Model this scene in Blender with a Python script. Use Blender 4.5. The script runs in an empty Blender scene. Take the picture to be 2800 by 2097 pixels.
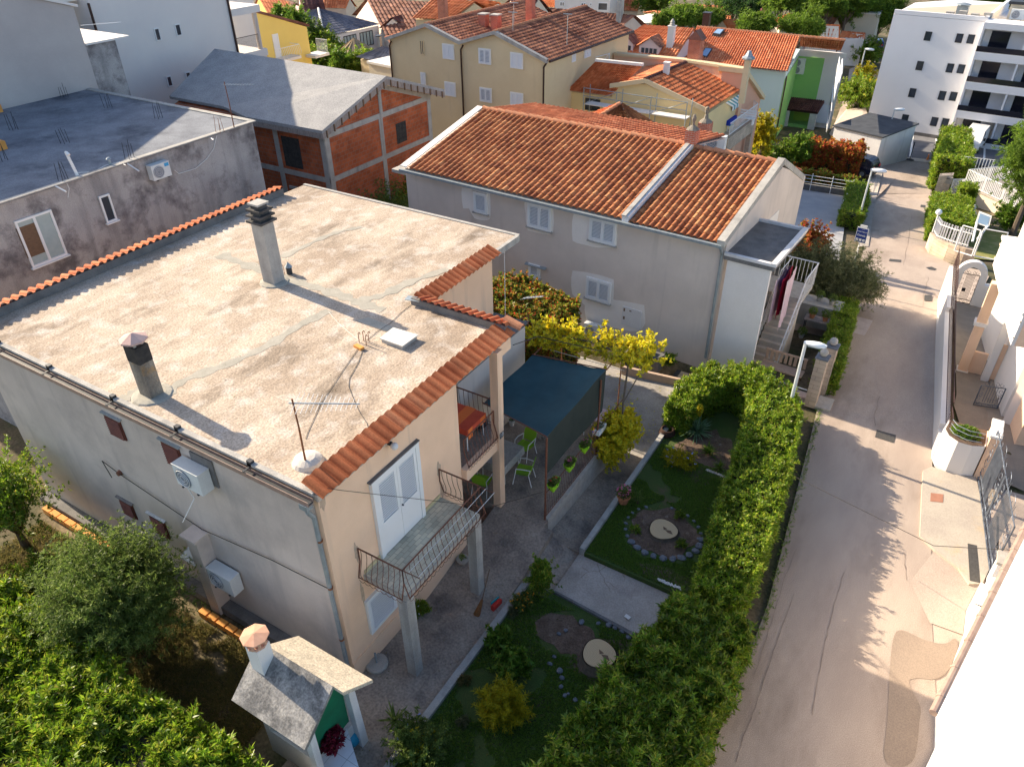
import bpy,math,random
import numpy as np
from mathutils import Matrix,Vector
random.seed(7);rng=np.random.default_rng(7)
sc=bpy.context.scene
COL=sc.collection
HC=15.0
FPX,PITCH,YAW,ROLL=2043.2554,math.radians(34.73358),math.radians(-31.59446),math.radians(-0.62887)
_f=np.array([math.sin(YAW)*math.cos(PITCH),math.cos(YAW)*math.cos(PITCH),-math.sin(PITCH)])
_r=np.array([math.cos(YAW),-math.sin(YAW),0.0]);_u=np.cross(_r,_f)
_r2=math.cos(ROLL)*_r+math.sin(ROLL)*_u;_u2=-math.sin(ROLL)*_r+math.cos(ROLL)*_u
RM=np.array([_r2,_u2,_f])
cd=bpy.data.cameras.new('camera');cam=bpy.data.objects.new('camera',cd);COL.objects.link(cam)
cd.sensor_width=36;cd.lens=36*FPX/2800;cd.clip_start=0.1;cd.clip_end=2000
M4=Matrix.Identity(4)
for i in range(3):
 M4[i][0]=_r2[i];M4[i][1]=_u2[i];M4[i][2]=-_f[i]
M4.translation=(0,0,HC);cam.matrix_world=M4
sc.camera=cam
SUN_AZ,SUN_EL=math.radians(-4.0),math.radians(26.5)
w=bpy.data.worlds.new('World');sc.world=w;w.use_nodes=True
nt=w.node_tree;sky=nt.nodes.new('ShaderNodeTexSky');sky.sky_type='NISHITA';sky.sun_disc=False
sky.sun_elevation=SUN_EL;sky.sun_rotation=math.radians(274)
sky.air_density=0.8;sky.dust_density=1.4;sky.ozone_density=0.8
bg=nt.nodes['Background'];nt.links.new(sky.outputs[0],bg.inputs[0]);bg.inputs[1].default_value=0.125
sd=bpy.data.lights.new('sun','SUN');so=bpy.data.objects.new('sun',sd);COL.objects.link(so)
sd.energy=4.9;sd.angle=math.radians(0.5);sd.color=(1.0,0.85,0.64)
so.rotation_euler=Vector((math.cos(SUN_EL)*math.cos(SUN_AZ),math.cos(SUN_EL)*math.sin(SUN_AZ),-math.sin(SUN_EL))).to_track_quat('-Z','Y').to_euler()
sc.view_settings.view_transform='Standard';sc.view_settings.look='None'
sc.view_settings.exposure=1.16;sc.view_settings.gamma=1.0;sc.view_settings.use_curve_mapping=False
sc.render.engine='CYCLES'
_Z=dict(a=(0,0,2.209),b=(1000,0,2.4544),c=(1900,0,2.4544),d=(0,700,2.4544),e=(0,1375,2.2956),f=(800,1100,3.156),g=(800,1572,3.156),h=(1300,700,2.4544),i=(1400,1300,2.0786),j=(2300,500,3.314),k=(2300,1000,2.762),l=(2000,1500,2.765),m=(1200,350,2.0109),n=(1250,950,3.314),o=(2000,300,2.762),p=(600,450,2.209),q=(600,0,3.6867),r=(1150,0,3.6867),s=(1700,0,3.6867),t=(2050,0,4.735),u=(1500,150,3.6867),v=(2500,350,4.143),w=(2550,700,3.684),x=(2050,620,3.315),S=(0,0,1))
def ray(k,x,y):
 a=_Z[k];X=a[0]+x/a[2];Y=a[1]+y/a[2]
 return RM.T@np.array([(X-1400)/FPX,-(Y-1048.5)/FPX,1.0])
O3=np.array([0,0,HC])
def GZ(k,x,y,h=0.0):d=ray(k,x,y);return O3+d*((h-HC)/d[2])
def GP(k,x,y,P,yaw):
 d=ray(k,x,y);n=np.array([-math.sin(math.radians(yaw)),math.cos(math.radians(yaw)),0])
 return O3+d*(np.dot(n,np.array([P[0],P[1],0])-O3*np.array([1,1,0]))/np.dot(n,d))
def GX(k,x,y,X):return GP(k,x,y,(X,0,0),90)
def GY(k,x,y,Y):return GP(k,x,y,(0,Y,0),0)
_TY=[-60,17,24,36.3,48.75,63,76.5,91,153,500];_TZ=[-0.6,-0.6,-0.6,-1.6,-3.75,-6.0,-7.5,-9.0,-10.5,-14.0]
def T(y):return float(np.interp(y,_TY,_TZ))
def GT(k,x,y,dz=0.0):
 d=ray(k,x,y);lo,hi=0.0,2000.0
 for _ in range(50):
  m=(lo+hi)/2;P=O3+d*m
  if P[2]>T(P[1])+dz:lo=m
  else:hi=m
 return O3+d*lo
def HT(k,x,y,B):
 d=ray(k,x,y);return HC+d[2]*math.hypot(B[0],B[1])/math.hypot(d[0],d[1])
def mat(name,c1,c2=None,scale=3.0,rough=0.85,fine=0.0,fscale=40.0,bump=0.0,c3=None,s3=0.6,t3=(0.5,0.7),metal=0.0,spec=0.3,stretch=(1,1,1),leaf=False,island=None,streak=None):
 m=bpy.data.materials.new(name);m.use_nodes=True;nt=m.node_tree;N=nt.nodes;L=nt.links
 b=N['Principled BSDF'];b.inputs['Roughness'].default_value=rough;b.inputs['Metallic'].default_value=metal
 b.inputs['Specular IOR Level'].default_value=spec
 geo=N.new('ShaderNodeNewGeometry');tc=N.new('ShaderNodeTexCoord')
 mp=N.new('ShaderNodeMapping');mp.inputs['Scale'].default_value=stretch;L.new(geo.outputs['Position'],mp.inputs[0])
 c2=c2 or c1
 if island:
  r=N.new('ShaderNodeValToRGB');r.color_ramp.interpolation='LINEAR'
  cols=island;els=r.color_ramp.elements
  els[0].position=0;els[0].color=(*cols[0],1);els[1].position=1;els[1].color=(*cols[-1],1)
  for i,c in enumerate(cols[1:-1]):e=els.new((i+1)/(len(cols)-1));e.color=(*c,1)
  L.new(geo.outputs['Random Per Island'],r.inputs[0]);cur=r.outputs[0]
  if c2!=c1:
   n1=N.new('ShaderNodeTexNoise');n1.inputs['Scale'].default_value=scale;n1.inputs['Detail'].default_value=4;L.new(mp.outputs[0],n1.inputs[0])
   mx=N.new('ShaderNodeMixRGB');mx.blend_type='MULTIPLY';mx.inputs[0].default_value=1
   rr=N.new('ShaderNodeValToRGB');rr.color_ramp.elements[0].position=.35;rr.color_ramp.elements[1].position=.65
   rr.color_ramp.elements[0].color=(*c1,1);rr.color_ramp.elements[1].color=(*c2,1);L.new(n1.outputs[0],rr.inputs[0])
   L.new(cur,mx.inputs[1]);L.new(rr.outputs[0],mx.inputs[2]);cur=mx.outputs[0]
 else:
  n1=N.new('ShaderNodeTexNoise');n1.inputs['Scale'].default_value=scale;n1.inputs['Detail'].default_value=6;n1.inputs['Roughness'].default_value=.62;L.new(mp.outputs[0],n1.inputs[0])
  rr=N.new('ShaderNodeValToRGB');rr.color_ramp.elements[0].position=.36;rr.color_ramp.elements[1].position=.64
  rr.color_ramp.elements[0].color=(*c1,1);rr.color_ramp.elements[1].color=(*c2,1);L.new(n1.outputs[0],rr.inputs[0]);cur=rr.outputs[0]
 if c3:
  n3=N.new('ShaderNodeTexNoise');n3.inputs['Scale'].default_value=s3;n3.inputs['Detail'].default_value=7;n3.inputs['Roughness'].default_value=.65;L.new(mp.outputs[0],n3.inputs[0])
  r3=N.new('ShaderNodeValToRGB');r3.color_ramp.elements[0].position=t3[0];r3.color_ramp.elements[1].position=t3[1];L.new(n3.outputs[0],r3.inputs[0])
  mx=N.new('ShaderNodeMixRGB');L.new(r3.outputs[0],mx.inputs[0]);L.new(cur,mx.inputs[1]);mx.inputs[2].default_value=(*c3,1);cur=mx.outputs[0]
 if streak:
  ms=N.new('ShaderNodeMapping');ms.inputs['Scale'].default_value=(2.2,2.2,.22);L.new(geo.outputs['Position'],ms.inputs[0])
  ns=N.new('ShaderNodeTexNoise');ns.inputs['Scale'].default_value=1.0;ns.inputs['Detail'].default_value=5;L.new(ms.outputs[0],ns.inputs[0])
  rs=N.new('ShaderNodeValToRGB');rs.color_ramp.elements[0].position=streak[1];rs.color_ramp.elements[1].position=min(1,streak[1]+.22);L.new(ns.outputs[0],rs.inputs[0])
  mm=N.new('ShaderNodeMath');mm.operation='MULTIPLY';L.new(rs.outputs[0],mm.inputs[0]);mm.inputs[1].default_value=streak[2]if len(streak)>2 else.6
  mx=N.new('ShaderNodeMixRGB');L.new(mm.outputs[0],mx.inputs[0]);L.new(cur,mx.inputs[1]);mx.inputs[2].default_value=(*streak[0],1);cur=mx.outputs[0]
 if fine>0:
  nf=N.new('ShaderNodeTexNoise');nf.inputs['Scale'].default_value=fscale;nf.inputs['Detail'].default_value=3;L.new(geo.outputs['Position'],nf.inputs[0])
  mr=N.new('ShaderNodeMapRange');mr.inputs[1].default_value=.3;mr.inputs[2].default_value=.7;mr.inputs[3].default_value=1-fine;mr.inputs[4].default_value=1+fine;L.new(nf.outputs[0],mr.inputs[0])
  mx=N.new('ShaderNodeMixRGB');mx.blend_type='MULTIPLY';mx.inputs[0].default_value=1;L.new(cur,mx.inputs[1]);L.new(mr.outputs[0],mx.inputs[2]);cur=mx.outputs[0]
 L.new(cur,b.inputs['Base Color'])
 if bump>0:
  nb=N.new('ShaderNodeTexNoise');nb.inputs['Scale'].default_value=fscale*.6;nb.inputs['Detail'].default_value=5;L.new(geo.outputs['Position'],nb.inputs[0])
  bp=N.new('ShaderNodeBump');bp.inputs['Strength'].default_value=bump;bp.inputs['Distance'].default_value=.02;L.new(nb.outputs[0],bp.inputs['Height']);L.new(bp.outputs[0],b.inputs['Normal'])
 if leaf:
  tr=N.new('ShaderNodeBsdfTranslucent');L.new(cur,tr.inputs[0]);mxs=N.new('ShaderNodeMixShader');mxs.inputs[0].default_value=.52
  L.new(b.outputs[0],mxs.inputs[1]);L.new(tr.outputs[0],mxs.inputs[2]);L.new(mxs.outputs[0],N['Material Output'].inputs[0])
 return m
def brickmat(name,c1,c2,mortar,bw,bh,msize=.02,rough=.9,offs=.5,axis='xz',patch=None,bump=.4):
 m=bpy.data.materials.new(name);m.use_nodes=True;nt=m.node_tree;N=nt.nodes;L=nt.links
 b=N['Principled BSDF'];b.inputs['Roughness'].default_value=rough;b.inputs['Specular IOR Level'].default_value=.25
 g=N.new('ShaderNodeNewGeometry');s=N.new('ShaderNodeSeparateXYZ');L.new(g.outputs['Position'],s.inputs[0])
 cmb=N.new('ShaderNodeCombineXYZ')
 if axis=='xz':
  ad=N.new('ShaderNodeMath');ad.operation='ADD';L.new(s.outputs[0],ad.inputs[0]);L.new(s.outputs[1],ad.inputs[1]);L.new(ad.outputs[0],cmb.inputs[0]);L.new(s.outputs[2],cmb.inputs[1])
 else:
  L.new(s.outputs[0 if axis=='xy' else 1],cmb.inputs[0]);L.new(s.outputs[1 if axis=='xy' else 0],cmb.inputs[1])
 t=N.new('ShaderNodeTexBrick');t.inputs['Scale'].default_value=1;t.inputs['Brick Width'].default_value=bw;t.inputs['Row Height'].default_value=bh
 t.inputs['Mortar Size'].default_value=msize;t.inputs['Mortar Smooth'].default_value=.3;t.offset=offs;t.inputs['Color1'].default_value=(*c1,1);t.inputs['Color2'].default_value=(*c2,1);t.inputs['Mortar'].default_value=(*mortar,1)
 L.new(cmb.outputs[0],t.inputs[0]);cur=t.outputs[0]
 n=N.new('ShaderNodeTexNoise');n.inputs['Scale'].default_value=1.3;n.inputs['Detail'].default_value=6;L.new(g.outputs['Position'],n.inputs[0])
 mr=N.new('ShaderNodeMapRange');mr.inputs[1].default_value=.3;mr.inputs[2].default_value=.7;mr.inputs[3].default_value=.72;mr.inputs[4].default_value=1.2;L.new(n.outputs[0],mr.inputs[0])
 mx=N.new('ShaderNodeMixRGB');mx.blend_type='MULTIPLY';mx.inputs[0].default_value=1;L.new(cur,mx.inputs[1]);L.new(mr.outputs[0],mx.inputs[2]);L.new(mx.outputs[0],b.inputs[0])
 bp=N.new('ShaderNodeBump');bp.inputs['Strength'].default_value=bump;bp.inputs['Distance'].default_value=.02;bp.invert=True;L.new(t.outputs['Fac'],bp.inputs['Height']);L.new(bp.outputs[0],b.inputs['Normal'])
 return m
class MB:
 def __init__(s):s.v=[];s.f=[]
 def ob(s,P,U,V,W):
  P,U,V,W=(np.array(a,float)for a in(P,U,V,W));n=len(s.v)
  for c in((0,0,0),(1,0,0),(1,1,0),(0,1,0),(0,0,1),(1,0,1),(1,1,1),(0,1,1)):s.v.append(tuple(P+U*c[0]+V*c[1]+W*c[2]))
  fl=np.dot(np.cross(U,V),W)<0
  for q in((0,3,2,1),(4,5,6,7),(0,1,5,4),(1,2,6,5),(2,3,7,6),(3,0,4,7)):s.f.append(tuple(n+i for i in(q[::-1]if fl else q)))
  return s
 def box(s,x0,y0,z0,x1,y1,z1):return s.ob((x0,y0,z0),(x1-x0,0,0),(0,y1-y0,0),(0,0,z1-z0))
 def poly(s,pts):n=len(s.v);s.v+=[tuple(map(float,p))for p in pts];s.f.append(tuple(range(n,n+len(pts))));return s
 def prism(s,pts,z0,z1):
  f0=z0 if callable(z0)else(lambda x,y:z0);f1=z1 if callable(z1)else(lambda x,y:z1)
  a=sum(pts[i][0]*pts[(i+1)%len(pts)][1]-pts[(i+1)%len(pts)][0]*pts[i][1]for i in range(len(pts)))
  if a<0:pts=pts[::-1]
  n=len(s.v);k=len(pts)
  s.v+=[(p[0],p[1],f0(p[0],p[1]))for p in pts]+[(p[0],p[1],f1(p[0],p[1]))for p in pts]
  s.f.append(tuple(range(n+k-1,n-1,-1)));s.f.append(tuple(range(n+k,n+2*k)))
  for i in range(k):j=(i+1)%k;s.f.append((n+i,n+j,n+k+j,n+k+i))
  return s
 def ext(s,pts,D):
  n=len(s.v);k=len(pts);D=np.array(D,float)
  s.v+=[tuple(map(float,p))for p in pts]+[tuple(np.array(p,float)+D)for p in pts]
  s.f.append(tuple(range(n+k-1,n-1,-1)));s.f.append(tuple(range(n+k,n+2*k)))
  for i in range(k):j=(i+1)%k;s.f.append((n+i,n+j,n+k+j,n+k+i))
  return s
 def cyl(s,a,b,r0,r1=None,seg=8,cap=True,rot=0.0):
  r1=r0 if r1 is None else r1;a=np.array(a,float);b=np.array(b,float);d=b-a;d=d/(np.linalg.norm(d)+1e-9)
  h=np.array([0,0,1.])if abs(d[2])<.9 else np.array([1.,0,0]);u=np.cross(h,d);u/=np.linalg.norm(u);w=np.cross(d,u);n=len(s.v)
  for c,r in((a,r0),(b,r1)):
   for i in range(seg):t=2*math.pi*i/seg+rot;s.v.append(tuple(c+r*(math.cos(t)*u+math.sin(t)*w)))
  for i in range(seg):j=(i+1)%seg;s.f.append((n+i,n+j,n+seg+j,n+seg+i))
  if cap:s.f.append(tuple(range(n+seg-1,n-1,-1)));s.f.append(tuple(range(n+seg,n+2*seg)))
  return s
 def tube(s,pts,r,seg=6):
  for a,b in zip(pts[:-1],pts[1:]):s.cyl(a,b,r,r,seg)
  return s
 def lathe(s,c,prof,seg=16,ax=None):
  n=len(s.v);k=len(prof)
  for r,zz in prof:
   for i in range(seg):t=2*math.pi*i/seg;s.v.append((c[0]+r*math.cos(t),c[1]+r*math.sin(t),c[2]+zz))
  for j in range(k-1):
   for i in range(seg):i2=(i+1)%seg;s.f.append((n+j*seg+i,n+j*seg+i2,n+(j+1)*seg+i2,n+(j+1)*seg+i))
  s.f.append(tuple(n+i for i in range(seg-1,-1,-1)));s.f.append(tuple(n+(k-1)*seg+i for i in range(seg)))
  return s
 def blob(s,c,rx,ry,rz,seg=12,rings=8,jit=0.0,sd=0):
  rr=random.Random(sd);n=len(s.v)
  for j in range(rings+1):
   ph=math.pi*j/rings
   for i in range(seg):
    t=2*math.pi*i/seg;q=1+(rr.uniform(-jit,jit)if 0<j<rings else 0)
    s.v.append((c[0]+rx*q*math.sin(ph)*math.cos(t),c[1]+ry*q*math.sin(ph)*math.sin(t),c[2]-rz*q*math.cos(ph)))
  for j in range(rings):
   for i in range(seg):i2=(i+1)%seg;s.f.append((n+j*seg+i,n+j*seg+i2,n+(j+1)*seg+i2,n+(j+1)*seg+i))
  return s
 def tiles(s,A,B,C,D,nc,nr,amp=.05,seg=6,lip=.025):
  A,B,C,D=(np.array(p,float)for p in(A,B,C,D))
  nrm=np.cross(B-A,D-A);nrm/=np.linalg.norm(nrm)
  if nrm[2]<0:nrm=-nrm
  us=np.linspace(0,1,seg+1);hs=np.where((us>.12)&(us<.88),np.sin(np.clip((us-.12)/.76,0,1)*math.pi)**.7,0)*amp
  for i in range(nc):
   for j in range(nr):
    jj=random.uniform(-.12,.12)*lip;n=len(s.v)
    for v,dz in((j/nr,lip*.2),(j/nr,lip*1.0),(min(1,(j+1.12)/nr),0.0)):
     for u,h in zip(us,hs):
      U=(i+u)/nc;p=(A*(1-U)+B*U)*(1-v)+(D*(1-U)+C*U)*v
      s.v.append(tuple(p+nrm*(h+dz+jj-.004)))
    k=seg+1
    for r in range(2):
     for q in range(seg):s.f.append((n+r*k+q,n+r*k+q+1,n+(r+1)*k+q+1,n+(r+1)*k+q))
  return s
 def ridge(s,P,Q,n,r=.1,seg=6,knob=1.18):
  P=np.array(P,float);Q=np.array(Q,float);d=(Q-P)/n;dn=d/np.linalg.norm(d);side=np.cross(dn,[0,0,1]);side/=np.linalg.norm(side);up=np.cross(side,dn)
  for i in range(n):
   m=len(s.v)
   for t,q in((0,knob),(1.08,1.0)):
    for a in range(seg+1):th=math.pi*a/seg;s.v.append(tuple(P+d*(i+t)+side*(r*q*math.cos(th))+up*(r*q*math.sin(th)+(.02 if t==0 else 0)-.02)))
   k=seg+1
   for a in range(seg):s.f.append((m+a,m+a+1,m+k+a+1,m+k+a))
   s.f.append(tuple(range(m,m+k)))
  return s
ROOT={}
def mtx(loc,rz):return Matrix.Translation(Vector(loc))@Matrix.Rotation(rz,4,'Z')
def tag(o,label=None,cat=None,group=None,kind=None):
 if label:o['label']=label
 if cat:o['category']=cat
 if group:o['group']=group
 if kind:o['kind']=kind
 return o
def thing(name,label,cat,loc=(0,0,0),rz=0.0,group=None):
 o=bpy.data.objects.new(name,None);COL.objects.link(o);o.empty_display_size=.2
 o.location=tuple(map(float,loc));o.rotation_euler=(0,0,rz);ROOT[o]=mtx(loc,rz);return tag(o,label,cat,group)
def mkmesh(name,v,f,m,smooth=False):
 me=bpy.data.meshes.new(name);me.from_pydata([tuple(p)for p in v],[],f);me.update()
 if m:me.materials.append(m)
 if smooth:me.polygons.foreach_set('use_smooth',[True]*len(me.polygons))
 return me
def part(mb,name,m,parent,local=False,label=None,smooth=False):
 v=np.array(mb.v,float).reshape(-1,3)
 par=parent
 base=np.zeros(3);Mw=ROOT[par]
 if not local:
  Mi=np.array(Mw.inverted());v=v@Mi[:3,:3].T+Mi[:3,3]
 off=(v.min(0)+v.max(0))/2;off[2]=v[:,2].min()
 o=bpy.data.objects.new(name,mkmesh(name,v-off,mb.f,m,smooth));COL.objects.link(o);o.parent=par;o.location=tuple(off)
 ROOT[o]=Mw@Matrix.Translation(Vector(off))
 if label:o['label']=label
 return o
def solo(mb,name,m,label=None,cat=None,group=None,kind=None,smooth=False):
 v=np.array(mb.v,float).reshape(-1,3);off=(v.min(0)+v.max(0))/2;off[2]=v[:,2].min()
 o=bpy.data.objects.new(name,mkmesh(name,v-off,mb.f,m,smooth));COL.objects.link(o);o.location=tuple(off);ROOT[o]=Matrix.Translation(Vector(off))
 return tag(o,label,cat,group,kind)
def copy_tree(o,parent=None):
 c=o.copy();COL.objects.link(c)
 if parent:c.parent=parent
 for ch in list(o.children):copy_tree(ch,c)
 return c
def place(o,loc,rz=0.0,label=None):
 o.location=tuple(map(float,loc));o.rotation_euler=(0,0,rz)
 if label:o['label']=label
 return o
def unit(a):return a/(np.linalg.norm(a,axis=-1,keepdims=True)+1e-9)
def leaves(C,A,k,L,W,lo=.5,hi=1.2,curl=.15):
 C=np.repeat(C,k,0);A=unit(np.repeat(A,k,0));n=len(C)
 R=unit(rng.normal(size=(n,3)));P=unit(np.cross(A,R));th=rng.uniform(lo,hi,(n,1))
 D=A*np.cos(th)+P*np.sin(th);S=unit(np.cross(D,unit(A+.6*rng.normal(size=(n,3)))));ln=L*rng.uniform(.45,1.5,(n,1));wd=W*rng.uniform(.8,1.2,(n,1))
 N=np.cross(D,S)
 v=np.stack([C,C+D*ln*.5+S*wd*.5,C+D*ln+N*ln*curl,C+D*ln*.5-S*wd*.5],1).reshape(-1,3)
 return v
def leafmesh(name,v,m):
 n=len(v)//4;me=bpy.data.meshes.new(name);me.vertices.add(len(v));me.vertices.foreach_set('co',v.astype(np.float32).ravel())
 me.loops.add(4*n);me.loops.foreach_set('vertex_index',np.arange(4*n,dtype=np.int32));me.polygons.add(n)
 me.polygons.foreach_set('loop_start',np.arange(0,4*n,4,dtype=np.int32));me.polygons.foreach_set('loop_total',np.full(n,4,np.int32));me.update(calc_edges=True)
 me.materials.append(m);return me
def leafpart(name,v,m,parent,label=None):
 Mi=np.array(ROOT[parent].inverted());v=v@Mi[:3,:3].T+Mi[:3,3]
 o=bpy.data.objects.new(name,leafmesh(name,v,m));COL.objects.link(o);o.parent=parent;ROOT[o]=ROOT[parent]
 if label:o['label']=label
 return o
def lump(P,s=1.0,ph=0.0):
 x,y,z=P[:,0]*s+ph,P[:,1]*s+ph*1.7,P[:,2]*s
 return(np.sin(1.7*x+1.3*np.sin(2.1*y+z))+np.sin(2.3*y+1.1*np.sin(1.9*x-z))+np.sin(2.9*z+1.7*np.sin(x+y)))/3
def ball(n,c,r,shell=.55):
 d=unit(rng.normal(size=(n,3)));q=rng.uniform(shell**3,1,(n,1))**(1/3);return np.array(c)+d*q*np.array(r),d
def hedge(name,label,path,width,h,m,z0=None,n=9000,k=6,L=.1,W=.04,group=None,side=True,lumpy=.12,cat='hedge',twig=None,core=True):
 z0f=z0 if callable(z0)else(lambda y:(z0 or 0.0))
 path=np.array(path,float);seg=np.linalg.norm(np.diff(path,axis=0),axis=1);cum=np.r_[0,np.cumsum(seg)];tot=cum[-1]
 mid=path[len(path)//2];root=thing(name,label,cat,(mid[0],mid[1],z0f(mid[1])),0,group)
 def at(s,o):
  i=np.clip(np.searchsorted(cum,s,'right')-1,0,len(seg)-1);t=(s-cum[i])/seg[i];d=(path[i+1]-path[i])/seg[i][:,None]
  return path[i]*(1-t)[:,None]+path[i+1]*t[:,None]+np.stack([-d[:,1],d[:,0]],1)*o[:,None],d
 def hw(s):return(width/2 if not isinstance(width,(list,tuple))else np.interp(s/tot,np.linspace(0,1,len(width)),width)/2)
 def hh(s):return(h if not isinstance(h,(list,tuple))else np.interp(s/tot,np.linspace(0,1,len(h)),h))
 at_top=tot*np.mean(width);at_side=tot*np.mean(h)*2;nt_=int(n*at_top/(at_top+at_side));ns=n-nt_
 s=rng.uniform(0,tot,n);top=np.arange(n)<nt_;o=rng.uniform(-1,1,n)*hw(s);sd_=np.where(rng.random(n)<.5,-1,1);o=np.where(top,o,sd_*hw(s))
 xy,d=at(s,o);zr=np.where(top,1.0,rng.uniform(0.0,1.0,n));zz=np.array([z0f(q)for q in xy[:,1]])+zr*hh(s)
 P=np.c_[xy,zz];nrm2=np.stack([-d[:,1],d[:,0]],1)
 A=np.where(top[:,None],np.c_[nrm2*0,np.ones(n)],np.c_[nrm2*sd_[:,None],np.full(n,.35)])
 e=np.clip(np.abs(o)/hw(s),0,1);P[:,2]-=np.where(top,(e**4)*.12,0)
 P=P+unit(A)*(lump(P,1.9)*lumpy+lump(P,5.0,2.)*lumpy*.45-lumpy*.6)[:,None]+rng.normal(size=(n,3))*.03
 for(pt,dr,ss)in((path[0],-(path[1]-path[0])/seg[0],0.0),(path[-1],(path[-1]-path[-2])/seg[-1],tot)):
  m_=int(n*.04)+20;wv=float(np.asarray(hw(np.array([ss]))).ravel()[0]);hv=float(np.asarray(hh(np.array([ss]))).ravel()[0]);tt=rng.uniform(-1,1,m_);pr=np.array([-dr[1],dr[0]])
  Q=np.c_[pt+pr*(tt*wv)[:,None]+dr*rng.uniform(-.05,.08,m_)[:,None],z0f(pt[1])+rng.uniform(0,1,m_)*hv];P=np.r_[P,Q];A=np.r_[A,np.tile([dr[0],dr[1],.35],(m_,1))]
 A=unit(A)+rng.normal(size=A.shape)*.28+np.array([0,0,.25])
 gap=lump(P,3.1,5.)+.6*lump(P,7.,2.)<1.05;P,A=P[gap],A[gap]
 pick=rng.integers(len(P),size=int(n*.05));b0,d0=P[pick],unit(A[pick]+np.array([0,0,.9])+rng.normal(size=(len(pick),3))*.3);ls=rng.uniform(.8,2.6,(len(pick),1))*L
 for q in(.3,.55,.8,1.0):P=np.r_[P,b0+d0*ls*q];A=np.r_[A,d0*1.5]
 leafpart('foliage',leaves(P,A,k,L,W),m,root)
 if core:
  mb=MB()
  for i in range(len(seg)):
   dd=(path[i+1]-path[i])/seg[i];nn=np.array([-dd[1],dd[0]]);w0=(float(np.ravel(hw(np.array([cum[i]])))[0])-.13);w1=(float(np.ravel(hw(np.array([cum[i+1]])))[0])-.13)
   a,b_=path[i]-dd*(.0 if i else-.1),path[i+1]+dd*(.08 if i<len(seg)-1 else-.1)
   h0=float(np.ravel(hh(np.array([cum[i]])))[0])-.2;h1=float(np.ravel(hh(np.array([cum[i+1]])))[0])-.2;za,zb=z0f(a[1])-.05,z0f(b_[1])-.05;q=len(mb.v)
   for pt,wv,zz_,hv in((a,w0,za,h0),(b_,w1,zb,h1)):
    for sg in(-1,1):mb.v+=[(pt[0]+nn[0]*wv*sg,pt[1]+nn[1]*wv*sg,zz_),(pt[0]+nn[0]*wv*sg,pt[1]+nn[1]*wv*sg,zz_+hv+i*.003)]
   for fc in((0,1,3,2),(4,6,7,5),(0,4,5,1),(2,3,7,6),(1,5,7,3),(0,2,6,4)):mb.f.append(tuple(q+t for t in fc))
  part(mb,'branches',MT['twigs'],root)  # solid dark filler added inside the leaves against see-through, not real branches
 return root
def bush(name,label,c,r,m,n=1500,k=5,L=.08,W=.035,cat='shrub',group=None,lumps=7,trunk=None,up=.4,shell=.5,twigs=12,lump_r=.55,barkm=None,fl=None,shoots=.45):
 root=thing(name,label,cat,(c[0],c[1],c[2]),0,group);r=np.array(r,float)
 cc=np.array([c[0],c[1],c[2]+(trunk or 0)+r[2]]);Ps=[];As=[]
 for i in range(lumps):
  d=unit(rng.normal(size=3));d[2]=abs(d[2])*.9-.25;lc=cc+d*r*(1-lump_r)*rng.uniform(.7,1.1);lr=r*lump_r*rng.uniform(.7,1.1);p,a=ball(int(n*(1-shoots*.6))//lumps,lc,lr,shell);Ps.append(p);As.append(a*.8+d*.5)
 ns_=max(8,int(n*shoots/14));q_,d_=ball(ns_,cc,r*.55,.2);d_=unit(d_+np.array([0,0,up*.7])+rng.normal(size=d_.shape)*.25)
 for s_ in np.linspace(.1,1,14):Ps.append(q_+d_*r.mean()*s_*rng.uniform(.55,.85,(ns_,1))+rng.normal(size=q_.shape)*.012*r.mean());As.append(d_*1.6)
 P=np.concatenate(Ps);A=np.concatenate(As);P+=rng.normal(size=P.shape)*.02*r.mean();A=A+np.array([0,0,up])+rng.normal(size=A.shape)*.25
 leafpart('foliage',leaves(P,A,k,L,W),m,root)
 mb=MB();g=np.array([c[0],c[1],c[2]-.05])
 for i in range(twigs):
  t=P[rng.integers(len(P))];mid=g*.5+t*.5+rng.normal(size=3)*.08*r.mean();mid[2]=max(mid[2],g[2]+.1);r0=.05*r.mean()**.7 if trunk else.03*r.mean()**.5
  if trunk:b0=np.array([c[0],c[1],c[2]+trunk*.8]);mb.cyl(b0,(b0*.5+t*.5),r0*.6,r0*.35,5);mb.cyl((b0*.5+t*.5),t,r0*.35,r0*.1,4)
  else:mb.cyl(g,mid,r0*.5,r0*.3,4);mb.cyl(mid,t,r0*.3,r0*.1,4)
 if trunk:mb.cyl(g,(c[0],c[1],c[2]+trunk),.085*r.mean(),.06*r.mean(),7)
 part(mb,'trunk' if trunk else 'branches',barkm or MT['bark'],root)
 if fl is not None:
  idx=rng.integers(len(P),size=fl[1]);top=P[idx];top=top[np.argsort(-top[:,2])][:fl[1]]
  leafpart('flowers',leaves(top+unit(A[idx])*.04,A[idx]*0+np.array([0,0,1.]),5,fl[2],fl[2]*.8,1.0,1.5),fl[0],root)
 return root
MT={}
def mk(k,*a,**kw):MT[k]=mat(k,*a,**kw);return MT[k]
mk('roof concrete',(.52,.425,.33),(.35,.27,.20),.8,.9,fine=.30,fscale=24,bump=.7,c3=(.19,.145,.105),s3=.75,t3=(.52,.70),streak=((.62,.56,.50),.50,.6),stretch=(1.3,.45,1))
mk('roof screed',(.40,.37,.31),(.32,.30,.25),3,.9,fine=.12,bump=.2)
mk('peach stucco',(.90,.62,.42),(.84,.57,.38),1.2,.9,fine=.05,fscale=60,bump=.15,streak=((.42,.31,.24),.58,.6))
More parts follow.
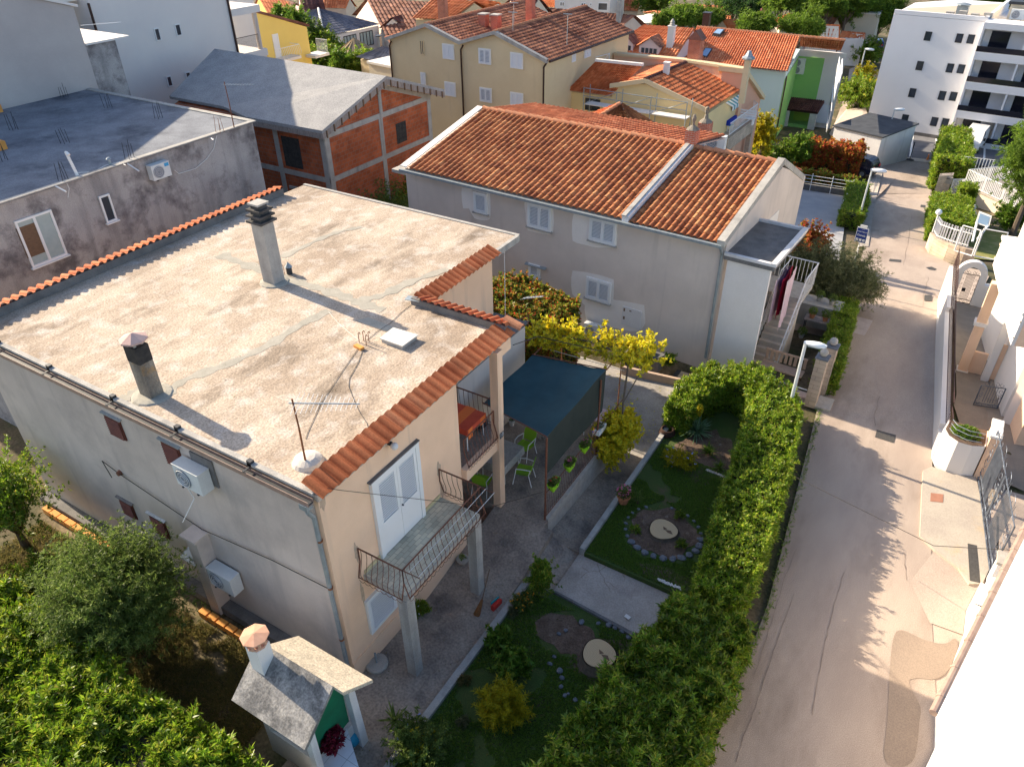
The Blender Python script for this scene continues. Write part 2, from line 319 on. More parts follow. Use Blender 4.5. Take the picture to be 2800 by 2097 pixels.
mk('grey stucco',(.62,.53,.46),(.54,.46,.40),.8,.92,fine=.08,fscale=50,bump=.25,c3=(.36,.31,.28),s3=.45,t3=(.52,.8),streak=((.30,.26,.24),.56,.45))
mk('grey wall',(.44,.415,.395),(.33,.31,.30),.7,.93,fine=.15,fscale=30,bump=.4,c3=(.15,.135,.135),s3=1.1,t3=(.48,.66),streak=((.15,.145,.145),.50,.55))
mk('flat grey roof',(.22,.235,.26),(.15,.16,.185),.9,.9,fine=.18,fscale=25,bump=.3,c3=(.08,.09,.11),s3=.5,t3=(.5,.66))
mk('pale plaster',(.68,.59,.52),(.60,.52,.46),.6,.9,fine=.05,fscale=60,bump=.12,streak=((.40,.35,.31),.56,.5))
mk('patch plaster',(.82,.77,.72),(.78,.73,.68),1.5,.9,fine=.04)
mk('white plaster',(.78,.74,.69),(.74,.70,.66),.5,.85,fine=.03)
mk('old white plaster',(.72,.70,.68),(.64,.62,.61),.8,.9,fine=.08,streak=((.42,.40,.38),.56,.6))
mk('white paint',(.82,.82,.80),(.80,.80,.78),2,.45)
mk('white slats',(.74,.76,.78),None,2,.5)
mk('louvre dark',(.30,.36,.44),None,2,.6)
mk('concrete',(.44,.42,.38),(.36,.34,.31),2.5,.9,fine=.15,bump=.3,streak=((.2,.19,.18),.52,.7))
mk('dark concrete',(.13,.125,.12),(.20,.19,.18),2.0,.9,fine=.2,bump=.3)
mk('old paving',(.27,.22,.18),(.36,.30,.24),1.4,.93,fine=.25,fscale=18,bump=.4,c3=(.11,.095,.09),s3=.8,t3=(.5,.72))
mk('light paving',(.46,.40,.35),(.38,.33,.28),1.3,.9,fine=.14,fscale=25,bump=.2,c3=(.26,.22,.19),s3=.7,t3=(.52,.75))
mk('yard',(.42,.39,.36),(.34,.31,.28),1.6,.93,fine=.15,fscale=20,bump=.2,c3=(.22,.2,.18),s3=.9,t3=(.5,.7))
mk('rust',(.20,.075,.04),(.13,.05,.03),12,.7,fine=.2,spec=.4)
mk('rusty pipe',(.30,.12,.05),(.18,.07,.04),20,.8,fine=.2)
mk('galvanised',(.35,.40,.42),(.28,.32,.35),5,.5,metal=.4,fine=.1)
mk('dark metal',(.04,.045,.05),(.06,.06,.065),5,.5,metal=.3)
mk('black iron',(.03,.03,.033),None,5,.45,metal=.4)
mk('brown pipe',(.05,.025,.02),None,3,.4)
mk('gutter brown',(.30,.20,.16),(.38,.27,.21),6,.5)
mk('glass',(.03,.04,.05),(.05,.06,.08),1,.08,spec=.6)
mk('window curtain',(.40,.47,.46),(.34,.42,.42),4,.3)
mk('wood',(.20,.12,.07),(.13,.08,.05),8,.7,stretch=(1,1,8))
mk('old boards',(.33,.27,.24),(.20,.17,.15),6,.85,fine=.2)
mk('maroon shutter',(.16,.045,.03),(.11,.03,.025),6,.7)
mk('tile orange',(1,1,1),(.62,.55,.52),1.2,.85,fine=.16,fscale=30,island=[(.50,.13,.045),(.66,.21,.08),(.58,.17,.06),(.74,.28,.12)])
mk('tile warm',(1,1,1),(.74,.66,.63),.9,.85,fine=.22,fscale=25,island=[(.38,.135,.05),(.47,.19,.075),(.29,.10,.042),(.56,.26,.105),(.42,.16,.06)])
mk('tile far',(1,1,1),(.70,.62,.60),.35,.85,fine=.1,fscale=8,island=[(.58,.17,.07),(.72,.25,.10),(.64,.2,.08),(.80,.34,.16)])
mk('tile old',(1,1,1),(.5,.42,.4),.6,.9,fine=.2,fscale=12,island=[(.26,.12,.08),(.36,.17,.11),(.19,.09,.07),(.42,.2,.12)])
mk('tile dark',(1,1,1),(.6,.5,.5),.6,.9,fine=.2,fscale=12,island=[(.12,.05,.045),(.17,.07,.055),(.09,.04,.04)])
mk('tile cream bldg',(1,1,1),(.42,.33,.32),.8,.9,fine=.2,fscale=12,island=[(.33,.14,.08),(.42,.18,.1),(.24,.1,.07),(.55,.24,.13)])
mk('tile grey',(1,1,1),(.7,.7,.72),.6,.8,fine=.15,island=[(.16,.17,.21),(.26,.26,.30),(.11,.12,.16)])
mk('clay',(.55,.22,.10),(.45,.17,.08),6,.85,fine=.15)
mk('ridge clay',(.58,.26,.13),(.45,.19,.10),3,.85,fine=.15,fscale=20)
mk('mortar',(.55,.50,.43),(.45,.41,.36),5,.9,fine=.15)
mk('cable',(.04,.035,.03),None,3,.6)
mk('white cord',(.75,.75,.73),None,3,.5)
mk('soil',(.10,.065,.045),(.16,.11,.08),3,.95,fine=.3,fscale=30,bump=.5,c3=(.24,.19,.15),s3=6,t3=(.6,.7))
mk('lawn base',(.05,.09,.02),(.07,.09,.025),1.6,.95,fine=.35,fscale=60,bump=.5,c3=(.10,.08,.045),s3=.8,t3=(.60,.68))
mk('twigs',(.035,.03,.02),(.02,.025,.012),6,.9)  # colour of the hedge filler block, the dark inside painted in
mk('bark',(.16,.12,.09),(.10,.08,.06),10,.9,fine=.2)
mk('hedge leaf',(1,1,1),(.60,.62,.5),1.3,.42,spec=.5,leaf=True,island=[(.11,.23,.012),(.20,.36,.02),(.32,.48,.03),(.13,.26,.015),(.42,.55,.05),(.55,.55,.07),(.24,.41,.03),(.25,.20,.05)])
mk('hedge leaf dark',(1,1,1),(.60,.62,.5),1.3,.45,spec=.5,leaf=True,island=[(.08,.19,.012),(.16,.32,.02),(.27,.43,.03),(.11,.22,.015),(.38,.50,.05),(.46,.45,.06),(.20,.35,.025),(.22,.17,.05)])
mk('olive leaf',(1,1,1),(.65,.65,.65),1.1,.55,leaf=True,island=[(.14,.17,.06),(.24,.26,.11),(.34,.34,.18),(.11,.14,.05)])
mk('shrub leaf',(1,1,1),(.65,.65,.65),1.2,.5,leaf=True,island=[(.10,.18,.03),(.18,.27,.05),(.28,.36,.09),(.08,.12,.03)])
mk('yellow leaf',(1,1,1),None,3,.5,leaf=True,island=[(.66,.52,.015),(.80,.66,.03),(.42,.46,.03),(.86,.72,.06)])
mk('yellow green leaf',(1,1,1),None,3,.5,leaf=True,island=[(.42,.36,.01),(.60,.48,.02),(.22,.27,.02)])
mk('lime leaf',(1,1,1),None,3,.5,leaf=True,island=[(.10,.22,.02),(.18,.30,.03),(.07,.16,.02),(.28,.33,.05)])
mk('red vine leaf',(1,1,1),None,3,.5,leaf=True,island=[(.60,.02,.04),(.22,.20,.03),(.70,.10,.06),(.16,.22,.03),(.72,.32,.06),(.30,.03,.05)])
mk('green vine leaf',(1,1,1),None,3,.45,leaf=True,island=[(.14,.24,.03),(.26,.32,.04),(.09,.16,.02),(.38,.36,.05),(.60,.07,.04),(.18,.28,.03)])
mk('pine leaf',(1,1,1),(.6,.6,.6),.35,.6,leaf=True,island=[(.09,.18,.02),(.16,.28,.03),(.26,.38,.04),(.06,.12,.015)])
mk('pine leaf dark',(1,1,1),None,3,.6,leaf=True,island=[(.02,.06,.015),(.04,.09,.025),(.06,.12,.03)])
mk('burgundy leaf',(1,1,1),None,3,.5,leaf=True,island=[(.16,.01,.03),(.25,.02,.05),(.10,.01,.02)])
mk('grass blade',(1,1,1),None,3,.6,leaf=True,island=[(.11,.24,.03),(.17,.30,.04),(.24,.36,.06),(.16,.22,.05)])
mk('pink flower',(.75,.18,.32),None,3,.6);mk('red flower',(.65,.02,.04),None,3,.6)
mk('orange flower',(.85,.35,.02),None,3,.6);mk('blue flower',(.25,.32,.75),None,3,.6)
mk('lime plastic',(.30,.62,.02),None,3,.4);mk('lime fabric',(.26,.50,.03),None,3,.6)
mk('stone',(.50,.46,.40),(.40,.36,.31),5,.9,fine=.15,bump=.3);mk('grey stone',(.13,.14,.16),(.20,.21,.23),6,.85,fine=.2)
mk('net',(.010,.05,.065),(.016,.065,.08),2,.75);mk('net dark',(.02,.03,.028),(.03,.04,.036),2,.8)
def vec(*a):return np.array(a,float)
def shutter(parent,P,u,n,w,h,leaves_=2,nsl=12,frame='white paint',slat='white slats',back='louvre dark',name='window',sill='concrete',fw=.06,label=None,local=False):
 """P bottom-left corner on the wall, u along the wall, n outward"""
 P,u,n=vec(*P),vec(*u),vec(*n);zz=vec(0,0,1)
 f=MB();f.ob(P,u*w,n*.07,zz*fw);f.ob(P+zz*(h-fw),u*w,n*.07,zz*fw);f.ob(P+zz*fw,u*fw,n*.07,zz*(h-2*fw));f.ob(P+u*(w-fw)+zz*fw,u*fw,n*.07,zz*(h-2*fw))
 fr=part(f,name,MT[frame],parent,local,label)
 lw=(w-2*fw)/leaves_
 for i in range(leaves_):
  a=P+u*(fw+i*lw)+zz*fw;m=MB();st=min(.055,lw*.16);hh=h-2*fw
  m.ob(a+n*.02,u*st,n*.06,zz*hh);m.ob(a+u*(lw-st-.004)+n*.02,u*st,n*.06,zz*hh);m.ob(a+u*st+n*.02,u*(lw-2*st),n*.058,zz*st);m.ob(a+u*st+n*.02+zz*(hh-st),u*(lw-2*st),n*.058,zz*st)
  if not nsl:m.ob(a+u*st+n*.03+zz*st,u*(lw-2*st),n*.025,zz*(hh-2*st))
  if nsl:
   for q in range(nsl):
    z0=st+(hh-2*st)*(q+.15)/nsl;dz=(hh-2*st)/nsl
    m.ob(a+u*st+n*.045+zz*z0,u*(lw-2*st),n*.012,zz*dz*.5)
  sh_=part(m,'shutter',MT[slat],fr,local)
  m=MB();m.ob(a+u*st*.9+n*.006,u*(lw-1.8*st),n*.01,zz*hh);part(m,'louvre_backing',MT[back],sh_,local)
 if sill:m=MB();m.ob(P-u*.05-zz*.05,u*(w+.1),n*.12,zz*.048);part(m,'sill',MT[sill],fr,local)
 return fr
def pane_window(parent,P,u,n,w,h,frame='white paint',pane='glass',name='window',fw=.05,mull=0,local=False,sill=None,rec=.0):
 P,u,n=vec(*P)-vec(*n)*rec,vec(*u),vec(*n);zz=vec(0,0,1)
 f=MB();f.ob(P,u*w,n*.06,zz*fw);f.ob(P+zz*(h-fw),u*w,n*.06,zz*fw);f.ob(P+zz*fw,u*fw,n*.06,zz*(h-2*fw));f.ob(P+u*(w-fw)+zz*fw,u*fw,n*.06,zz*(h-2*fw))
 for i in range(mull):f.ob(P+u*((i+1)*w/(mull+1)-fw*.6)+zz*fw,u*fw*1.2,n*.065,zz*(h-2*fw))
 fr=part(f,name,MT[frame],parent,local)
 m=MB();m.ob(P+u*fw*.8+zz*fw*.8,u*(w-1.6*fw),n*.02,zz*(h-1.6*fw));part(m,'pane',MT[pane],fr,local)
 if sill:m=MB();m.ob(P-u*.05-zz*.05,u*(w+.1),n*.12,zz*.048);part(m,'sill',MT[sill],fr,local)
 return fr
def on_wall(fn,k,x0,y0,x1,y1,P,yaw,parent,flip=False,**kw):
 """put a window where the photo shows its top-left and bottom-right corners on the wall through P along yaw"""
 a=GP(k,x0,y0,P,yaw);b=GP(k,x1,y1,P,yaw);r=math.radians(yaw);u=vec(math.cos(r),math.sin(r),0)
 n=vec(math.sin(r),-math.cos(r),0)
 if np.dot(n,O3-a)<0:n=-n
 w_=abs(np.dot(b-a,u));h_=abs(a[2]-b[2])
 if np.dot(b-a,u)<0:st=b.copy()
 else:st=a.copy()
 st[2]=min(a[2],b[2]);return fn(parent,st,u,n,w_,h_,**kw)
def ac_unit(label,loc,rz,s=1.0,group='air conditioner units on walls',mark=False):
 """outdoor unit, fan face towards local -y"""
 t=thing('air_conditioner',label,'air conditioner',loc,rz,group);w_,d_,h_=.82*s,.30*s,.56*s
 part(MB().box(-w_/2,-d_,0,w_/2,0,h_),'casing',MT['ac white'],t,True)
 part(MB().box(-w_/2-.01,-d_-.01,h_+.001,w_/2+.01,.0,h_+.02),'lid',MT['ac white'],t,True)
 cx=-w_*.15;m=MB().cyl((cx,-d_-.004,h_*.5),(cx,-d_-.02,h_*.5),h_*.42,h_*.42,20)
 part(m,'fan_grille',MT['ac grille'],t,True)
 m=MB()
 for r in(.14,.26,.38):
  for i in range(20):
   a0,a1=2*math.pi*i/20,2*math.pi*(i+1)/20
   m.cyl((cx+h_*r*math.cos(a0),-d_-.025,h_*.5+h_*r*math.sin(a0)),(cx+h_*r*math.cos(a1),-d_-.025,h_*.5+h_*r*math.sin(a1)),.006,.006,4,False)
 part(m,'guard',MT['white paint'],t,True)
 for q in(-.3,.3):part(MB().box(w_*q-.02,-d_-.02,-.04,w_*q+.02,.1,0).box(w_*q-.02,.06,-.22,w_*q+.02,.1,-.041),'bracket',MT['dark metal'],t,True)
 if mark:part(MB().box(w_*.22,-d_-.006,h_*.72,w_*.46,-d_-.001,h_*.95),'badge',MT['badge blue'],t,True)
 return t
mk('ac white',(.72,.74,.72),(.66,.68,.67),3,.45,fine=.05);mk('ac grille',(.22,.24,.27),None,3,.6);mk('badge blue',(.05,.35,.65),None,3,.5)
def rail_belly(mb,A,B,z0,h,n,belly=.12,out=None,r=.009):
 """pot-bellied bars between two ground points, bulging towards out"""
 A,B=vec(*A),vec(*B)
 for i in range(n):
  p=A+(B-A)*(i+.5)/n;prof=[(0,1),(.0,.8),(.35,.55),(.9,.3),(1.0,.15),(.7,.02)]
  mb.tube([p+out*belly*a_+vec(0,0,z0+h*b_)for a_,b_ in prof],r,5)
def antenna(name,label,base,h,d,L,n=14,rod=.35,matp='rusty pipe',off=.02,vert=True,group=None):
 t=thing(name,label,'antenna',base,0,group);b=vec(*base);d=unit(vec(*d));top=b+vec(0,0,h)
 m=MB();m.cyl(b,b+vec(.02,0,h*.55),.022,.02,7);m.cyl(b+vec(.02,0,h*.55),top,.018,.018,7);part(m,'mast',MT[matp],t)
 m=MB();a=top-vec(0,0,.1);m.cyl(a-d*.08,a+d*L,.014,.014,6);part(m,'boom',MT['galvanised'],t)
 m=MB();pd=vec(0,0,1)if vert else vec(-d[1],d[0],0)
 for i in range(n):q=a+d*(L*(i+.5)/n);rl=rod*(1-.6*i/n)*.5;m.cyl(q-pd*rl,q+pd*rl,.0045,.0045,4)
 part(m,'rods',MT['white paint'],t);return t
GB=[-60,-20,-5,2,6,10,13.3,16.65,18.4,20,22,24,30,36.3,42,48.75,56,63,70,76.5,84,91,110,130,153,200,300,500]
mb=MB();xs=[-400,-250,-150,-100,-70,-50,-40,-30,-24,-21,-16,-12,-7.2,-5.8,-3,0,3,6,10,20,40,80,150,300]
def gz(x,y):
 z=T(y)-.08
 if-12.1<x<-5.75 and 13<y<22.2:z=-2.2
 return z
for y in GB:
 for x in xs:mb.v.append((x,y,gz(x,y)))
k=len(xs)
for i in range(len(GB)-1):
 for j in range(k-1):mb.f.append((i*k+j,i*k+j+1,(i+1)*k+j+1,(i+1)*k+j))
mk('earth',(.12,.09,.055),(.07,.075,.03),.8,.95,fine=.3,fscale=12,bump=.4,c3=(.24,.18,.11),s3=.5,t3=(.5,.66))
solo(mb,'ground',MT['earth'],kind='structure')
ZR=5.30;X0,X1,Y0,Y1=-20.72,-8.65,6.95,19.12;XN=-11.5
H=thing('flat_roof_house','two storey peach and grey house with a flat concrete roof edged in orange tiles','house',(-14.5,11.5,-.6))
mb=MB();mb.prism([(X0,Y0),(X1,Y0),(X1,11.56),(XN,11.56),(XN,17.6),(X0,17.6)],-1.4,ZR-.16)
w_=part(mb,'wall',MT['peach stucco'],H)
part(MB().box(X0+.01,Y0-.012,-1.3,X1-.13,Y0,ZR-.2),'side_wall_render',MT['grey stucco'],H,label='unpainted grey side wall with dark rain stains')
part(MB().box(X1,Y0+.0,-.62,X1+.03,11.56,-.02),'plinth',MT['peach stucco'],H)
outl=[(X0,Y0-.06),(X1+.10,Y0-.06),(X1+.10,13.86),(XN+.08,13.86),(XN+.08,Y1),(X0,Y1)]
mb=MB().prism(outl,ZR-.16,ZR);roof=part(mb,'roof',MT['roof concrete'],H)
part(MB().box(X0,Y0-.10,ZR-.02,X1,Y0+.02,ZR+.04),'roof_edge',MT['concrete'],roof);mb=MB();mb.box(X0,Y1-.1,ZR-.2,XN+.08,Y1+.02,ZR+.035);mb.box(XN+.0,17.75,ZR-.18,XN+.12,Y1-.101,ZR+.03)
part(mb,'roof_edge',MT['concrete'],roof)
def ribbon(k,pts,wd,z):
 P=[GZ(k,*p,z)for p in pts];Q=[]
 for a,b in zip(P[:-1],P[1:]):
  for t in np.linspace(0,1,7)[:-1]:Q.append(a*(1-t)+b*t)
 Q.append(P[-1]);Q=np.array(Q);
 for _ in range(3):Q[1:-1]=(Q[:-2]+Q[1:-1]*2+Q[2:])/4
 d=np.gradient(Q,axis=0);nn=np.stack([-d[:,1],d[:,0],d[:,0]*0],1);nn=unit(nn);v=[];n=len(Q)
 for i in range(n):ww=wd*(.5+.18*math.sin(i*1.7)+.12*math.sin(i*.7+1));v+=[Q[i]-nn[i]*ww*rng.uniform(.85,1.1),Q[i]+nn[i]*ww*rng.uniform(.85,1.1)]
 return v,[(2*i,2*i+2,2*i+3,2*i+1)for i in range(n-1)]
for q,(k,pts,wd)in enumerate([('d',[(1110,925),(1230,830),(1560,715),(1800,600),(2000,470),(2209,365)],.26),('p',[(640,890),(560,925),(450,990)],.2),('p',[(0,545),(120,590),(270,640),(430,700),(600,745),(760,800),(860,840),(990,880)],.34),('p',[(380,560),(560,470),(700,410),(860,375)],.2),('p',[(850,820),(990,790),(1130,715),(1380,630)],.3),('d',[(1000,930),(960,905),(880,930),(820,960)],.35)]):
 v,f=ribbon(k,pts,wd,ZR+.004+q*.0007);mb=MB();mb.v=v;mb.f=f;part(mb,'cement_strip',MT['roof screed'],roof)
mb=MB().tiles((X1+.20,Y0-.05,ZR-.05),(X1+.20,13.92,ZR-.05),(X1-.30,13.92,ZR+.17),(X1-.30,Y0-.05,ZR+.17),29,1,.075,8,.03)
part(mb,'tile_edge',MT['tile orange'],H,label='row of orange barrel tiles along the street side of the roof')
part(MB().ext([(X1-.28,Y0+.0,ZR+.001),(X1+.101,Y0,ZR+.001),(X1-.27,Y0,ZR+.13)],(0,6.9,0)),'tile_bed',MT['mortar'],H)
mb=MB().tiles((XN+.28,13.95,ZR-.03),(XN+.28,17.72,ZR-.03),(XN-.18,17.72,ZR+.17),(XN-.18,13.95,ZR+.17),17,1,.07,8,.03);part(mb,'tile_edge',MT['tile orange'],H)
part(MB().ext([(XN-.17,13.9,ZR+.001),(XN+.081,13.9,ZR+.001),(XN-.16,13.9,ZR+.13)],(0,3.8,0)),'tile_bed',MT['mortar'],H)
part(MB().box(XN-.1,13.72,ZR+.001,X1+.02,13.84,ZR+.20),'parapet',MT['dark concrete'],H)
mb=MB().tiles((X1+.1,14.12,ZR+.10),(XN+.1,14.12,ZR+.10),(XN+.1,13.66,ZR+.27),(X1+.1,13.66,ZR+.27),13,1,.06,8,.025);part(mb,'tile_edge',MT['tile orange'],H)
part(MB().ridge((X1-.15,14.0,ZR+.2),(X1+.33,14.0,ZR+.12),1,.12),'end_tile',MT['ridge clay'],H)
part(MB().ob((XN-.22,13.62,ZR+.16),(.42,.08,0),(-.06,.22,0),(0,0,.02)),'flashing',MT['galvanised'],H)
part(MB().box(X0,Y0,ZR+.001,X0+.12,17.95,ZR+.24),'parapet',MT['dark concrete'],H)
mb=MB().tiles((X0-.26,18.0,ZR+.17),(X0-.26,5.6,ZR+.17),(X0+.16,5.6,ZR+.28),(X0+.16,18.0,ZR+.28),52,1,.075,8,.03);part(mb,'tile_edge',MT['tile orange'],H)
mb=MB();mb.ob((X0,Y0-.26,ZR-.17),(X1-X0+.02,0,0),(0,.15,0),(0,0,.012));mb.ob((X0,Y0-.26,ZR-.158),(X1-X0+.02,0,0),(0,.012,0),(0,0,.10));mb.ob((X0,Y0-.122,ZR-.158),(X1-X0+.02,0,0),(0,.012,0),(0,0,.10))
part(mb,'gutter',MT['gutter brown'],H)
part(MB().box(X0+.02,Y0-.246,ZR-.157,X1,Y0-.125,ZR-.13),'gutter_bed',MT['dark metal'],H)  # dark strip along the bottom of the gutter channel
mb=MB()
for q in(.12,.3,.5,.68,.86):xx=X0+(X1-X0)*q;part(MB().box(xx-.02,Y0-.27,ZR-.05,xx+.02,Y0-.08,ZR-.035).box(xx-.06,Y0-.1,ZR-.035,xx+.06,Y0+.0,ZR+.1),'gutter_bracket',MT['dark metal'],H)
mb=MB().tube([(X1-.12,Y0-.19,ZR-.17),(X1-.12,Y0-.19,ZR-.42),(X1-.10,Y0-.09,ZR-.62),(X1-.09,Y0-.08,-.5)],.05,8);mb.box(X1-.22,Y0-.28,ZR-.30,X1-.02,Y0-.12,ZR-.17)
part(mb,'downpipe',MT['galvanised'],H,smooth=False)
mb=MB()
for zz in(4.0,2.6,.9):part(MB().cyl((X1-.09,Y0-.08,zz),(X1-.09,Y0-.08,zz+.05),.06,.06,8),'pipe_clip',MT['rusty pipe'],H)
def chimney_box(name,k,base3,ztop,mats,parent=H):
 a,b,c=(GZ(k,*q,ZR)for q in base3);d=a+c-b;return a,b,c,d
a,b,c,d=chimney_box('','p',[(280,715),(338,735),(385,703)],0,0)
CC=(a+c)/2;sx,sy=.22,.20
ch=part(MB().box(CC[0]-sx,CC[1]-sy,ZR,CC[0]+sx,CC[1]+sy,ZR+1.82),'chimney',MT['concrete'],H,label='tall pale chimney with stacked concrete louvre cap')
mb=MB()
for i,(s_,zz)in enumerate([(.25,1.83),(.23,1.99),(.21,2.15)]):
 mb.prism([(CC[0]-s_-.04,CC[1]-s_-.04),(CC[0]+s_+.04,CC[1]-s_-.04),(CC[0]+s_+.04,CC[1]+s_+.04),(CC[0]-s_-.04,CC[1]+s_+.04)],ZR+zz,ZR+zz+.06);mb.box(CC[0]-s_+.06,CC[1]-s_+.06,ZR+zz+.061,CC[0]+s_-.06,CC[1]+s_-.06,ZR+zz+.155)
part(mb,'cap',mk('sooty concrete',(.05,.048,.045),(.11,.10,.095),5,.9),ch);part(MB().box(CC[0]-.2,CC[1]-.2,ZR+2.32,CC[0]+.2,CC[1]+.2,ZR+2.37),'cap_plate',MT['concrete'],ch)
part(MB().lathe((CC[0],CC[1],ZR),[(.42,0),(.40,.03),(.3,.05)],14),'mortar_base',MT['roof screed'],H)
a,b,c,d=chimney_box('','d',[(950,945),(1015,970),(1098,915)],0,0);CC=(a+c)/2
ch=part(MB().box(CC[0]-.20,CC[1]-.16,ZR,CC[0]+.20,CC[1]+.16,ZR+1.12),'chimney',MT['stained stack']if 'stained stack' in MT else mk('stained stack',(.34,.30,.24),(.22,.19,.15),3,.92,fine=.2,bump=.4,c3=(.42,.24,.08),s3=1.6,t3=(.56,.66),streak=((.10,.09,.08),.45,.8)),H,label='squat stained chimney with a sooty top and pink clay hat')
part(MB().box(CC[0]-.205,CC[1]-.165,ZR+.93,CC[0]+.205,CC[1]+.165,ZR+1.33),'sooty_collar',mk('soot black',(.03,.03,.03),(.06,.055,.05),6,.9),ch)
mb=MB()
for sx_ in(-.11,.11):
 for sy_ in(-.09,.09):part(MB().box(CC[0]+sx_-.025,CC[1]+sy_-.025,ZR+1.33,CC[0]+sx_+.025,CC[1]+sy_+.025,ZR+1.44),'cap_leg',MT['stone'],ch)
part(MB().lathe((CC[0],CC[1],ZR+1.44),[(.30,0),(.30,.04),(.02,.17)],8),'clay_hat',mk('pink clay',(.62,.42,.36),(.54,.36,.31),4,.85),ch)
part(MB().lathe((CC[0],CC[1],ZR),[(.46,0),(.42,.03),(.3,.05)],14),'mortar_base',MT['roof screed'],H)
P=GZ('p',425,660,ZR);part(MB().cyl(P,P+vec(0,0,.22),.085,.085,12),'vent_pipe',MT['dark metal'],H);part(MB().lathe(P+vec(0,0,.22),[(.11,0),(.0,.16)],12),'vent_cone',MT['galvanised'],H)
P=GZ('p',395,668,ZR);part(MB().tube([P,P+vec(0,0,.28),P+vec(-.05,0,.33),P+vec(-.08,0,.27)],.008,5),'wire_hook',MT['rusty pipe'],H)
a,b,c,d=(GZ('p',*q,ZR+.12)for q in[(968,1050),(1050,985),(1200,1030),(1105,1098)])
part(MB().prism([(q[0],q[1])for q in(a*.96+c*.04,b*.96+d*.04,c*.96+a*.04,d*.96+b*.04)],ZR,ZR+.10),'hatch_curb',MT['concrete'],H)
part(MB().prism([(q[0],q[1])for q in(a,b,c,d)],ZR+.10,ZR+.13),'roof_hatch',mk('hatch metal',(.70,.67,.60),(.72,.68,.6),2,.6,c3=(.55,.22,.06),s3=3.5,t3=(.62,.68)),H,label='pale metal roof hatch with rust streaks')
P=GZ('p',1030,950,ZR+.006);mb=MB();mb.prism([(GZ('p',*q,ZR)[0],GZ('p',*q,ZR)[1])for q in[(820,945),(900,925),(1070,990),(1020,1015)]],ZR+.009,ZR+.012);part(mb,'cement_patch',MT['roof screed'],roof)
mb=MB()
for q in[(845,1075),(872,1065),(888,1090),(904,1070)]:P=GZ('p',*q,ZR);mb.tube([P,P+vec(0,0,.26),P+vec(.05,.0,.31),P+vec(.07,0,.26)],.010,5)
part(mb,'starter_bars',MT['rusty pipe'],H)
P=GZ('p',845,1108,ZR);part(MB().ob(P+vec(-.14,-.05,.0),(.26,-.04,0),(.03,.11,0),(0,0,.07)),'loose_brick',mk('orange brick',(.75,.34,.08),(.65,.28,.07),8,.8),H)
def wire(name,pts,r,m,parent=None,**kw):
 mb=MB().tube(pts,r,5);return part(mb,name,m,parent)if parent else solo(mb,name,m,**kw)
wire('cable',[GZ('p',*q,ZR+.012)for q in[(862,1128),(840,1190),(785,1290),(780,1340),(820,1440),(850,1500),(890,1560),(900,1600)]],.006,MT['cable'],H)
wire('cable',[GZ('p',*q,ZR+.012)for q in[(835,1115),(740,1250),(660,1370),(610,1440),(590,1490),(540,1600),(520,1655)]],.0055,MT['cable'],H)
wire('cable',[GZ('p',*q,ZR+.012)for q in[(1170,838),(1100,890),(1030,960),(950,1010),(890,1060)]],.0055,MT['cable'],H)
wire('cable',[GZ('p',*q,ZR+.012)for q in[(660,890),(720,960),(790,1020),(840,1060)]],.004,MT['white cord'],H)
P=GZ('f',120,545,ZR);part(MB().lathe(P+vec(-.05,.1,0),[(.32,0),(.28,.08),(.16,.14),(.05,.16)],18),'mortar_mound',mk('lime mound',(.66,.60,.52),(.55,.49,.42),4,.9,bump=.4),H)
hz=HT('f',40,0,P)-ZR
antenna('roof_antenna','rusty mast with thin white aerial on the corner of the flat roof',P+vec(0,0,.15),hz-.05,unit(GZ('f',545,75,ZR+1.7)-GZ('f',55,70,ZR+1.7)),1.25,14,.7,vert=False)
YW=Y0-.013
def side_window(x0,x1,z0,z1,flap=None):
 f=MB().box(x0,YW-.03,z0,x1,YW,z1);fr=part(f,'window',MT['maroon shutter'],H)
 m=MB();n=9
 for i in range(n):zz=z0+.04+(z1-z0-.08)*i/n;m.ob((x0+.04,YW-.032,zz),(x1-x0-.08,0,0),(0,-.03,-.03),(0,-.004,.012))
 part(m,'slats',MT['maroon shutter'],fr)
 if flap:part(MB().ob((x0-.06,YW,z1+.03),(x1-x0+.14,0,0),(0,-.07,-.02),(0,0,.02)),'hood',MT[flap],fr)
side_window(-15.46,-14.86,4.0,4.6,'galvanised');side_window(-13.40,-12.80,4.0,4.66,'galvanised');side_window(-16.45,-15.9,.9,1.45,'dark concrete');side_window(-15.2,-14.6,.86,1.5,'galvanised')
part(MB().box(-13.17,YW-.36,-.6,-12.80,YW,2.05).box(-13.25,YW-.44,2.05,-12.72,YW,2.12),'flue',MT['grey stucco'],H)
part(MB().box(-13.75,YW-.05,-.35,-13.3,YW,.55),'door',MT['maroon shutter'],H);part(MB().ob((-13.9,YW,.95),(.6,0,0),(0,-.3,-.1),(0,0,.02)),'hood',MT['galvanised'],H)
ac_unit('air conditioner high on the grey side wall just below the gutter',(-12.25,YW-.05,3.95),0)
ac_unit('air conditioner low on the grey side wall beside the flue',(-12.35,YW-.05,.62),0)
wire('drain_hose',[(-12.4,YW-.32,3.92),(-12.35,YW-.28,3.6),(-12.6,YW-.45,3.1),(-12.75,YW-.5,2.85)],.012,MT['white cord'],H)
part(MB().box(-12.4,YW-.035,4.0,-11.7,YW,4.75),'backing_board',MT['dark concrete'],H)
wire('cable',[(-16.25,YW-.06,2.25),(-16.4,YW-.06,2.75),(-15.8,YW-.06,2.6),(-12.9,YW-.05,2.15),(-10.5,YW-.05,2.45),(-8.8,YW-.06,2.55)],.011,MT['cable'],H)
part(MB().cyl((-15.82,YW,2.58),(-15.82,YW-.09,2.58),.08,.06,10),'junction_box',MT['rust'],H)
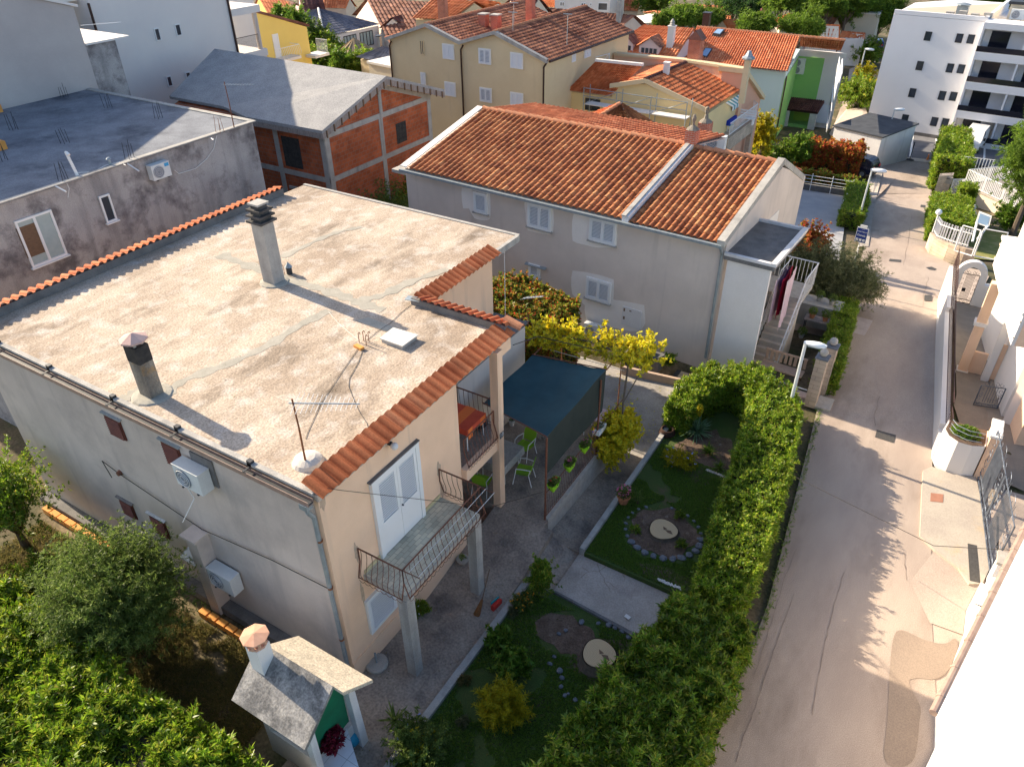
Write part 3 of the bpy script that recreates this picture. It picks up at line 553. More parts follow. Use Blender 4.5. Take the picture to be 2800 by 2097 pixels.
part(MB().ext([(X0,YW-.30,-.6),(X1-.1,YW-.30,-.6),(X1-.1,YW-.30,-.35),(X0,YW-.30,-.35)],(0,.29,0)),'foundation_ledge',MT['dark concrete'],H)
XF=X1
P=GX('f',780,1275,XF);Q=GX('f',1110,935,XF);y0,y1=P[1]-.12,Q[1]+.06;zb=2.22;zt=4.48
door=part(MB().box(XF,y0,zb,XF+.09,y0+.12,zt).box(XF,y1-.12,zb,XF+.09,y1,zt).box(XF,y0+.12,zt-.08,XF+.09,y1-.12,zt),'balcony_door',MT['white paint'],H,label='white double balcony door with louvred upper panels')
lw=(y1-y0-.24)/2
for i in range(2):
 a=y0+.12+i*lw;m=MB();m.box(XF+.02,a+.004,zb+.02,XF+.075,a+lw-.004,zb+.95);m.box(XF+.02,a+.004,zb+.951,XF+.075,a+.09,zt-.09);m.box(XF+.02,a+lw-.09,zb+.951,XF+.075,a+lw-.004,zt-.09);m.box(XF+.02,a+.091,zt-.19,XF+.075,a+lw-.091,zt-.09)
 m2=MB();z0_,z1_=zb+.97,zt-.2;ns=17
 for q in range(ns):zz=z0_+(z1_-z0_)*q/ns;m2.ob((XF+.052,a+.09,zz+.01),(0,lw-.18,0),(.012,0,0),(0,0,.036))
 lf=part(m,'door_leaf',MT['white paint'],door);part(m2,'louvres',MT['white slats'],lf);part(MB().box(XF+.022,a+.091,zb+.951,XF+.03,a+lw-.091,zt-.191),'louvre_backing',MT['louvre dark'],lf)
part(MB().cyl((XF+.08,(y0+y1)/2+.04,zb+.98),(XF+.12,(y0+y1)/2+.04,zb+.98),.02,.02,8),'handle',MT['dark metal'],door)
part(MB().box(XF,y0-.04,zt+.0,XF+.09,y1+.04,zt+.03),'door_hood',MT['dark concrete'],H)
P=GX('f',862,372,XF+.1);wl=part(MB().cyl((XF,P[1],P[2]+.03),(XF+.07,P[1],P[2]+.03),.05,.05,10),'wall_lamp',MT['dark metal'],H);part(MB().blob((XF+.15,P[1],P[2]),.085,.085,.085,14,10),'globe',MT['white plaster'],wl,smooth=True)
on_wall(shutter,'g',622,225,860,415,(XF,0,0),90,H,leaves_=1,nsl=17,sill=None)if False else shutter(H,(XF,7.62,.30),(0,1,0),(1,0,0),.95,1.15,leaves_=1,nsl=17,sill=None)
mk('smudge',(.46,.33,.24),(.60,.44,.31),9,.95)
def smudge(y,z,w,h,X=XF):
 n=16;part(MB().ext([(X+.0005,y+w*(.5+.12*math.sin(i*2.3))*math.cos(2*math.pi*i/n),z+h*(.5+.15*math.sin(i*1.7))*math.sin(2*math.pi*i/n))for i in range(n)],(.0012,0,0)),'stain',MT['smudge'],H)
for a_ in((7.66,3.0,.12,.55),(10.66,3.05,.16,.5),(10.72,2.35,.16,.5),(7.62,1.7,.10,.7),(7.05,4.95,.16,.35)):smudge(*a_)
B=thing('front_balcony','tiled concrete balcony on two posts with rusty pot-bellied railing and washing lines','balcony',(-8.0,9.2,2.0))if False else H
part(MB().box(XF+.002,7.74,2.04,-7.47,10.62,2.21),'balcony_slab',MT['concrete'],H)
MT['balcony tile']=brickmat('balcony tile',(.64,.58,.43),(.46,.44,.34),(.30,.27,.22),.22,.11,.006,.5,.5,'yx',bump=.1)
part(MB().box(XF+.01,7.76,2.21,-7.5,10.6,2.225),'balcony_floor',MT['balcony tile'],H);part(MB().box(XF+.001,7.78,2.226,XF+.03,y0-.01,2.32).box(XF+.001,y1+.01,2.226,XF+.03,10.6,2.32),'skirting',mk('skirting tile',(.6,.5,.28),None,3,.6),H)
part(MB().box(-7.72,7.72,-.72,-7.46,7.98,2.04),'post',MT['concrete'],H);part(MB().box(-7.72,10.38,-.72,-7.46,10.64,2.04),'post',MT['concrete'],H)
def belly_rail(pts,z0,hgt_,nper,outs,parent,name='railing',bell=.12,rr=.010,sc_=True):
 fr=MB()
 for i in range(len(pts)):p=vec(*pts[i]);
 for(a,b),o_ in zip(zip(pts[:-1],pts[1:]),outs):
  a,b,o=vec(*a),vec(*b),vec(*o_)
  fr.cyl(a+vec(0,0,z0+hgt_),b+vec(0,0,z0+hgt_),.020,.020,6);d=unit(b-a);fr.ob(a+vec(0,0,z0+.06)+o*bell*.8,b-a,o*.02,vec(0,0,.012));L_=np.linalg.norm(b-a);n=max(2,int(round(L_*nper)))
  fr.tube([a+vec(0,0,z0+hgt_),a+o*.0+vec(0,0,z0+hgt_*.55),a+o*bell+vec(0,0,z0+.06)],.014,6);fr.tube([b+vec(0,0,z0+hgt_),b+vec(0,0,z0+hgt_*.55),b+o*bell+vec(0,0,z0+.06)],.014,6)
  bars=MB();rail_belly(bars,a,b,z0+.04,hgt_-.05,n,bell,o,rr*.75);r_=part(fr,name,MT['rust'],parent)if False else None
  if sc_:
   for i in range(n):
    p=a+(b-a)*(i+.5)/n+o*bell*.95+vec(0,0,z0+.02);R_=L_/n*.46
    for q in range(6):t0,t1=math.pi*q/6,math.pi*(q+1)/6;bars.cyl(p+d*R_*math.cos(t0)-vec(0,0,R_*math.sin(t0)),p+d*R_*math.cos(t1)-vec(0,0,R_*math.sin(t1)),.006,.006,4,False)
  fr.v2=getattr(fr,'v2',[])+[bars]
 root=part(fr,name,MT['rust'],parent)
 for bb in fr.v2:part(bb,'bars',MT['rust'],root)
 return root
belly_rail([(XF+.02,7.70,0),(-7.44,7.70,0),(-7.44,10.64,0),(XF+.02,10.64,0)],2.22,.88,6.5,[(0,-1,0),(1,0,0),(0,1,0)],H,'balcony_railing')
mb=MB();mb.cyl((-7.44,7.72,3.08),(-7.02,7.72,3.10),.012,.012,5);mb.cyl((-7.44,10.62,3.08),(-7.02,10.62,3.10),.012,.012,5);dr=part(mb,'line_arm',MT['rust'],H)
for q in(-7.28,-7.04):wire('washing_line',[(q,7.72,3.12),(q,9.2,3.10),(q,10.62,3.12)],.006,MT['white cord'],H)
wire('cable',[GX('f',300,740,-8.5),GX('f',430,760,-8.3),GZ('f',1050,830,3.2),GZ('f',1700,905,1.8),(-7.18,13.2,1.0)],.007,MT['cable'],H)
part(MB().box(XN,11.56,-.62,XN+.002,13.8,ZR-.16),'loggia_wall',MT['pale plaster'],H)if False else None
part(MB().box(X1-.02,13.02,-.4,X1+.22,13.26,ZR-.16),'pillar',MT['peach stucco'],H,label='peach corner pillar with the house number')
part(MB().box(XN,11.56,2.05,X1-.021,13.6,2.32),'loggia_floor',MT['old paving'],H);part(MB().box(X1-.02,11.562,2.04,X1+.16,13.019,2.40),'loggia_beam',MT['peach stucco'],H)
part(MB().box(X1-.02,13.261,ZR-.5,X1+.1,13.86,ZR-.161).box(XN+.1,13.70,ZR-.4,X1-.021,13.86,ZR-.161),'roof_beam',MT['peach stucco'],H)
belly_rail([(X1+.08,11.62,0),(X1+.08,13.0,0)],2.42,.92,7,[(1,0,0)],H,'loggia_railing')
a_,b_=(-10.9,13.55,0),(-8.75,13.55,0);belly_rail([a_,b_],2.32,.9,6.5,[(0,1,0)],H,'loggia_railing',bell=.05);belly_rail([(-11.3,12.9,0),(-10.9,13.55,0)],2.32,.9,6.5,[(-.8,.6,0)],H,'loggia_railing',bell=.03)
part(MB().box(XN-.02,13.9,-.6,-10.35,17.65,3.1),'lean_to',MT['pale plaster'],H,label='low grey annex with a flat top behind the shade net');part(MB().box(XN-.02,13.88,3.1,-10.28,17.7,3.16),'lean_to_top',MT['dark concrete'],H)
pl=part(MB().box(X1+.2201,13.05,2.42,X1+.226,13.24,2.60),'number_plate',MT['dark metal'],H);
def text(s,P,u,up,size,m,parent,name='lettering',ext_=.002):
 cu=bpy.data.curves.new(name,'FONT');cu.body=s;cu.size=size;cu.extrude=ext_;cu.align_x='CENTER';cu.align_y='CENTER';o=bpy.data.objects.new(name,cu);COL.objects.link(o)
 bpy.context.view_layer.update();dg=bpy.context.evaluated_depsgraph_get();me=bpy.data.meshes.new_from_object(o.evaluated_get(dg));bpy.data.objects.remove(o)
 me.materials.clear();me.materials.append(m);u=unit(vec(*u));up=unit(vec(*up));n=np.cross(u,up)
 X=np.zeros(len(me.vertices)*3);me.vertices.foreach_get('co',X);X=X.reshape(-1,3);W_=np.array(P)+X[:,:1]*u+X[:,1:2]*up+X[:,2:]*n
 Mi=np.array(ROOT[parent].inverted());W_=W_@Mi[:3,:3].T+Mi[:3,3];me.vertices.foreach_set('co',W_.ravel());me.update()
 o=bpy.data.objects.new(name,me);COL.objects.link(o);o.parent=parent;ROOT[o]=ROOT[parent];return o
text('10',(X1+.229,13.145,2.51),(0,1,0),(0,0,1),.17,MT['white paint'],pl)
mb=MB();A_=GX('h',325,190,-10.6);mb.tube([(XN,17.6,2.55),(XN+.9,18.3,3.0),(XN+1.1,17.9,2.1)],.016,6);part(mb,'line_frame',MT['rusty pipe'],H)
for q in(.1,.5,.9):wire('washing_line',[(XN,17.6+q,2.9-q*.2),(XN+1.0,18.2-q*.2,2.95-q*.6)],.005,MT['white cord'],H)
wire('drop_pipe',[(XN-.05,18.4,ZR-.2),(XN-.05,18.4,2.2)],.012,MT['white cord'],H)
ZN=6.585  # coordinates of this grey house and tall_grey_block are scaled outward about the camera
NB=thing('unfinished_flat_roof_house','raw grey rendered house with an unfinished flat roof bristling with rebar','house',(-30.45,13.29,-.6))
part(MB().prism([(-25.00,8.41),(-25.00,20.87),(-35.87,20.87),(-35.87,8.41)],-2,ZN-.03),'wall',MT['grey wall'],NB)
rf=part(MB().prism([(-24.93,8.30),(-24.93,20.98),(-35.87,20.98),(-35.87,8.30)],ZN-.03,ZN),'roof',MT['flat grey roof'],NB)
part(MB().box(-25.13,8.30,ZN+.001,-24.91,20.98,ZN+.035).box(-35.87,20.76,ZN+.001,-25.13,21.00,ZN+.04),'roof_kerb',MT['concrete'],rf)
def wall_x(k,x0,y0,x1,y1,X,fn,parent,**kw):return on_wall(fn,k,x0,y0,x1,y1,(X,0,0),90,parent,**kw)
a=wall_x('a',80,1340,405,1535,-25.00,pane_window,NB,mull=1,sill='white paint',fw=.07,pane='window curtain')
P=GX('a',105,1400,-25.00);Q=GX('a',245,1500,-25.00);part(MB().box(-24.995,P[1]-.02,4.681,-24.97,P[1]+.6,5.700),'wooden_blind',MT['wood'],a)
wall_x('a',590,1190,705,1325,-25.00,pane_window,NB,sill='white paint',fw=.06)
ac_unit('air conditioner with a blue badge under the edge of the grey neighbour roof',(-24.96,16.11,5.766),math.pi/2,.92,mark=True)
n=0
for i,q in enumerate([(85,785),(395,865),(390,585),(655,650),(960,715),(1330,800),(385,1090),(785,960),(20,970)]):
 P=GZ('a',*q,ZN);hh_=.62 if i!=2 else.5;m=MB()
 for dx,dy in((-.1,-.12),(.12,-.1),(-.1,.12),(.12,.1)):m.cyl(P+vec(dx,dy,0),P+vec(dx+random.uniform(-.05,.05),dy+random.uniform(-.05,.05),hh_*random.uniform(.8,1.1)),.011,.009,4)
 part(m,'rebar',MT['rusty pipe']if i==5 else MT['black iron'],NB)
P=GZ('a',470,1065,ZN);part(MB().tube([P,P+vec(-.1,-.05,.72),P+vec(-.02,-.1,.82),P+vec(.1,-.1,.75)],.05,8),'vent_pipe',MT['white paint'],NB)
P=GZ('a',668,1000,ZN);part(MB().cyl(P,P+vec(0,0,.22),.05,.05,8).cyl(P+vec(0,0,.22),P+vec(0,0,.28),.09,.03,8),'vent_pipe',MT['galvanised'],NB)
for q in[(15,905),(-8,680)]:P=GZ('a',*q,ZN);part(MB().box(P[0]-.2,P[1]-.2,ZN,P[0]+.1,P[1]+.15,ZN+.3),'loose_block',MT['orange brick'],NB)
P=GZ('a',1415,775,ZN);antenna('roof_antenna','red rusty mast with small white aerial on the grey neighbour roof corner',P,HT('a',1362,495,P)-ZN,unit(GZ('a',1575,560,ZN+1.2)-GZ('a',1380,560,ZN+1.2)),1.15,10,.28,matp='rust',vert=False)
for k_,q in enumerate([[(770,990),(840,1035)],[(335,1125),(400,1160)],[(1270,835),(1290,845)]]):
 A_=GX('a',*q[0],-24.92);B_=GX('a',*q[1],-24.5);part(MB().cyl(A_,B_,.025,.025,7),'drain_spout',MT['white cord'],NB)
wire('cable',[GX('a',*q,-24.95)for q in[(1055,1030),(1080,1050),(1180,1020),(1250,960),(1290,900),(1310,820)]],.012,MT['white cord'],NB)
wire('cable',[GX('a',*q,-24.95)for q in[(400,1100),(418,1140),(410,1195)]],.010,MT['white cord'],NB)
wire('cable',[GZ('a',*q,ZN+.01)for q in[(470,1045),(560,1040),(640,1000),(720,980),(760,1000)]],.012,MT['white cord'],NB)
TB=thing('tall_grey_block','tall bare grey gable wall rising behind the neighbour roof','building',(-44.29,12.18,-0.600))
part(MB().ext([(-35.93,9.08,-2.000),(-35.93,21.42,-2.000),(-35.93,21.42,9.996),(-35.93,15.39,11.900),(-35.93,9.08,11.900)],(-7,0,0)),'wall',mk('grey stucco tall',(.50,.46,.43),(.44,.40,.38),.5,.9,fine=.06),TB)
part(MB().ext([(-35.82,8.97,11.901),(-35.82,15.39,11.901),(-35.82,21.59,9.951),(-35.82,21.59,10.062),(-35.82,15.39,12.033),(-35.82,8.97,12.033)],(-7.2,0,0)),'coping',MT['white plaster'],TB)
part(MB().box(-43,21.43,-2,-35.95,22.97,8.379),'terrace_wall',MT['grey wall'],TB);part(MB().box(-43,21.43,8.381,-35.85,23.69,8.468),'terrace_slab',MT['white plaster'],TB)
m=MB()
for q in range(5):m.cyl((-36.54-q*.6,21.70,8.468),(-36.54-q*.6,21.70,9.021),.015,.015,5)
m.cyl((-36.54,21.70,9.021),(-39.86,21.70,9.021),.02,.02,5).cyl((-36.09,21.59,9.187),(-36.54,23.91,8.966),.012,.012,5);part(m,'railing',MT['white paint'],TB)
WB=thing('white_apartment_building','big white apartment house, blank shaded wall with four tiny windows','building',(-46,31,-1.5))
part(MB().ext([(-42,25.9,-3),(-42,35.0,-3),(-42,35.0,9.0),(-42,33.4,9.6),(-42,31.3,10.8),(-42,25.9,12.3)],(-9,0,0)),'wall',MT['white plaster'],WB)
part(MB().ext([(-41.8,35.25,8.93),(-41.8,33.4,9.65),(-41.8,31.3,10.86),(-41.8,25.7,12.42),(-41.8,25.7,12.55),(-41.8,31.35,11.0),(-41.8,33.5,9.8),(-41.8,35.25,9.07)],(-9.4,0,0)),'roof',MT['tile old'],WB)
for q in[(925,175,975,245),(1050,150,1100,215),(1000,465,1045,520),(1115,440,1155,475)]:wall_x('a',*q,-42,pane_window,WB,fw=.05,sill=None)
for yy in(25.87,34.98):part(MB().cyl((-41.93,yy,-2),(-41.93,yy,9.2),.07,.07,8),'downpipe',MT['brown pipe'],WB)
for z0_ in(4.66,7.3):part(MB().box(-45.5,35.01,z0_,-42.0,37.5,z0_+.42),'balcony_slab',MT['white plaster'],WB)
part(MB().cyl((-42.25,37.15,5.08),(-42.25,37.15,7.3),.16,.16,14),'column',MT['pale plaster'],WB,smooth=False);part(MB().box(-45.5,37.2,2,-42.1,37.45,4.66).box(-45.5,37.46,2,-45.3,40,8),'wall',MT['white plaster'],WB)
for z0_,nm in((5.08,''),(7.72,'')):
 m=MB();m.cyl((-42.03,35.05,z0_+.95),(-42.03,36.95,z0_+.95),.02,.02,5)
 for q in range(22):yy=35.1+q*.088;m.cyl((-42.03,yy,z0_+.03),(-42.03,yy,z0_+.95),.010,.010,4,False)
 part(m,'railing',MT['black iron']if z0_<6 else MT['white paint'],WB)
part(MB().box(-44.5,22,-3,-43.9,25.86,10.5),'wall',MT['white plaster'],WB);
for z0_ in(6.55,9.3):part(MB().box(-43.89,23.2,z0_,-42.7,25.82,z0_+.2),'balcony_slab',MT['white plaster'],WB)
m=MB();m.cyl((-42.75,23.2,7.6),(-42.75,25.8,7.6),.02,.02,5)
for q in range(18):m.cyl((-42.75,23.3+q*.145,6.76),(-42.75,23.3+q*.145,7.6),.012,.012,4,False)
part(m,'railing',MT['dark metal'],WB);part(MB().box(-43.88,24.3,6.76,-43.85,25.2,8.6),'door',MT['glass'],WB)
ac_unit('air conditioner on the far recessed balcony of the white apartment house',(-43.3,24.9,6.9),math.pi/2,1.0)
MT['hollow brick']=brickmat('hollow brick',(.50,.13,.05),(.36,.09,.035),(.28,.18,.13),.30,.20,.012,.9,.5,'xz',bump=.5)
MT['board fascia']=mat('board fascia',(.33,.28,.25),(.22,.18,.16),5,.9,fine=.25,stretch=(4,4,.6),bump=.5)
BB=thing('brick_house','unfinished red hollow-brick house with a grey concrete gable roof','house',(-31,30,-1.2))
BX0,BX1,BY0,BY1=-36.6,-26.0,25.65,34.0;ZB,ZA=4.75,6.15;YM=29.85
part(MB().ext([(BX1,BY0,-3),(BX1,BY1,-3),(BX1,BY1,ZB),(BX1,YM,ZA),(BX1,BY0,ZB)],(BX0-BX1,0,0)),'wall',MT['hollow brick'],BB)
cc=MB();e_=.03
for yy in(BY0,29.6,BY1-.3):cc.box(BX1,yy,-2.5,BX1+e_,yy+.3,ZB-.2)
for zz in(2.35,ZB-.28):cc.box(BX1+.001,BY0,zz,BX1+e_+.004,BY1,zz+.26)
for a0,b0 in((BY0,ZB),(BY1,ZB)):cc.ext([(BX1+.002,a0,b0-.02),(BX1+.002,YM,ZA-.02),(BX1+.002,YM,ZA-.25),(BX1+.002,a0,b0-.25)],(e_+.006,0,0))
cc.box(BX1+.002,YM-.12,ZB-.02,BX1+e_+.002,YM+.12,ZA-.1)
for xx in(BX1-.3,BX1-3.4,BX1-6.5,BX0):cc.box(xx,BY0-e_,-2.5,xx+.3,BY0,ZB-.2)
for zz in(2.35,ZB-.28):cc.box(BX0,BY0-e_-.004,zz,BX1,BY0-.001,zz+.26)
part(cc,'concrete_frame',MT['concrete'],BB)
for q in[((BX1+.001,30.9,2.85),(0,1,0),(1,0,0),.8,.95)]:part(MB().ob(q[0],vec(0,.85,0),vec(.006,0,0),vec(0,0,1.05)),'opening_shade',MT['soot black'],BB)  # near-black panel paints the unlit inside of the opening onto solid brick
m=MB();m.ob((BX1-2.9,BY0-.006,2.75),(1.2,0,0),(0,.005,0),(0,0,1.5));part(m,'opening_shade',MT['soot black'],BB)
m=MB();m.ob((BX1-2.6,BY0-.006,-.3),(1.0,0,0),(0,.005,0),(0,0,1.9));part(m,'opening_shade',MT['soot black'],BB);part(MB().box(BX1-2.9,BY0-.05,1.6,BX1-1.3,BY0-.001,1.75),'lintel',MT['concrete'],BB)
m=MB();m.ob((BX1-5.9,BY0-.006,2.75),(1.2,0,0),(0,.005,0),(0,0,1.5));part(m,'opening_shade',MT['soot black'],BB)
P1=vec(-25.55,25.15,4.93);P2=vec(-30.44,25.06,4.93);P3=vec(-32.9,25.85,4.93);P4=vec(-37.1,25.85,4.93);R1=vec(-25.4,29.85,6.42);R2=vec(-38.3,30.35,6.42);Q1=vec(-25.3,34.45,4.85);Q2=vec(-38.5,34.5,4.85)
part(MB().ext([P1,R1,R2,P4,P3,P2],(0,0,.14)),'roof',mk('rough concrete',(.36,.35,.34),(.29,.285,.28),1.2,.95,fine=.2,fscale=18,bump=.6),BB)
part(MB().ext([R1,Q1,Q2,R2],(0,0,.14)),'roof',MT['rough concrete'],BB)
part(MB().ext([P1+vec(.0,0,-.28),R1+vec(0,0,-.28),R1+vec(0,0,-.001),P1+vec(0,0,-.001)],(-.05,0,0)).ext([R1+vec(0,.001,-.28),Q1+vec(0,0,-.28),Q1+vec(0,0,-.001),R1+vec(0,.001,-.001)],(-.05,0,0)).ext([P2+vec(0,0,-.25),P1+vec(-.06,0,-.25),P1+vec(-.06,0,-.001),P2+vec(0,0,-.001)],(0,.05,0)),'fascia_board',MT['board fascia'],BB)
m=MB()
for a_,b_ in((P1,R1),(R1,Q1)):
 for i in range(9):q=a_+(b_-a_)*(i+.5)/9;part(MB().ob(q+vec(.001,-.03,-.33),(0,.06,0),(.05,0,0),(0,0,.33)),'board_clamp',MT['wood'],BB)
for q in[(30,160),(20,245),(120,200)]:P=GX('b',q[0]*1.0+20,q[1]+530,BX1+.01)
bush('overgrown_shrub','dark overgrown shrub between the brick house and the long grey house',(-23.7,26.8,-1.4),(1.6,1.5,1.9),MT['shrub leaf'],2600,5,.11,.045,group=None)
bush('overgrown_shrub','low dark shrub hanging at the foot of the brick wall',(-24.8,30.0,-1.2),(1.1,1.8,1.3),MT['hedge leaf dark'],1500,5,.11,.045)
YW2=math.radians(-2.96)
LH=thing('long_tiled_house','long grey rendered house with weathered barrel-tile roof in two halves','house',(-6.05,23.85,-.6),YW2)
Mi=np.array(ROOT[LH].inverted())
def L2(P):return Mi[:3,:3]@vec(*P)+Mi[:3,3]
ux=vec(math.cos(YW2),math.sin(YW2),0)
ZE=5.10;ZRD=6.25;yr=5.3
part(MB().ext([(0,0,-1.2),(0,9.3,-1.2),(0,9.3,ZE-.5),(0,yr,ZRD-.14),(0,0,ZE-.12)],(-14.35,0,0)),'wall',MT['pale plaster'],LH,True)
mid=-3.72
def roof_quad(x0,x1,nc,nr,m,dz=0,oh=.28,bk=.46):
 part(MB().tiles((x0,-oh,ZE-.06+dz),(x1,-oh,ZE-.06+dz),(x1,yr,ZRD+dz),(x0,yr,ZRD+dz),nc,nr,.075,8,.03),'roof_tiles',m,LH,True,'weathered brown-orange barrel tiles')
 part(MB().tiles((x1,9.6,ZE+bk+dz),(x0,9.6,ZE+bk+dz),(x0,yr,ZRD+dz),(x1,yr,ZRD+dz),nc,nr-2,.07,6,.03),'roof_tiles',MT['tile orange'],LH,True)
 part(MB().ext([(x0,-oh,ZE-.13+dz),(x0,yr,ZRD-.07+dz),(x0,9.6,ZE+bk-.08+dz),(x0,9.6,ZE+bk-.13+dz),(x0,yr,ZRD-.13+dz),(x0,-oh,ZE-.2+dz)],(x1-x0,0,0)),'roof_slab',MT['mortar'],LH,True)
 part(MB().ridge((x0,yr,ZRD+.03+dz),(x1,yr,ZRD+.03+dz),int((x1-x0)/.42),.10,7,1.35),'ridge_tiles',MT['ridge clay'],LH,True)
roof_quad(-14.0,mid-.12,38,17,MT['tile warm'],.05);roof_quad(mid+.14,-.22,14,17,MT['tile warm'],0,.28,-.42)
part(MB().ext([(mid-.12,-.3,ZE-.1),(mid-.12,yr+.2,ZRD+.1),(mid-.12,yr+.2,ZRD+.30),(mid-.12,-.3,ZE+.15)],(.26,0,0)),'party_wall',MT['old white plaster'],LH,True);part(MB().ext([(mid-.13,-.34,ZE+.151),(mid-.13,yr+.2,ZRD+.301),(mid-.13,yr+.2,ZRD+.34),(mid-.13,-.34,ZE+.19)],(.17,0,0)),'coping',MT['concrete'],LH,True)
part(MB().ext([(-.24,-.35,ZE-.14),(-.24,yr,ZRD-.04),(-.24,9.0,ZE-.62),(-.24,9.0,ZE-.36),(-.24,yr,ZRD+.2),(-.24,-.35,ZE+.1)],(.27,0,0)),'gable_coping',MT['concrete'],LH,True)
part(MB().ext([(-14.35,-.3,ZE+.04),(-14.35,yr,ZRD+.12),(-14.35,yr,ZRD+.16),(-14.35,-.3,ZE+.08)],(.34,0,0)),'white_flashing',MT['white plaster'],LH,True)
part(MB().box(-15.25,.1,ZE-.5,-14.36,4.6,ZE-.36),'side_canopy',MT['concrete'],LH,True)
part(MB().box(-14.35,-.42,ZE-.16,-.05,-.29,ZE-.06),'gutter',MT['galvanised'],LH,True)
m=MB().tube([(-.08,-.36,ZE-.16),(-.08,-.08,ZE-.5),(-.08,-.07,.4)],.05,8);part(m,'downpipe',MT['galvanised'],LH,True)
P=L2(GP('c',2030/2.4544*0+0,0,(-6,24,0),-3))if False else None
q=vec(mid+.02,yr-.1,ZRD);st=part(MB().box(q[0]-.22,q[1]-.2,q[2]+.2,q[0]+.22,q[1]+.2,q[2]+.72),'chimney',MT['brick red']if 'brick red' in MT else MT.setdefault('brick red',brickmat('brick red',(.50,.14,.07),(.42,.11,.06),(.5,.4,.33),.22,.075,.008)),LH,True)
part(MB().lathe(q+vec(0,0,.72),[(.30,0),(.28,.05),(.1,.2),(.07,.22),(.07,.36),(.1,.42),(.11,.52),(.06,.66),(.02,.68)],10),'chimney_pot',MT['mortar'],st)if False else part(MB().lathe(q+vec(0,0,.72),[(.26,0),(.24,.04),(.08,.16),(.05,.18),(.05,.30),(.08,.36),(.09,.44),(.05,.56),(.02,.58)],10),'chimney_pot',MT['stained stack'],LH,True)
PW=(-6.05,23.85,0);yw2=-2.96
def lhwin(k,x0,y0,x1,y1,lv,patch=None,ns=13):
 on_wall(shutter,k,x0,y0,x1,y1,PW,yw2,LH,leaves_=lv,nsl=ns)
 if patch:
  pts=[GP(k,*p,PW,yw2)for p in patch];pts=[p+vec(0,-.004,0)for p in pts];C_=sum(pts)/len(pts);out=[]
  N_=len(pts)
  for i in range(N_):
   a_,b_=pts[i],pts[(i+1)%N_]
   for t in(0,.33,.66):p=a_*(1-t)+b_*t;out.append(C_+(p-C_)*(1-.05*(t==0))*rng.uniform(.98,1.02))
  part(MB().ext(out,(0,.002,0)),'plaster_patch',MT['patch plaster'],LH)
lhwin('b',725,1280,822,1440,1,[(640,1255),(835,1270),(842,1470),(800,1485),(730,1470),(690,1400),(650,1400)])
lhwin('b',1090,1355,1246,1555,2,[(1065,1345),(1260,1370),(1262,1545),(1240,1580),(1085,1550),(1068,1430)])
lhwin('b',1508,1450,1678,1650,2,[(1388,1415),(1520,1430),(1680,1460),(1690,1656),(1600,1670),(1480,1650),(1380,1620)])
lhwin('h',748,135,905,322,2,[(640,85),(930,150),(930,290),(1148,330),(1130,510),(990,500),(870,470),(740,430),(730,330),(640,250)])
lhwin('h',360,45,435,150,1,None,10);part(MB().ob(GP('h',340,42,PW,yw2),(1.0,-.05,0),(0,-.16,-.04),(0,0,.02)),'hood',MT['galvanised'],LH)
a=GP('h',990,335,PW,yw2);b=GP('h',1105,480,PW,yw2);dd=part(MB().ob((a[0],a[1]-.03,b[2]-.1),(b[0]-a[0],b[1]-a[1],0),(0,.025,0),(0,0,a[2]-b[2]+.1)),'white_board_door',MT['old white plaster'],LH,label='peeling white board over a small door')
part(MB().ob((a[0]+.05,a[1]-.036,a[2]-.2),(.1,0,0),(0,.005,0),(0,0,.14)).ob((a[0]+.3,a[1]-.05,a[2]-.14),(.18,0,0),(0,.005,0),(0,0,.05)).ob((a[0]+.06,a[1]-.04,a[2]-.55),(.07,0,0),(0,.005,0),(0,0,.13)),'peeled_spot',MT['wood'],dd)
P=GP('h',740,440,PW,yw2);ac_unit('air conditioner standing by the grey long wall behind the yellow vine',(P[0]+.5,P[1]-.15,P[2]-.35),YW2,.9)
part(MB().box(.12,-.01,-1.2,1.62,.15,4.55),'entrance_wall',MT['patch plaster'],LH,True)
part(MB().box(-.0,-.1,4.45,1.75,3.5,4.6),'canopy',MT['dark concrete'],LH,True);part(MB().box(1.6,-.12,4.601,1.78,3.52,4.72).box(-.0,-.12,4.601,1.599,.02,4.70).box(-.0,3.4,4.601,1.599,3.52,4.70),'canopy_edge',MT['old white plaster'],LH,True)
part(MB().box(0,3.5,3.0,.02,6,4.2),'side_door',MT['white plaster'],LH,True)
part(MB().box(.02,3.2,1.9,2.2,4.6,2.05),'landing',MT['stone'],LH,True)
stp=MB();ns=12
for i in range(ns):stp.box(1.25,.9+i*.2,-.55,2.15,.9+(i+1)*.2,-.55+(i+1)*2.5/ns-.05)
part(stp,'steps',mk('step stone',(.62,.54,.44),(.55,.47,.38),3,.8,fine=.08),LH,True)
MT['flagstones']=mat('flagstones',(.42,.35,.33),(.52,.45,.42),2.5,.85,fine=.1)
part(MB().box(.15,-.2,-.6,4.3,8,-.5),'terrace',MT['flagstones'],LH,True)
m=MB().tube([(1.2,.85,.35),(1.2,3.3,2.95),(1.2,4.6,2.95)],.018,6)
for i in range(16):yy=.9+i*.15;z_=-.5+max(0,(yy-.9))*1.02;m.cyl((1.2,yy,z_),(1.2,yy+.12,z_+.88),.010,.010,4,False)
part(m,'inner_railing',MT['white paint'],LH,True)
m=MB().tube([(2.2,.8,.35),(2.2,3.2,2.95),(2.2,4.7,2.95),(.6,4.7,2.95)],.022,6)
for i in range(17):
 yy=.85+i*.145;z_=-.5+max(0,(yy-.9))*1.04;m.cyl((2.2,yy,z_),(2.2,yy+.1,z_+.44),.010,.010,4,False);m.cyl((2.2,yy+.1,z_+.44),(2.2,yy-.02,z_+.86),.010,.010,4,False)
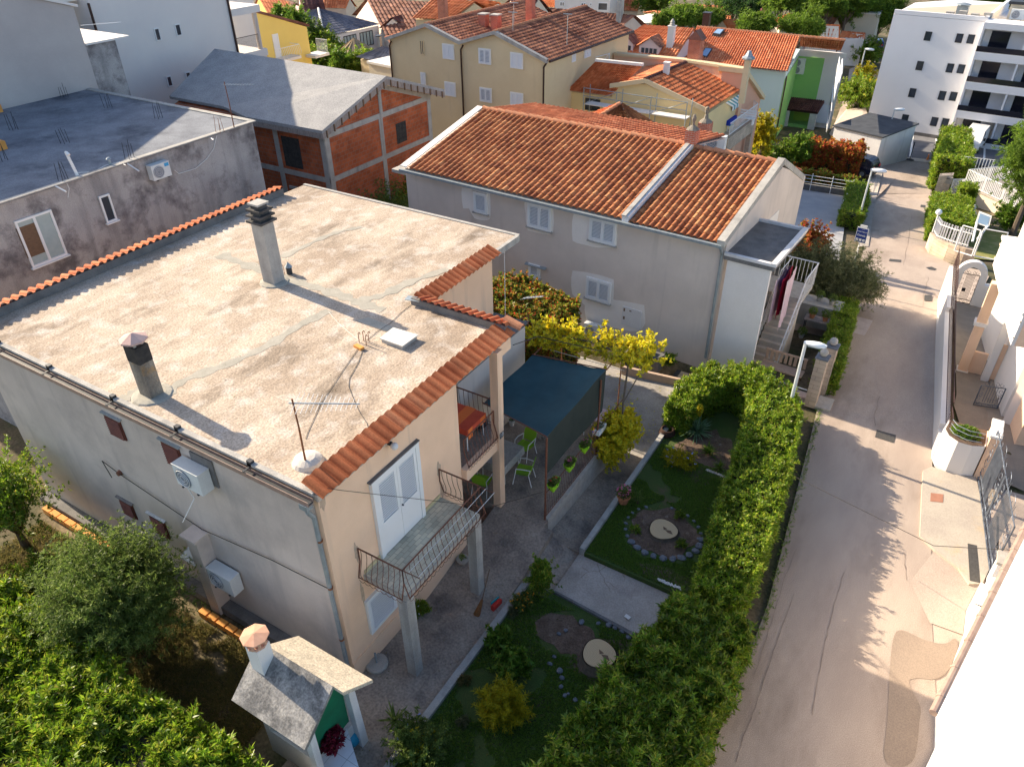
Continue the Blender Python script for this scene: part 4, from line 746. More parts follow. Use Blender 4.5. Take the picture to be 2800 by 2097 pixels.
for i in range(10):yy=3.3+i*.15;m.cyl((2.2,yy,2.05),(2.2,yy,2.95),.010,.010,4,False)
for i in range(11):xx=.65+i*.15;m.cyl((xx,4.7,2.05),(xx,4.7,2.95),.010,.010,4,False)
part(m,'outer_railing',MT['white paint'],LH,True)
part(MB().box(1.55,-.25,-1.2,3.75,.0,.12),'terrace_wall',MT['pale plaster'],LH,True);part(MB().box(1.55,-.3,.121,3.75,.06,.2),'wall_cap',mk('pink cap',(.55,.42,.36),(.48,.36,.31),3,.8),LH,True);part(MB().cyl((1.6,-.12,.42),(3.7,-.12,.42),.02,.02,6).cyl((1.65,-.12,.2),(1.65,-.12,.42),.015,.015,5),'rail',MT['white paint'],LH,True)
MT['stone blocks']=brickmat('stone blocks',(.58,.46,.34),(.48,.38,.29),(.32,.26,.2),.42,.17,.008,.9)
def gate_pillar(label,P,h,s=.18):
 t=thing('gate_pillar',label,'pillar',(P[0],P[1],-.6),YW2,'stone gate pillars with balls')
 part(MB().box(-s,-s,0,s,s,h),'shaft',MT['stone blocks'],t,True);part(MB().box(-s-.03,-s-.03,h,s+.03,s+.03,h+.06),'cap',MT['grey stone'],t,True);part(MB().blob((0,0,h+.2),.14,.14,.14,16,10),'ball',MT['stone'],t,True,smooth=True);return t
gate_pillar('stone block gate pillar with ball, nearer of the two by the street lamp',(-2.12,23.35),1.95);gate_pillar('stone block gate pillar with ball, farther one beside the clipped hedge',(-2.0,24.25),1.95)
solo(MB().box(-1.95,23.2,-.62,-1.45,23.95,-.5),'doorstep',MT['stone'],'pale stone doorstep slab between the gate pillars and the road','step')
t=thing('garden_bench','pale slatted wooden bench behind the terrace rail','bench',(-3.45,24.35,-.5),YW2);part(MB().box(-.75,-.25,.38,.75,.22,.43),'seat',mk('pale wood',(.55,.38,.27),(.47,.32,.22),5,.8),t,True)
m=MB()
for i in range(9):m.box(-.72+i*.17,.2,.5,-.62+i*.17,.23,.85)
m.box(-.75,.195,.86,.75,.24,.93);part(m,'backrest',MT['pale wood'],t,True)
for sx_ in(-.7,.64):
 for sy_ in(-.22,.16):part(MB().box(sx_,sy_,0,sx_+.06,sy_+.06,.38),'leg',MT['wood'],t,True)
t=thing('laundry_line','washing on lines over the white stair: pink sheets and a red blanket','laundry',(-4.3,27.0,-.5))if False else None
def sheet(label,A,B,drop,m,fold=.03):
 A,B=vec(*A),vec(*B);n=np.cross(B-A,[0,0,1]);n/=np.linalg.norm(n);mb=MB();N1,N2=26,10
 for i in range(N1+1):
  for j in range(N2+1):u_,v_=i/N1,j/N2;mb.v.append(tuple(A*(1-u_)+B*u_-vec(0,0,drop*v_)+n*(fold*math.sin(u_*22+v_*2)*(.3+v_)+.02*math.sin(u_*7))))
 for i in range(N1):
  for j in range(N2):a_=i*(N2+1)+j;mb.f.append((a_,a_+1,a_+N2+2,a_+N2+1))
 return solo(mb,'laundry',m,label,'laundry','washing hanging over the white stairs',smooth=True)
mk('cloth red',(.45,.01,.05),(.35,.01,.04),4,.9);mk('cloth pink',(.72,.55,.58),(.65,.47,.52),4,.9);mk('cloth purple',(.22,.12,.30),None,4,.9)
a_,b_=GZ('x',395,350,2.9),GZ('x',300,490,2.9)
sheet('dark red blanket hanging lengthwise over the stair line',a_,b_,1.55,MT['cloth red']);sheet('pale pink patterned sheet on the outermost stair line',GZ('x',430,360,2.9),GZ('x',345,500,2.9),2.0,MT['cloth pink'],.02);sheet('purple cloth behind the red blanket on the stair line',GZ('x',372,350,2.9),GZ('x',278,490,2.9),.35,MT['cloth purple']);sheet('plain pink sheet nearest the entrance wall on the stair line',GZ('x',345,350,2.9),GZ('x',240,500,2.9),1.75,MT['cloth pink'],.02)
def strip(name,pts,zf,m,kind='structure',th=1.6,**kw):
 mb=MB().prism(pts,lambda x,y:zf(x,y)-th,zf);return solo(mb,name,m,kind=kind,**kw)
def gridslab(name,x0,x1,ys,zf,m):
 mb=MB()
 for a_,b_ in zip(ys[:-1],ys[1:]):mb.prism([(x0,a_),(x1,a_),(x1,b_),(x0,b_)],lambda x,y:-2.3,lambda x,y:zf(y))
 return solo(mb,name,m,kind='structure')
zwk=lambda y:float(np.interp(y,[9.8,13.0],[-.6,-.07]))
gridslab('walkway',-8.62,-6.72,[3,9.8,11.4,13.0],zwk,MT['old paving'])
mb=MB();mb.prism([(-6.72,11.3),(-5.9,11.55),(-5.9,13.0),(-6.72,13.0)],-2.3,lambda x,y:-.60+.3*(y-11.3)/1.7*max(0,(-5.9-x)/.82));solo(mb,'walkway_landing',MT['old paving'],kind='structure')
gridslab('patio',-11.5,-7.02,[13.001,18.4],lambda y:-.06,MT['old paving'])
gridslab('back_yard',-12.05,-5.9,[18.401,20.4,22.3],lambda y:float(np.interp(y,[18.4,20.4,22.3],[-1.2,-1.0,-.75])),MT['yard'])
gridslab('lower_path',-7.019,-5.9,[13.001,13.45,16.65,18.4],lambda y:float(np.interp(y,[13.0,13.4,13.45,16.65,18.4],[-.45,-.45,-.62,-.9,-1.2])),MT['old paving'])
solo(MB().prism([(-5.9,11.55),(-2.7,11.35),(-2.6,12.95),(-5.9,13.0)],-2,-.53),'entry_path',MT['light paving'],kind='structure')
solo(MB().prism([(-6.55,1.5),(-1.2,1.5),(-1.6,11.3),(-2.7,11.34),(-6.55,11.5)],-2,-.56),'garden_bed',MT['lawn base'],kind='structure')
solo(MB().prism([(-5.75,13.01),(-2.6,12.96),(-1.8,13),(-2.3,20.5),(-3,22),(-5.75,22)],-2,-.40),'garden_lawn',MT['lawn base'],kind='structure')
solo(MB().prism([(-6.72,11.3),(-6.55,11.35),(-6.55,5.0),(-6.72,4.7)],-1,-.46),'garden_kerb',MT['concrete'],'weathered concrete kerb between the front walkway and the flower bed','kerb')
solo(MB().prism([(-5.9,13.01),(-5.75,13.01),(-5.75,19.2),(-5.9,19.2)],-2,-.28),'retaining_wall',MT['concrete'],'low concrete retaining wall between the sunken path and the lawn','wall')
solo(MB().prism([(-5.85,11.49),(-2.75,11.22),(-2.75,11.34),(-5.85,11.54)],-1,-.49),'path_kerb',MT['dark concrete'],'dark stone kerb along the near side of the cracked entry path','kerb')
solo(MB().prism([(-7.17,13.26),(-7.019,13.26),(-7.019,18.42),(-7.17,18.42)],-2.2,-.005),'patio_wall',MT['stone'],'rough plastered patio wall beside the sunken path','wall')
solo(MB().prism([(-8.7,22.0),(-6.4,22.3),(-6.4,22.42),(-8.7,22.12)],-1.2,-.45),'planter_edge',mk('pink edge',(.55,.40,.30),(.45,.33,.26),3,.85),'narrow pinkish kerb at the foot of the long grey house','kerb')
mb=MB()
def crackline(k,pts,z,w=.012):
 P=[]
 for a_,b_ in zip(pts[:-1],pts[1:]):
  for t in np.linspace(0,1,5)[:-1]:q=GZ(k,a_[0]*(1-t)+b_[0]*t+random.uniform(-5,5),a_[1]*(1-t)+b_[1]*t+random.uniform(-5,5),z);P.append(q)
 P.append(GZ(k,*pts[-1],z))
 for a_,b_ in zip(P[:-1],P[1:]):
  d=b_-a_;n_=unit(vec(-d[1],d[0],0))*w*random.uniform(.3,.7);mb.poly([a_-n_,b_-n_,b_+n_,a_+n_])
for pts in[[(480,470),(500,540),(540,620),(560,660)],[(500,540),(440,545),(390,580)],[(500,540),(560,500),(545,460)],[(560,500),(620,520),(640,600)],[(440,545),(400,520)],[(540,600),(600,640)]]:crackline('i',pts,-.524)
mk('crack',(.24,.19,.155),None,3,.95);solo(mb,'path_crack',MT['crack'],kind='structure')
def blades(name,poly,n,z,L=.05,m='grass blade',avoid=(),cl=6):
 xs_,ys_=[p[0]for p in poly],[p[1]for p in poly];P=np.c_[rng.uniform(min(xs_),max(xs_),n*3),rng.uniform(min(ys_),max(ys_),n*3)]
 ins=np.zeros(len(P),bool);j=len(poly)-1
 for i in range(len(poly)):
  xi,yi,xj,yj=*poly[i],*poly[j];ins^=((yi>P[:,1])!=(yj>P[:,1]))&(P[:,0]<(xj-xi)*(P[:,1]-yi)/(yj-yi+1e-9)+xi);j=i
 P=P[ins];Q=np.c_[P,P[:,0]*0];keep=(lump(Q,1.3,3.)+.5*lump(Q,4.,1.))>-.55
 for(cx,cy,r)in avoid:keep&=np.hypot(P[:,0]-cx,P[:,1]-cy)>r*(1+.2*lump(Q,3.))
 P=P[keep][:n];C=np.c_[P,np.full(len(P),z)];v=leaves(C,np.tile([0,0,1.],(len(C),1)),cl,L,.012,.3,1.0)
 o=bpy.data.objects.new(name,leafmesh(name,v,MT[m]));COL.objects.link(o);return tag(o,'short green grass','grass',kind='stuff')
S1=GZ('i',860,305,-.3);S2=GZ('i',495,1010,-.25)
blades('grass',[(-5.72,13.1),(-2.4,13.0),(-2.2,20.4),(-5.7,20.2)],26000,-.40,.045,avoid=[(S1[0],S1[1],1.05),(-4.3,19.2,1.2)])
blades('grass',[(-6.5,3.0),(-1.9,3.0),(-2.2,11.2),(-6.5,11.3)],32000,-.56,.05,avoid=[(S2[0],S2[1],.55),(-5.0,10.6,.7),(-5.3,8.9,.5)])
def stump(label,P,r,h):
 t=thing('tree_stump',label,'stump',(P[0],P[1],P[2]-h),0,'tree stumps in the garden');n=40;b=MB();q0=[]
 for j,(rr,zz)in enumerate([(1.22,0),(1.08,h*.5),(1.02,h)]):
  for i in range(n):a_=2*math.pi*i/n;k_=r*rr*(1+.05*math.sin(3*a_+1)+.012*math.sin(9*a_));b.v.append((k_*math.cos(a_),k_*math.sin(a_),zz))
 for j in range(2):
  for i in range(n):b.f.append((j*n+i,j*n+(i+1)%n,(j+1)*n+(i+1)%n,(j+1)*n+i))
 part(b,'bark',MT['bark'],t,True);c=MB();
 for i in range(n):a_=2*math.pi*i/n;k_=r*.96*(1+.05*math.sin(3*a_+1));c.v.append((k_*math.cos(a_),k_*math.sin(a_),h+.004))
 c.f.append(tuple(range(n)));n0=len(c.v)
 part(c,'cut_face',MT['cut wood'],t,True);part(MB().poly([(.05,0,h+.009),(r*.5,.05,h+.009),(r*.75,-.06,h+.009),(r*.4,-.07,h+.009)]).poly([(.02,-.02,h+.0092),(.1,.06,h+.0092),(-.05,.1,h+.0092)]),'split',MT['wood'],t,True);return t
m=bpy.data.materials.new('cut wood');m.use_nodes=True;N_=m.node_tree.nodes;L_=m.node_tree.links;tc=N_.new('ShaderNodeTexCoord');wv=N_.new('ShaderNodeTexWave');wv.wave_type='RINGS';wv.rings_direction='Z';wv.inputs['Scale'].default_value=9;wv.inputs['Distortion'].default_value=2.5;wv.inputs['Detail'].default_value=3
rp=N_.new('ShaderNodeValToRGB');rp.color_ramp.elements[0].color=(.50,.35,.19,1);rp.color_ramp.elements[1].color=(.62,.46,.27,1);L_.new(tc.outputs['Object'],wv.inputs[0]);L_.new(wv.outputs[0],rp.inputs[0]);L_.new(rp.outputs[0],N_['Principled BSDF'].inputs[0]);N_['Principled BSDF'].inputs['Roughness'].default_value=.8;MT['cut wood']=m
stump('smaller sawn tree stump inside a ring of dark stones on the lawn',S1,.40,.14);stump('larger pale sawn tree stump near the clipped hedge in the flower bed',S2,.40,.3)
solo(MB().prism([(S1[0]+r_*math.cos(a_),S1[1]+r_*math.sin(a_))for a_,r_ in[(2*math.pi*i/24,.95+.12*math.sin(i*1.3))for i in range(24)]],-.45,-.385),'soil_patch',MT['soil'],kind='structure')
for iC,C_ in enumerate(((S2[0],S2[1],.75,.6),(-5.0,10.55,.9,.5),(-3.2,10.9,.8,.25),(-4.3,18.6,.9,1.3),(-3.4,13.35,.9,.3))):
 solo(MB().prism([(C_[0]+C_[2]*(1+.15*math.sin(i*1.9))*math.cos(2*math.pi*i/22),C_[1]+C_[3]*(1+.15*math.sin(i*2.3))*math.sin(2*math.pi*i/22))for i in range(22)],-.7,(-.552 if C_[1]<11.3 else-.39)+iC*.0015),'soil_patch',MT['soil'],kind='structure')
def rock(P,s,mt='grey stone',lab='',grp=''):
 b=MB().blob((0,0,s*.25),s*random.uniform(.8,1.2),s*random.uniform(.7,1.1),s*.55,9,6,.14,random.randint(0,999));c=MB();c.v=[tuple(np.array(q)+P)for q in b.v];c.f=b.f
 return solo(c,'garden_stone',MT[mt],lab,'stone',grp)
for i in range(26):
 a_=2*math.pi*i/26;
 if 1.9<a_<2.3:continue
 big=-2.2<(a_ if a_<math.pi else a_-2*math.pi)<.3
 rock(vec(S1[0]+1.06*math.cos(a_),S1[1]+1.0*math.sin(a_),-.40),.11 if big else.06,'grey stone','rounded dark stone in the ring round the smaller stump','dark stones ringed round the smaller stump')
for q in[(395,835),(490,840),(550,850),(585,865),(625,885),(660,920),(715,955),(305,880),(265,900),(240,1030),(215,1070),(270,1110),(285,1150),(280,1200),(320,1240),(360,1275),(425,1300),(490,1290),(300,1250)]:rock(GZ('i',*q,-.54),random.choice((.045,.06,.085)),'grey stone','loose stone edging the bed round the larger stump','loose stones round the larger stump')
for i in range(9):rock(GZ('h',1560+i*18,1440+i*7,-.38),.06,'stone','pale stone edging the yucca bed','pale stones along the yucca bed')
m=MB()
for i in range(60):P=GZ('i',830+rng.uniform(0,140),585+rng.uniform(-5,8),-.36);P=GZ('i',830+(i/60)*140,590+(i/60)*55+rng.uniform(-7,7),-.37);m.blob(P,.028,.025,.02,6,4)
solo(m,'pebble_edging',MT['white plaster'],'strip of white pebbles set in the lawn edge by the entry path','pebbles',kind='stuff')
P=GZ('i',658,800,-.49);solo(MB().ob(P+vec(-.08,-.05,0),(.14,-.03,0),(.02,.1,0),(0,0,.012)),'paper_scrap',MT['white plaster'],'small white scrap of paper on the entry path kerb','paper')
h1=hedge('clipped_hedge','long thick clipped hedge beside the road, nearest the camera, with pointed shoots',[(-2.05,1.5),(-2.15,4.5),(-2.3,7.4),(-2.15,9.4),(-2.0,11.2),(-2.0,12.1)],[3.5,3.5,3.0,2.45,2.1,1.8],[1.35,1.35,1.4,1.4,1.35,1.2],MT['hedge leaf dark'],-.6,20000,7,.13,.036,lumpy=.16)
h2=hedge('clipped_hedge','rounded clipped hedge curling round the lawn with the yucca',[(-5.55,19.3),(-5.55,20.5),(-4.8,21.7),(-3.4,21.8),(-2.75,20.3),(-2.45,17.6),(-2.2,15.2),(-2.05,12.75)],[.8,1.1,1.4,1.5,1.5,1.5,1.4,1.2],[1.15,1.4,1.45,1.45,1.4,1.35,1.3,1.25],MT['hedge leaf'],-.5,21000,6,.095,.034,lumpy=.10)
h3=hedge('foreground_hedge','broad bright green hedge across the lower left corner',[(-19.5,2.2),(-16.0,2.35),(-12.5,2.0),(-9.6,2.0),(-6.2,2.2)],[3.2,3.3,3.5,3.7,3.5],[1.6,1.7,1.8,1.8,1.6],MT['hedge leaf'],-.6,30000,7,.13,.045,lumpy=.22)
bush('olive_shrub','large feathery olive shrub in front of the grey side wall',(-13.9,4.9,-.6),(1.85,1.4,1.25),MT['shrub leaf'],11000,6,.095,.02,lumps=22,trunk=.5,up=1.0,shell=.1,twigs=50,lump_r=.42,shoots=1.1)
bush('dark_shrub','dark tree crown at the left edge below the grey side wall',(-19.5,5.4,-.6),(1.5,1.1,1.4),MT['hedge leaf dark'],4200,6,.09,.03,lumps=12,trunk=.5,up=.5,shell=.3,twigs=24)
bush('dark_shrub','dark low shrub between the left edge tree and the olive shrub',(-17.2,4.6,-.6),(.9,.7,.6),MT['hedge leaf dark'],1500,6,.09,.03,lumps=8,up=.5,shell=.3)
bricks=[(-20.3+i*.37,6.43)for i in range(10)]+[(-13.3+i*.33,6.30)for i in range(7)]
for i,(x_,y_)in enumerate(bricks):
 g_=i<10;solo(MB().ob((x_,y_,-.66),(.33 if g_ else.27,0,0),(0,.17,0),(0,0,.2)),'edging_brick',MT['orange brick'],'orange hollow brick in the shaded row by the side wall' if g_ else 'orange hollow brick in the sunlit row next to the little chimney','brick','shaded edging bricks' if g_ else 'sunlit edging bricks')
blades('dry_grass',[(-13.3,3.9),(-9.6,3.9),(-9.8,6.3),(-13.5,6.2)],7500,-.66,.10,'dry grass' if 'dry grass' in MT else(mk('dry grass',(1,1,1),None,3,.7,leaf=True,island=[(.22,.17,.05),(.12,.14,.04),(.3,.22,.09),(.08,.10,.03)])and 'dry grass'))
blades('dry_grass',[(-20,3.9),(-13.3,3.9),(-13.5,6.2),(-20,6.2)],7500,-.66,.10,'dry grass')
OV=thing('garden_oven','small outdoor oven hut with a folded concrete roof and stubby chimney','oven',(-8.3,5.2,-.6))
A0,R0,B0=(4.42,1.42),(5.36,2.2),(6.12,1.62);xl,xr=-9.35,-7.22
part(MB().ext([(xl,*A0),(xl,*R0),(xl,R0[0],R0[1]-.1),(xl,A0[0]+.03,A0[1]-.1)],(xr-xl-.15,0,0)),'roof_plate',mk('oven concrete',(.36,.34,.31),(.24,.23,.22),4,.95,fine=.3,fscale=25,bump=.5,c3=(.14,.135,.13),s3=2.2,t3=(.45,.6)),OV)
part(MB().ext([(xl+.2,R0[0]+.002,R0[1]),(xl+.2,*B0),(xl+.2,B0[0],B0[1]-.1),(xl+.2,R0[0]+.002,R0[1]-.1)],(xr-xl-.1,0,0)),'roof_plate',mk('oven concrete sunlit',(.62,.54,.42),(.48,.42,.33),4,.95,fine=.3,fscale=25,bump=.5),OV)  # paler concrete puts the back plate's sunlight into its colour
part(MB().box(xl+.25,4.75,-.7,xr-.35,5.9,.2).box(xl+.25,4.75,.2,xl+.4,5.9,1.5).box(xl+.4,5.75,.2,xr-.45,5.9,1.6),'wall',MT['old white plaster'],OV)
part(MB().ext([(xr-.36,4.6,-.6),(xr-.36,4.75,-.6),(xr-.36,4.75,1.5),(xr-.36,4.6,1.4)],(.16,0,0)).ext([(xr-.36,5.76,-.6),(xr-.36,5.95,-.6),(xr-.36,5.86,1.72),(xr-.36,5.7,1.72)],(.16,0,0)),'side_post',MT['old white plaster'],OV)
part(MB().ext([(xr-.40,4.76,.35),(xr-.40,5.7,.35),(xr-.40,5.7,1.7),(xr-.40,5.36,2.02),(xr-.40,4.76,1.55)],(.03,0,0)),'green_panel',mk('green sheet',(.01,.16,.08),(.01,.12,.06),3,.6),OV)
P=vec(-9.05,5.12,1.75);ch=part(MB().ob(P+vec(-.17,-.15,-.2),(.34,0,0),(0,.32,0),(0,0,1.05)),'chimney',MT['white plaster'],OV)
m=MB()
for i in range(8):
 a_=2*math.pi*(i+.5)/8;m.cyl(P+vec(.17*math.cos(a_),.01+.17*math.sin(a_),.85),P+vec(.17*math.cos(a_),.01+.17*math.sin(a_),1.07),.035,.035,5)
m.lathe(P+vec(0,.01,.85),[(.21,0),(.20,.04)],8);part(m,'clay_lantern',mk('salmon clay',(.66,.38,.26),(.56,.31,.2),5,.85),ch);part(MB().lathe(P+vec(0,.01,1.07),[(.28,0),(.28,.03),(.02,.10)],8),'clay_hat',MT['salmon clay'],ch)
MT['white tiles']=brickmat('white tiles',(.62,.66,.72),(.58,.62,.68),(.3,.33,.36),.34,.34,.006,.35,0,'xy',bump=.1)
part(MB().prism([(-7.62,4.2),(-6.75,4.2),(-6.75,5.05),(-7.6,5.62)],-.6,.22),'counter',MT['white tiles'],OV)
def pot(P,r,h,m='clay',name='pot_body'):pass
def potplant(label,P,r,h,potm,leafm,lr,n=260,L=.06,fl=None,name='potted_plant',group=None,cat='potted plant',W=.03):
 t=thing(name,label,cat,P,0,group);part(MB().lathe((0,0,0),[(r*.7,0),(r*.95,h*.85),(r*1.08,h*.86),(r*1.08,h),(r*.9,h),(r*.86,h*.9)],16),'pot',MT[potm],t,True)
 c,a_=ball(n,vec(*P)+vec(0,0,h+lr*.6),(lr,lr,lr*.8),.3);leafpart('leaves',leaves(c,a_+vec(0,0,.4),3,L,W),MT[leafm],t)
 if fl:c,a_=ball(fl[1],vec(*P)+vec(0,0,h+lr*.7),(lr,lr,lr*.85),.8);c=c[c[:,2]>P[2]+h+lr*.3];leafpart('flowers',leaves(c,vec(0,0,1)+c*0,5,.035,.03,.9,1.5),MT[fl[0]],t)
 return t
P=GZ('g',355,1500,.24);potplant('burgundy leaved plant in a pot on the white tiled counter',P,.12,.2,'clay','burgundy leaf',.26,300,.09,W=.05)
P=GZ('g',470,1370,-.3);b_=MB().blob((0,0,0),.30,.26,.27,18,12,.07,5);c_=MB();c_.v=[tuple(np.array(q)+vec(P[0],P[1],-.33))for q in b_.v];c_.f=b_.f
mk('blue plastic',(.02,.25,.42),(.03,.32,.5),5,.35,bump=.5);bg_=thing('plastic_bag','bulging blue plastic bag on the ground beside the oven counter','bag',(P[0],P[1],-.6));part(c_,'bag',MT['blue plastic'],bg_,smooth=True);part(MB().lathe((P[0]+.1,P[1]-.28,-.6),[(.16,0),(.13,.12),(.05,.2)],10),'bag_tail',MT['blue plastic'],bg_)
P=GZ('g',728,768,-.58);t=thing('parasol_base','round grey stone parasol foot with a short tube near the house corner','parasol base',P);part(MB().lathe((0,0,0),[(.27,0),(.27,.06),(.24,.08)],24),'disc',MT['concrete'],t,True);part(MB().cyl((0,0,.08),(0,0,.42),.025,.025,8),'tube',MT['galvanised'],t,True)
P=GZ('f',1470,1390,-.5);potplant('beige empty looking flower pot under the front balcony',P,.16,.2,'stone','shrub leaf',.08,30,.05)
P=GZ('g',1090,350,-.6);bush('potted_bush','small dark bush with white flowers behind the nearer balcony post',(P[0],P[1],-.6),(.22,.3,.24),MT['hedge leaf dark'],420,4,.06,.03,fl=(MT['white paint'],5,.035))
P=GZ('g',1590,340,-.58);t=thing('broom','straw broom leaning at the far balcony post','broom',P);part(MB().cyl(P+vec(0,0,.0),P+vec(.06,.18,.42),.09,.03,10),'bristles',mk('straw',(.25,.11,.04),(.18,.08,.03),12,.9),t);part(MB().cyl(P+vec(.06,.18,.42),P+vec(.1,.5,1.25),.012,.012,6),'handle',MT['wood'],t)
P=GZ('g',1710,300,-.55);t=thing('dustpan','red and turquoise dustpan standing against the kerb','dustpan',P);part(MB().ob(P,(.06,.30,0),(.1,-.02,.02),(0,.02,.16)),'pan',mk('red plastic',(.55,.04,.03),None,3,.4),t);part(MB().ob(P+vec(-.04,.08,.05),(.05,.26,.0),(.03,0,.01),(0,0,.13)),'brush',mk('teal plastic',(.02,.35,.40),None,3,.4),t)
P=GZ('i',165,690,-.56);bush('column_shrub','tall narrow laurel shrub at the corner of the entry path',(P[0],P[1],-.56),(.29,.29,.80),MT['hedge leaf dark'],2800,5,.06,.03,lumps=14,up=.3,shell=.5,shoots=.12)
P=GZ('i',60,740,-.5);bush('marigold_clump','clump of orange flowers beside the tall narrow shrub',(P[0],P[1],-.56),(.34,.3,.2),MT['shrub leaf'],420,4,.06,.02,cat='flowers',fl=(MT['orange flower'],45,.035))
P=GZ('g',1930,800,-.5);bush('leafy_shrub','round bright green hydrangea-like shrub above the yellow one',(P[0],P[1]-.1,-.56),(.42,.42,.34),MT['lime leaf'],750,4,.11,.06,up=.5)
P=GZ('g',1790,560,-.5);bush('leafy_shrub','sparse green shrub behind the round bright one',(P[0],P[1]-.05,-.56),(.35,.35,.22),MT['lime leaf'],330,3,.11,.06,up=.6,shell=.2)
P=GZ('g',1850,1130,-.4);bush('golden_shrub','feathery golden yellow shrub in the middle of the bed',(P[0],P[1]-.15,-.56),(.62,.55,.36),MT['yellow green leaf'],1500,5,.085,.018,up=.9,shell=.1,shoots=1.2)
P=GZ('g',1130,1450,-.3);bush('plumbago_shrub','big shrub with pale blue flowers at the bottom edge by the kerb',(P[0],P[1]-.15,-.56),(.75,.6,.42),MT['shrub leaf'],2600,5,.07,.025,up=.5,fl=(MT['blue flower'],26,.035))
P=GZ('g',1120,1390,.1);bush('variegated_shrub','yellow leaved spray growing through the plumbago shrub',(P[0]+.05,P[1]-.1,-.45),(.28,.4,.36),MT['yellow green leaf'],500,4,.06,.025)
P=GZ('g',880,1230,-.4)
def fronds(name,label,P,n,L,W,m,droop=.5,up=.5,seg=6,cat='plant',spike=None):
 t=thing(name,label,cat,P);b=MB()
 for i in range(n):
  az=2.4*i+random.uniform(-.2,.2);el=math.radians(random.uniform(8,80))if n>12 else math.radians(random.uniform(15,60));l_=L*random.uniform(.75,1.1);pts=[]
  for s_ in range(seg+1):
   q=s_/seg;r_=l_*q*math.cos(el);z_=l_*q*math.sin(el)-droop*L*q*q*math.cos(el)*.6;pts.append(vec(P[0]+r_*math.cos(az),P[1]+r_*math.sin(az),P[2]+.05+z_))
  side=vec(-math.sin(az),math.cos(az),0)
  for s_ in range(seg):
   w0,w1=W*(1-(s_/seg)**2)*.5,W*(1-((s_+1)/seg)**2)*.5;b.poly([pts[s_]-side*w0,pts[s_]+side*w0,pts[s_+1]+side*w1+vec(0,0,.0),pts[s_+1]-side*w1])
 part(b,'leaves',MT[m],t)
 if spike:
  part(MB().cyl(P,P+vec(0,0,spike),.02,.012,6),'flower_stalk',MT['lime leaf'],t);c,a_=ball(160,P+vec(0,0,spike*.92),(.09,.09,.22),.1);leafpart('flower_spike',leaves(c,a_,3,.05,.035),MT['yellow green leaf'],t)
 return t
mk('yucca leaf',(1,1,1),None,3,.5,leaf=True,island=[(.14,.27,.12),(.24,.38,.20),(.34,.46,.28),(.10,.20,.08)])
fronds('fern','dark green fern-like plant above the plumbago shrub',(P[0],P[1],-.56),26,.5,.05,'shrub leaf',.4)
P=GZ('h',1480,1190,-.38);fronds('yucca','largest yucca with a cream flower spike on the round lawn',vec(P[0],P[1],-.35),110,.66,.06,'yucca leaf',.5,spike=1.0)
P=GZ('h',1560,1330,-.38);fronds('yucca','second smaller green yucca below the flowering one',vec(P[0],P[1],-.38),50,.45,.045,'lime leaf',.5)
P=GZ('h',1635,1425,-.38);fronds('yucca','smallest narrow leaved yucca nearest the stones',vec(P[0],P[1],-.38),30,.33,.035,'lime leaf',.5)
P=GZ('h',1370,1380,-.3);bush('plumbago_shrub','low shrub with pale blue flowers at the foot of the yuccas',(P[0],P[1],-.40),(.62,.5,.22),MT['yellow green leaf'],1300,4,.06,.02,fl=(MT['blue flower'],22,.04))
P=GZ('h',1285,1190,-.38);part_t=thing('coiled_hose','dark coiled hose beside the path at the head of the lawn','hose',P)
m=MB()
for j in range(4):
 for i in range(18):a0,a1=2*math.pi*i/18,2*math.pi*(i+1)/18;R_=.25-.02*j;m.cyl(P+vec(R_*math.cos(a0),R_*math.sin(a0),.03+.05*j),P+vec(R_*math.cos(a1),R_*math.sin(a1),.03+.05*j),.028,.028,5,False)
part(m,'coil',mk('brown hose',(.06,.03,.02),None,3,.6),part_t)
P=GZ('i',632,150,-.28);potplant('pink flowering plant in a terracotta pot on the lawn corner wall',P,.19,.26,'clay','shrub leaf',.22,220,.06,('pink flower',60))
bush('sapling','thin leafless young shrub beside the terracotta pot',(P[0]+.35,P[1]+.25,-.4),(.22,.22,.28),MT['shrub leaf'],90,3,.05,.02,up=.5,shell=.1)
for q in[(950,240),(700,320),(960,405)]:P=GZ('i',*q,-.38);bush('young_plant','tiny dark sprouting plant on the bare earth round the smaller stump',(P[0],P[1],-.38),(.13,.13,.10),MT['hedge leaf dark'],70,3,.08,.02,group='tiny dark plants round the smaller stump')
for q,l_ in[((1480,920),'dry brown tuft at the kerb side of the bed'),((1900,340),'greyish tuft behind the orange flowers'),((1470,1280),'small grey tuft on the dark grass in front of the bed')]:P=GZ('g',*q,-.55);bush('grass_tuft',l_,(P[0],P[1],-.56),(.13,.13,.1),MT['olive leaf' if 'grey' in l_ else 'dry grass'],80,4,.08,.015)
A_,B_=GZ('i',470,1262,.35),GZ('i',250,1552,.35);t=thing('garden_screen','turquoise net screen with a pale blue top pole beside the thick hedge','screen',(A_+B_)/2*vec(1,1,0)+vec(0,0,-.56));part(MB().cyl(A_,B_,.025,.025,7),'pole',mk('blue pole',(.35,.55,.75),None,3,.35),t)
part(MB().poly([A_,B_,B_+vec(.35,.0,-.75),A_+vec(.3,0,-.75)]).poly([A_+vec(0,0,-.02),B_+vec(0,0,-.02),B_+vec(-.12,0,-.85),A_+vec(-.12,0,-.85)]),'net',mk('green net',(.02,.20,.16),(.015,.15,.12),3,.8),t)
XT=-7.10
net=thing('shade_net','dark blue shade net stretched over the patio with a hanging skirt','shade net',(-8.4,15.1,-.06))
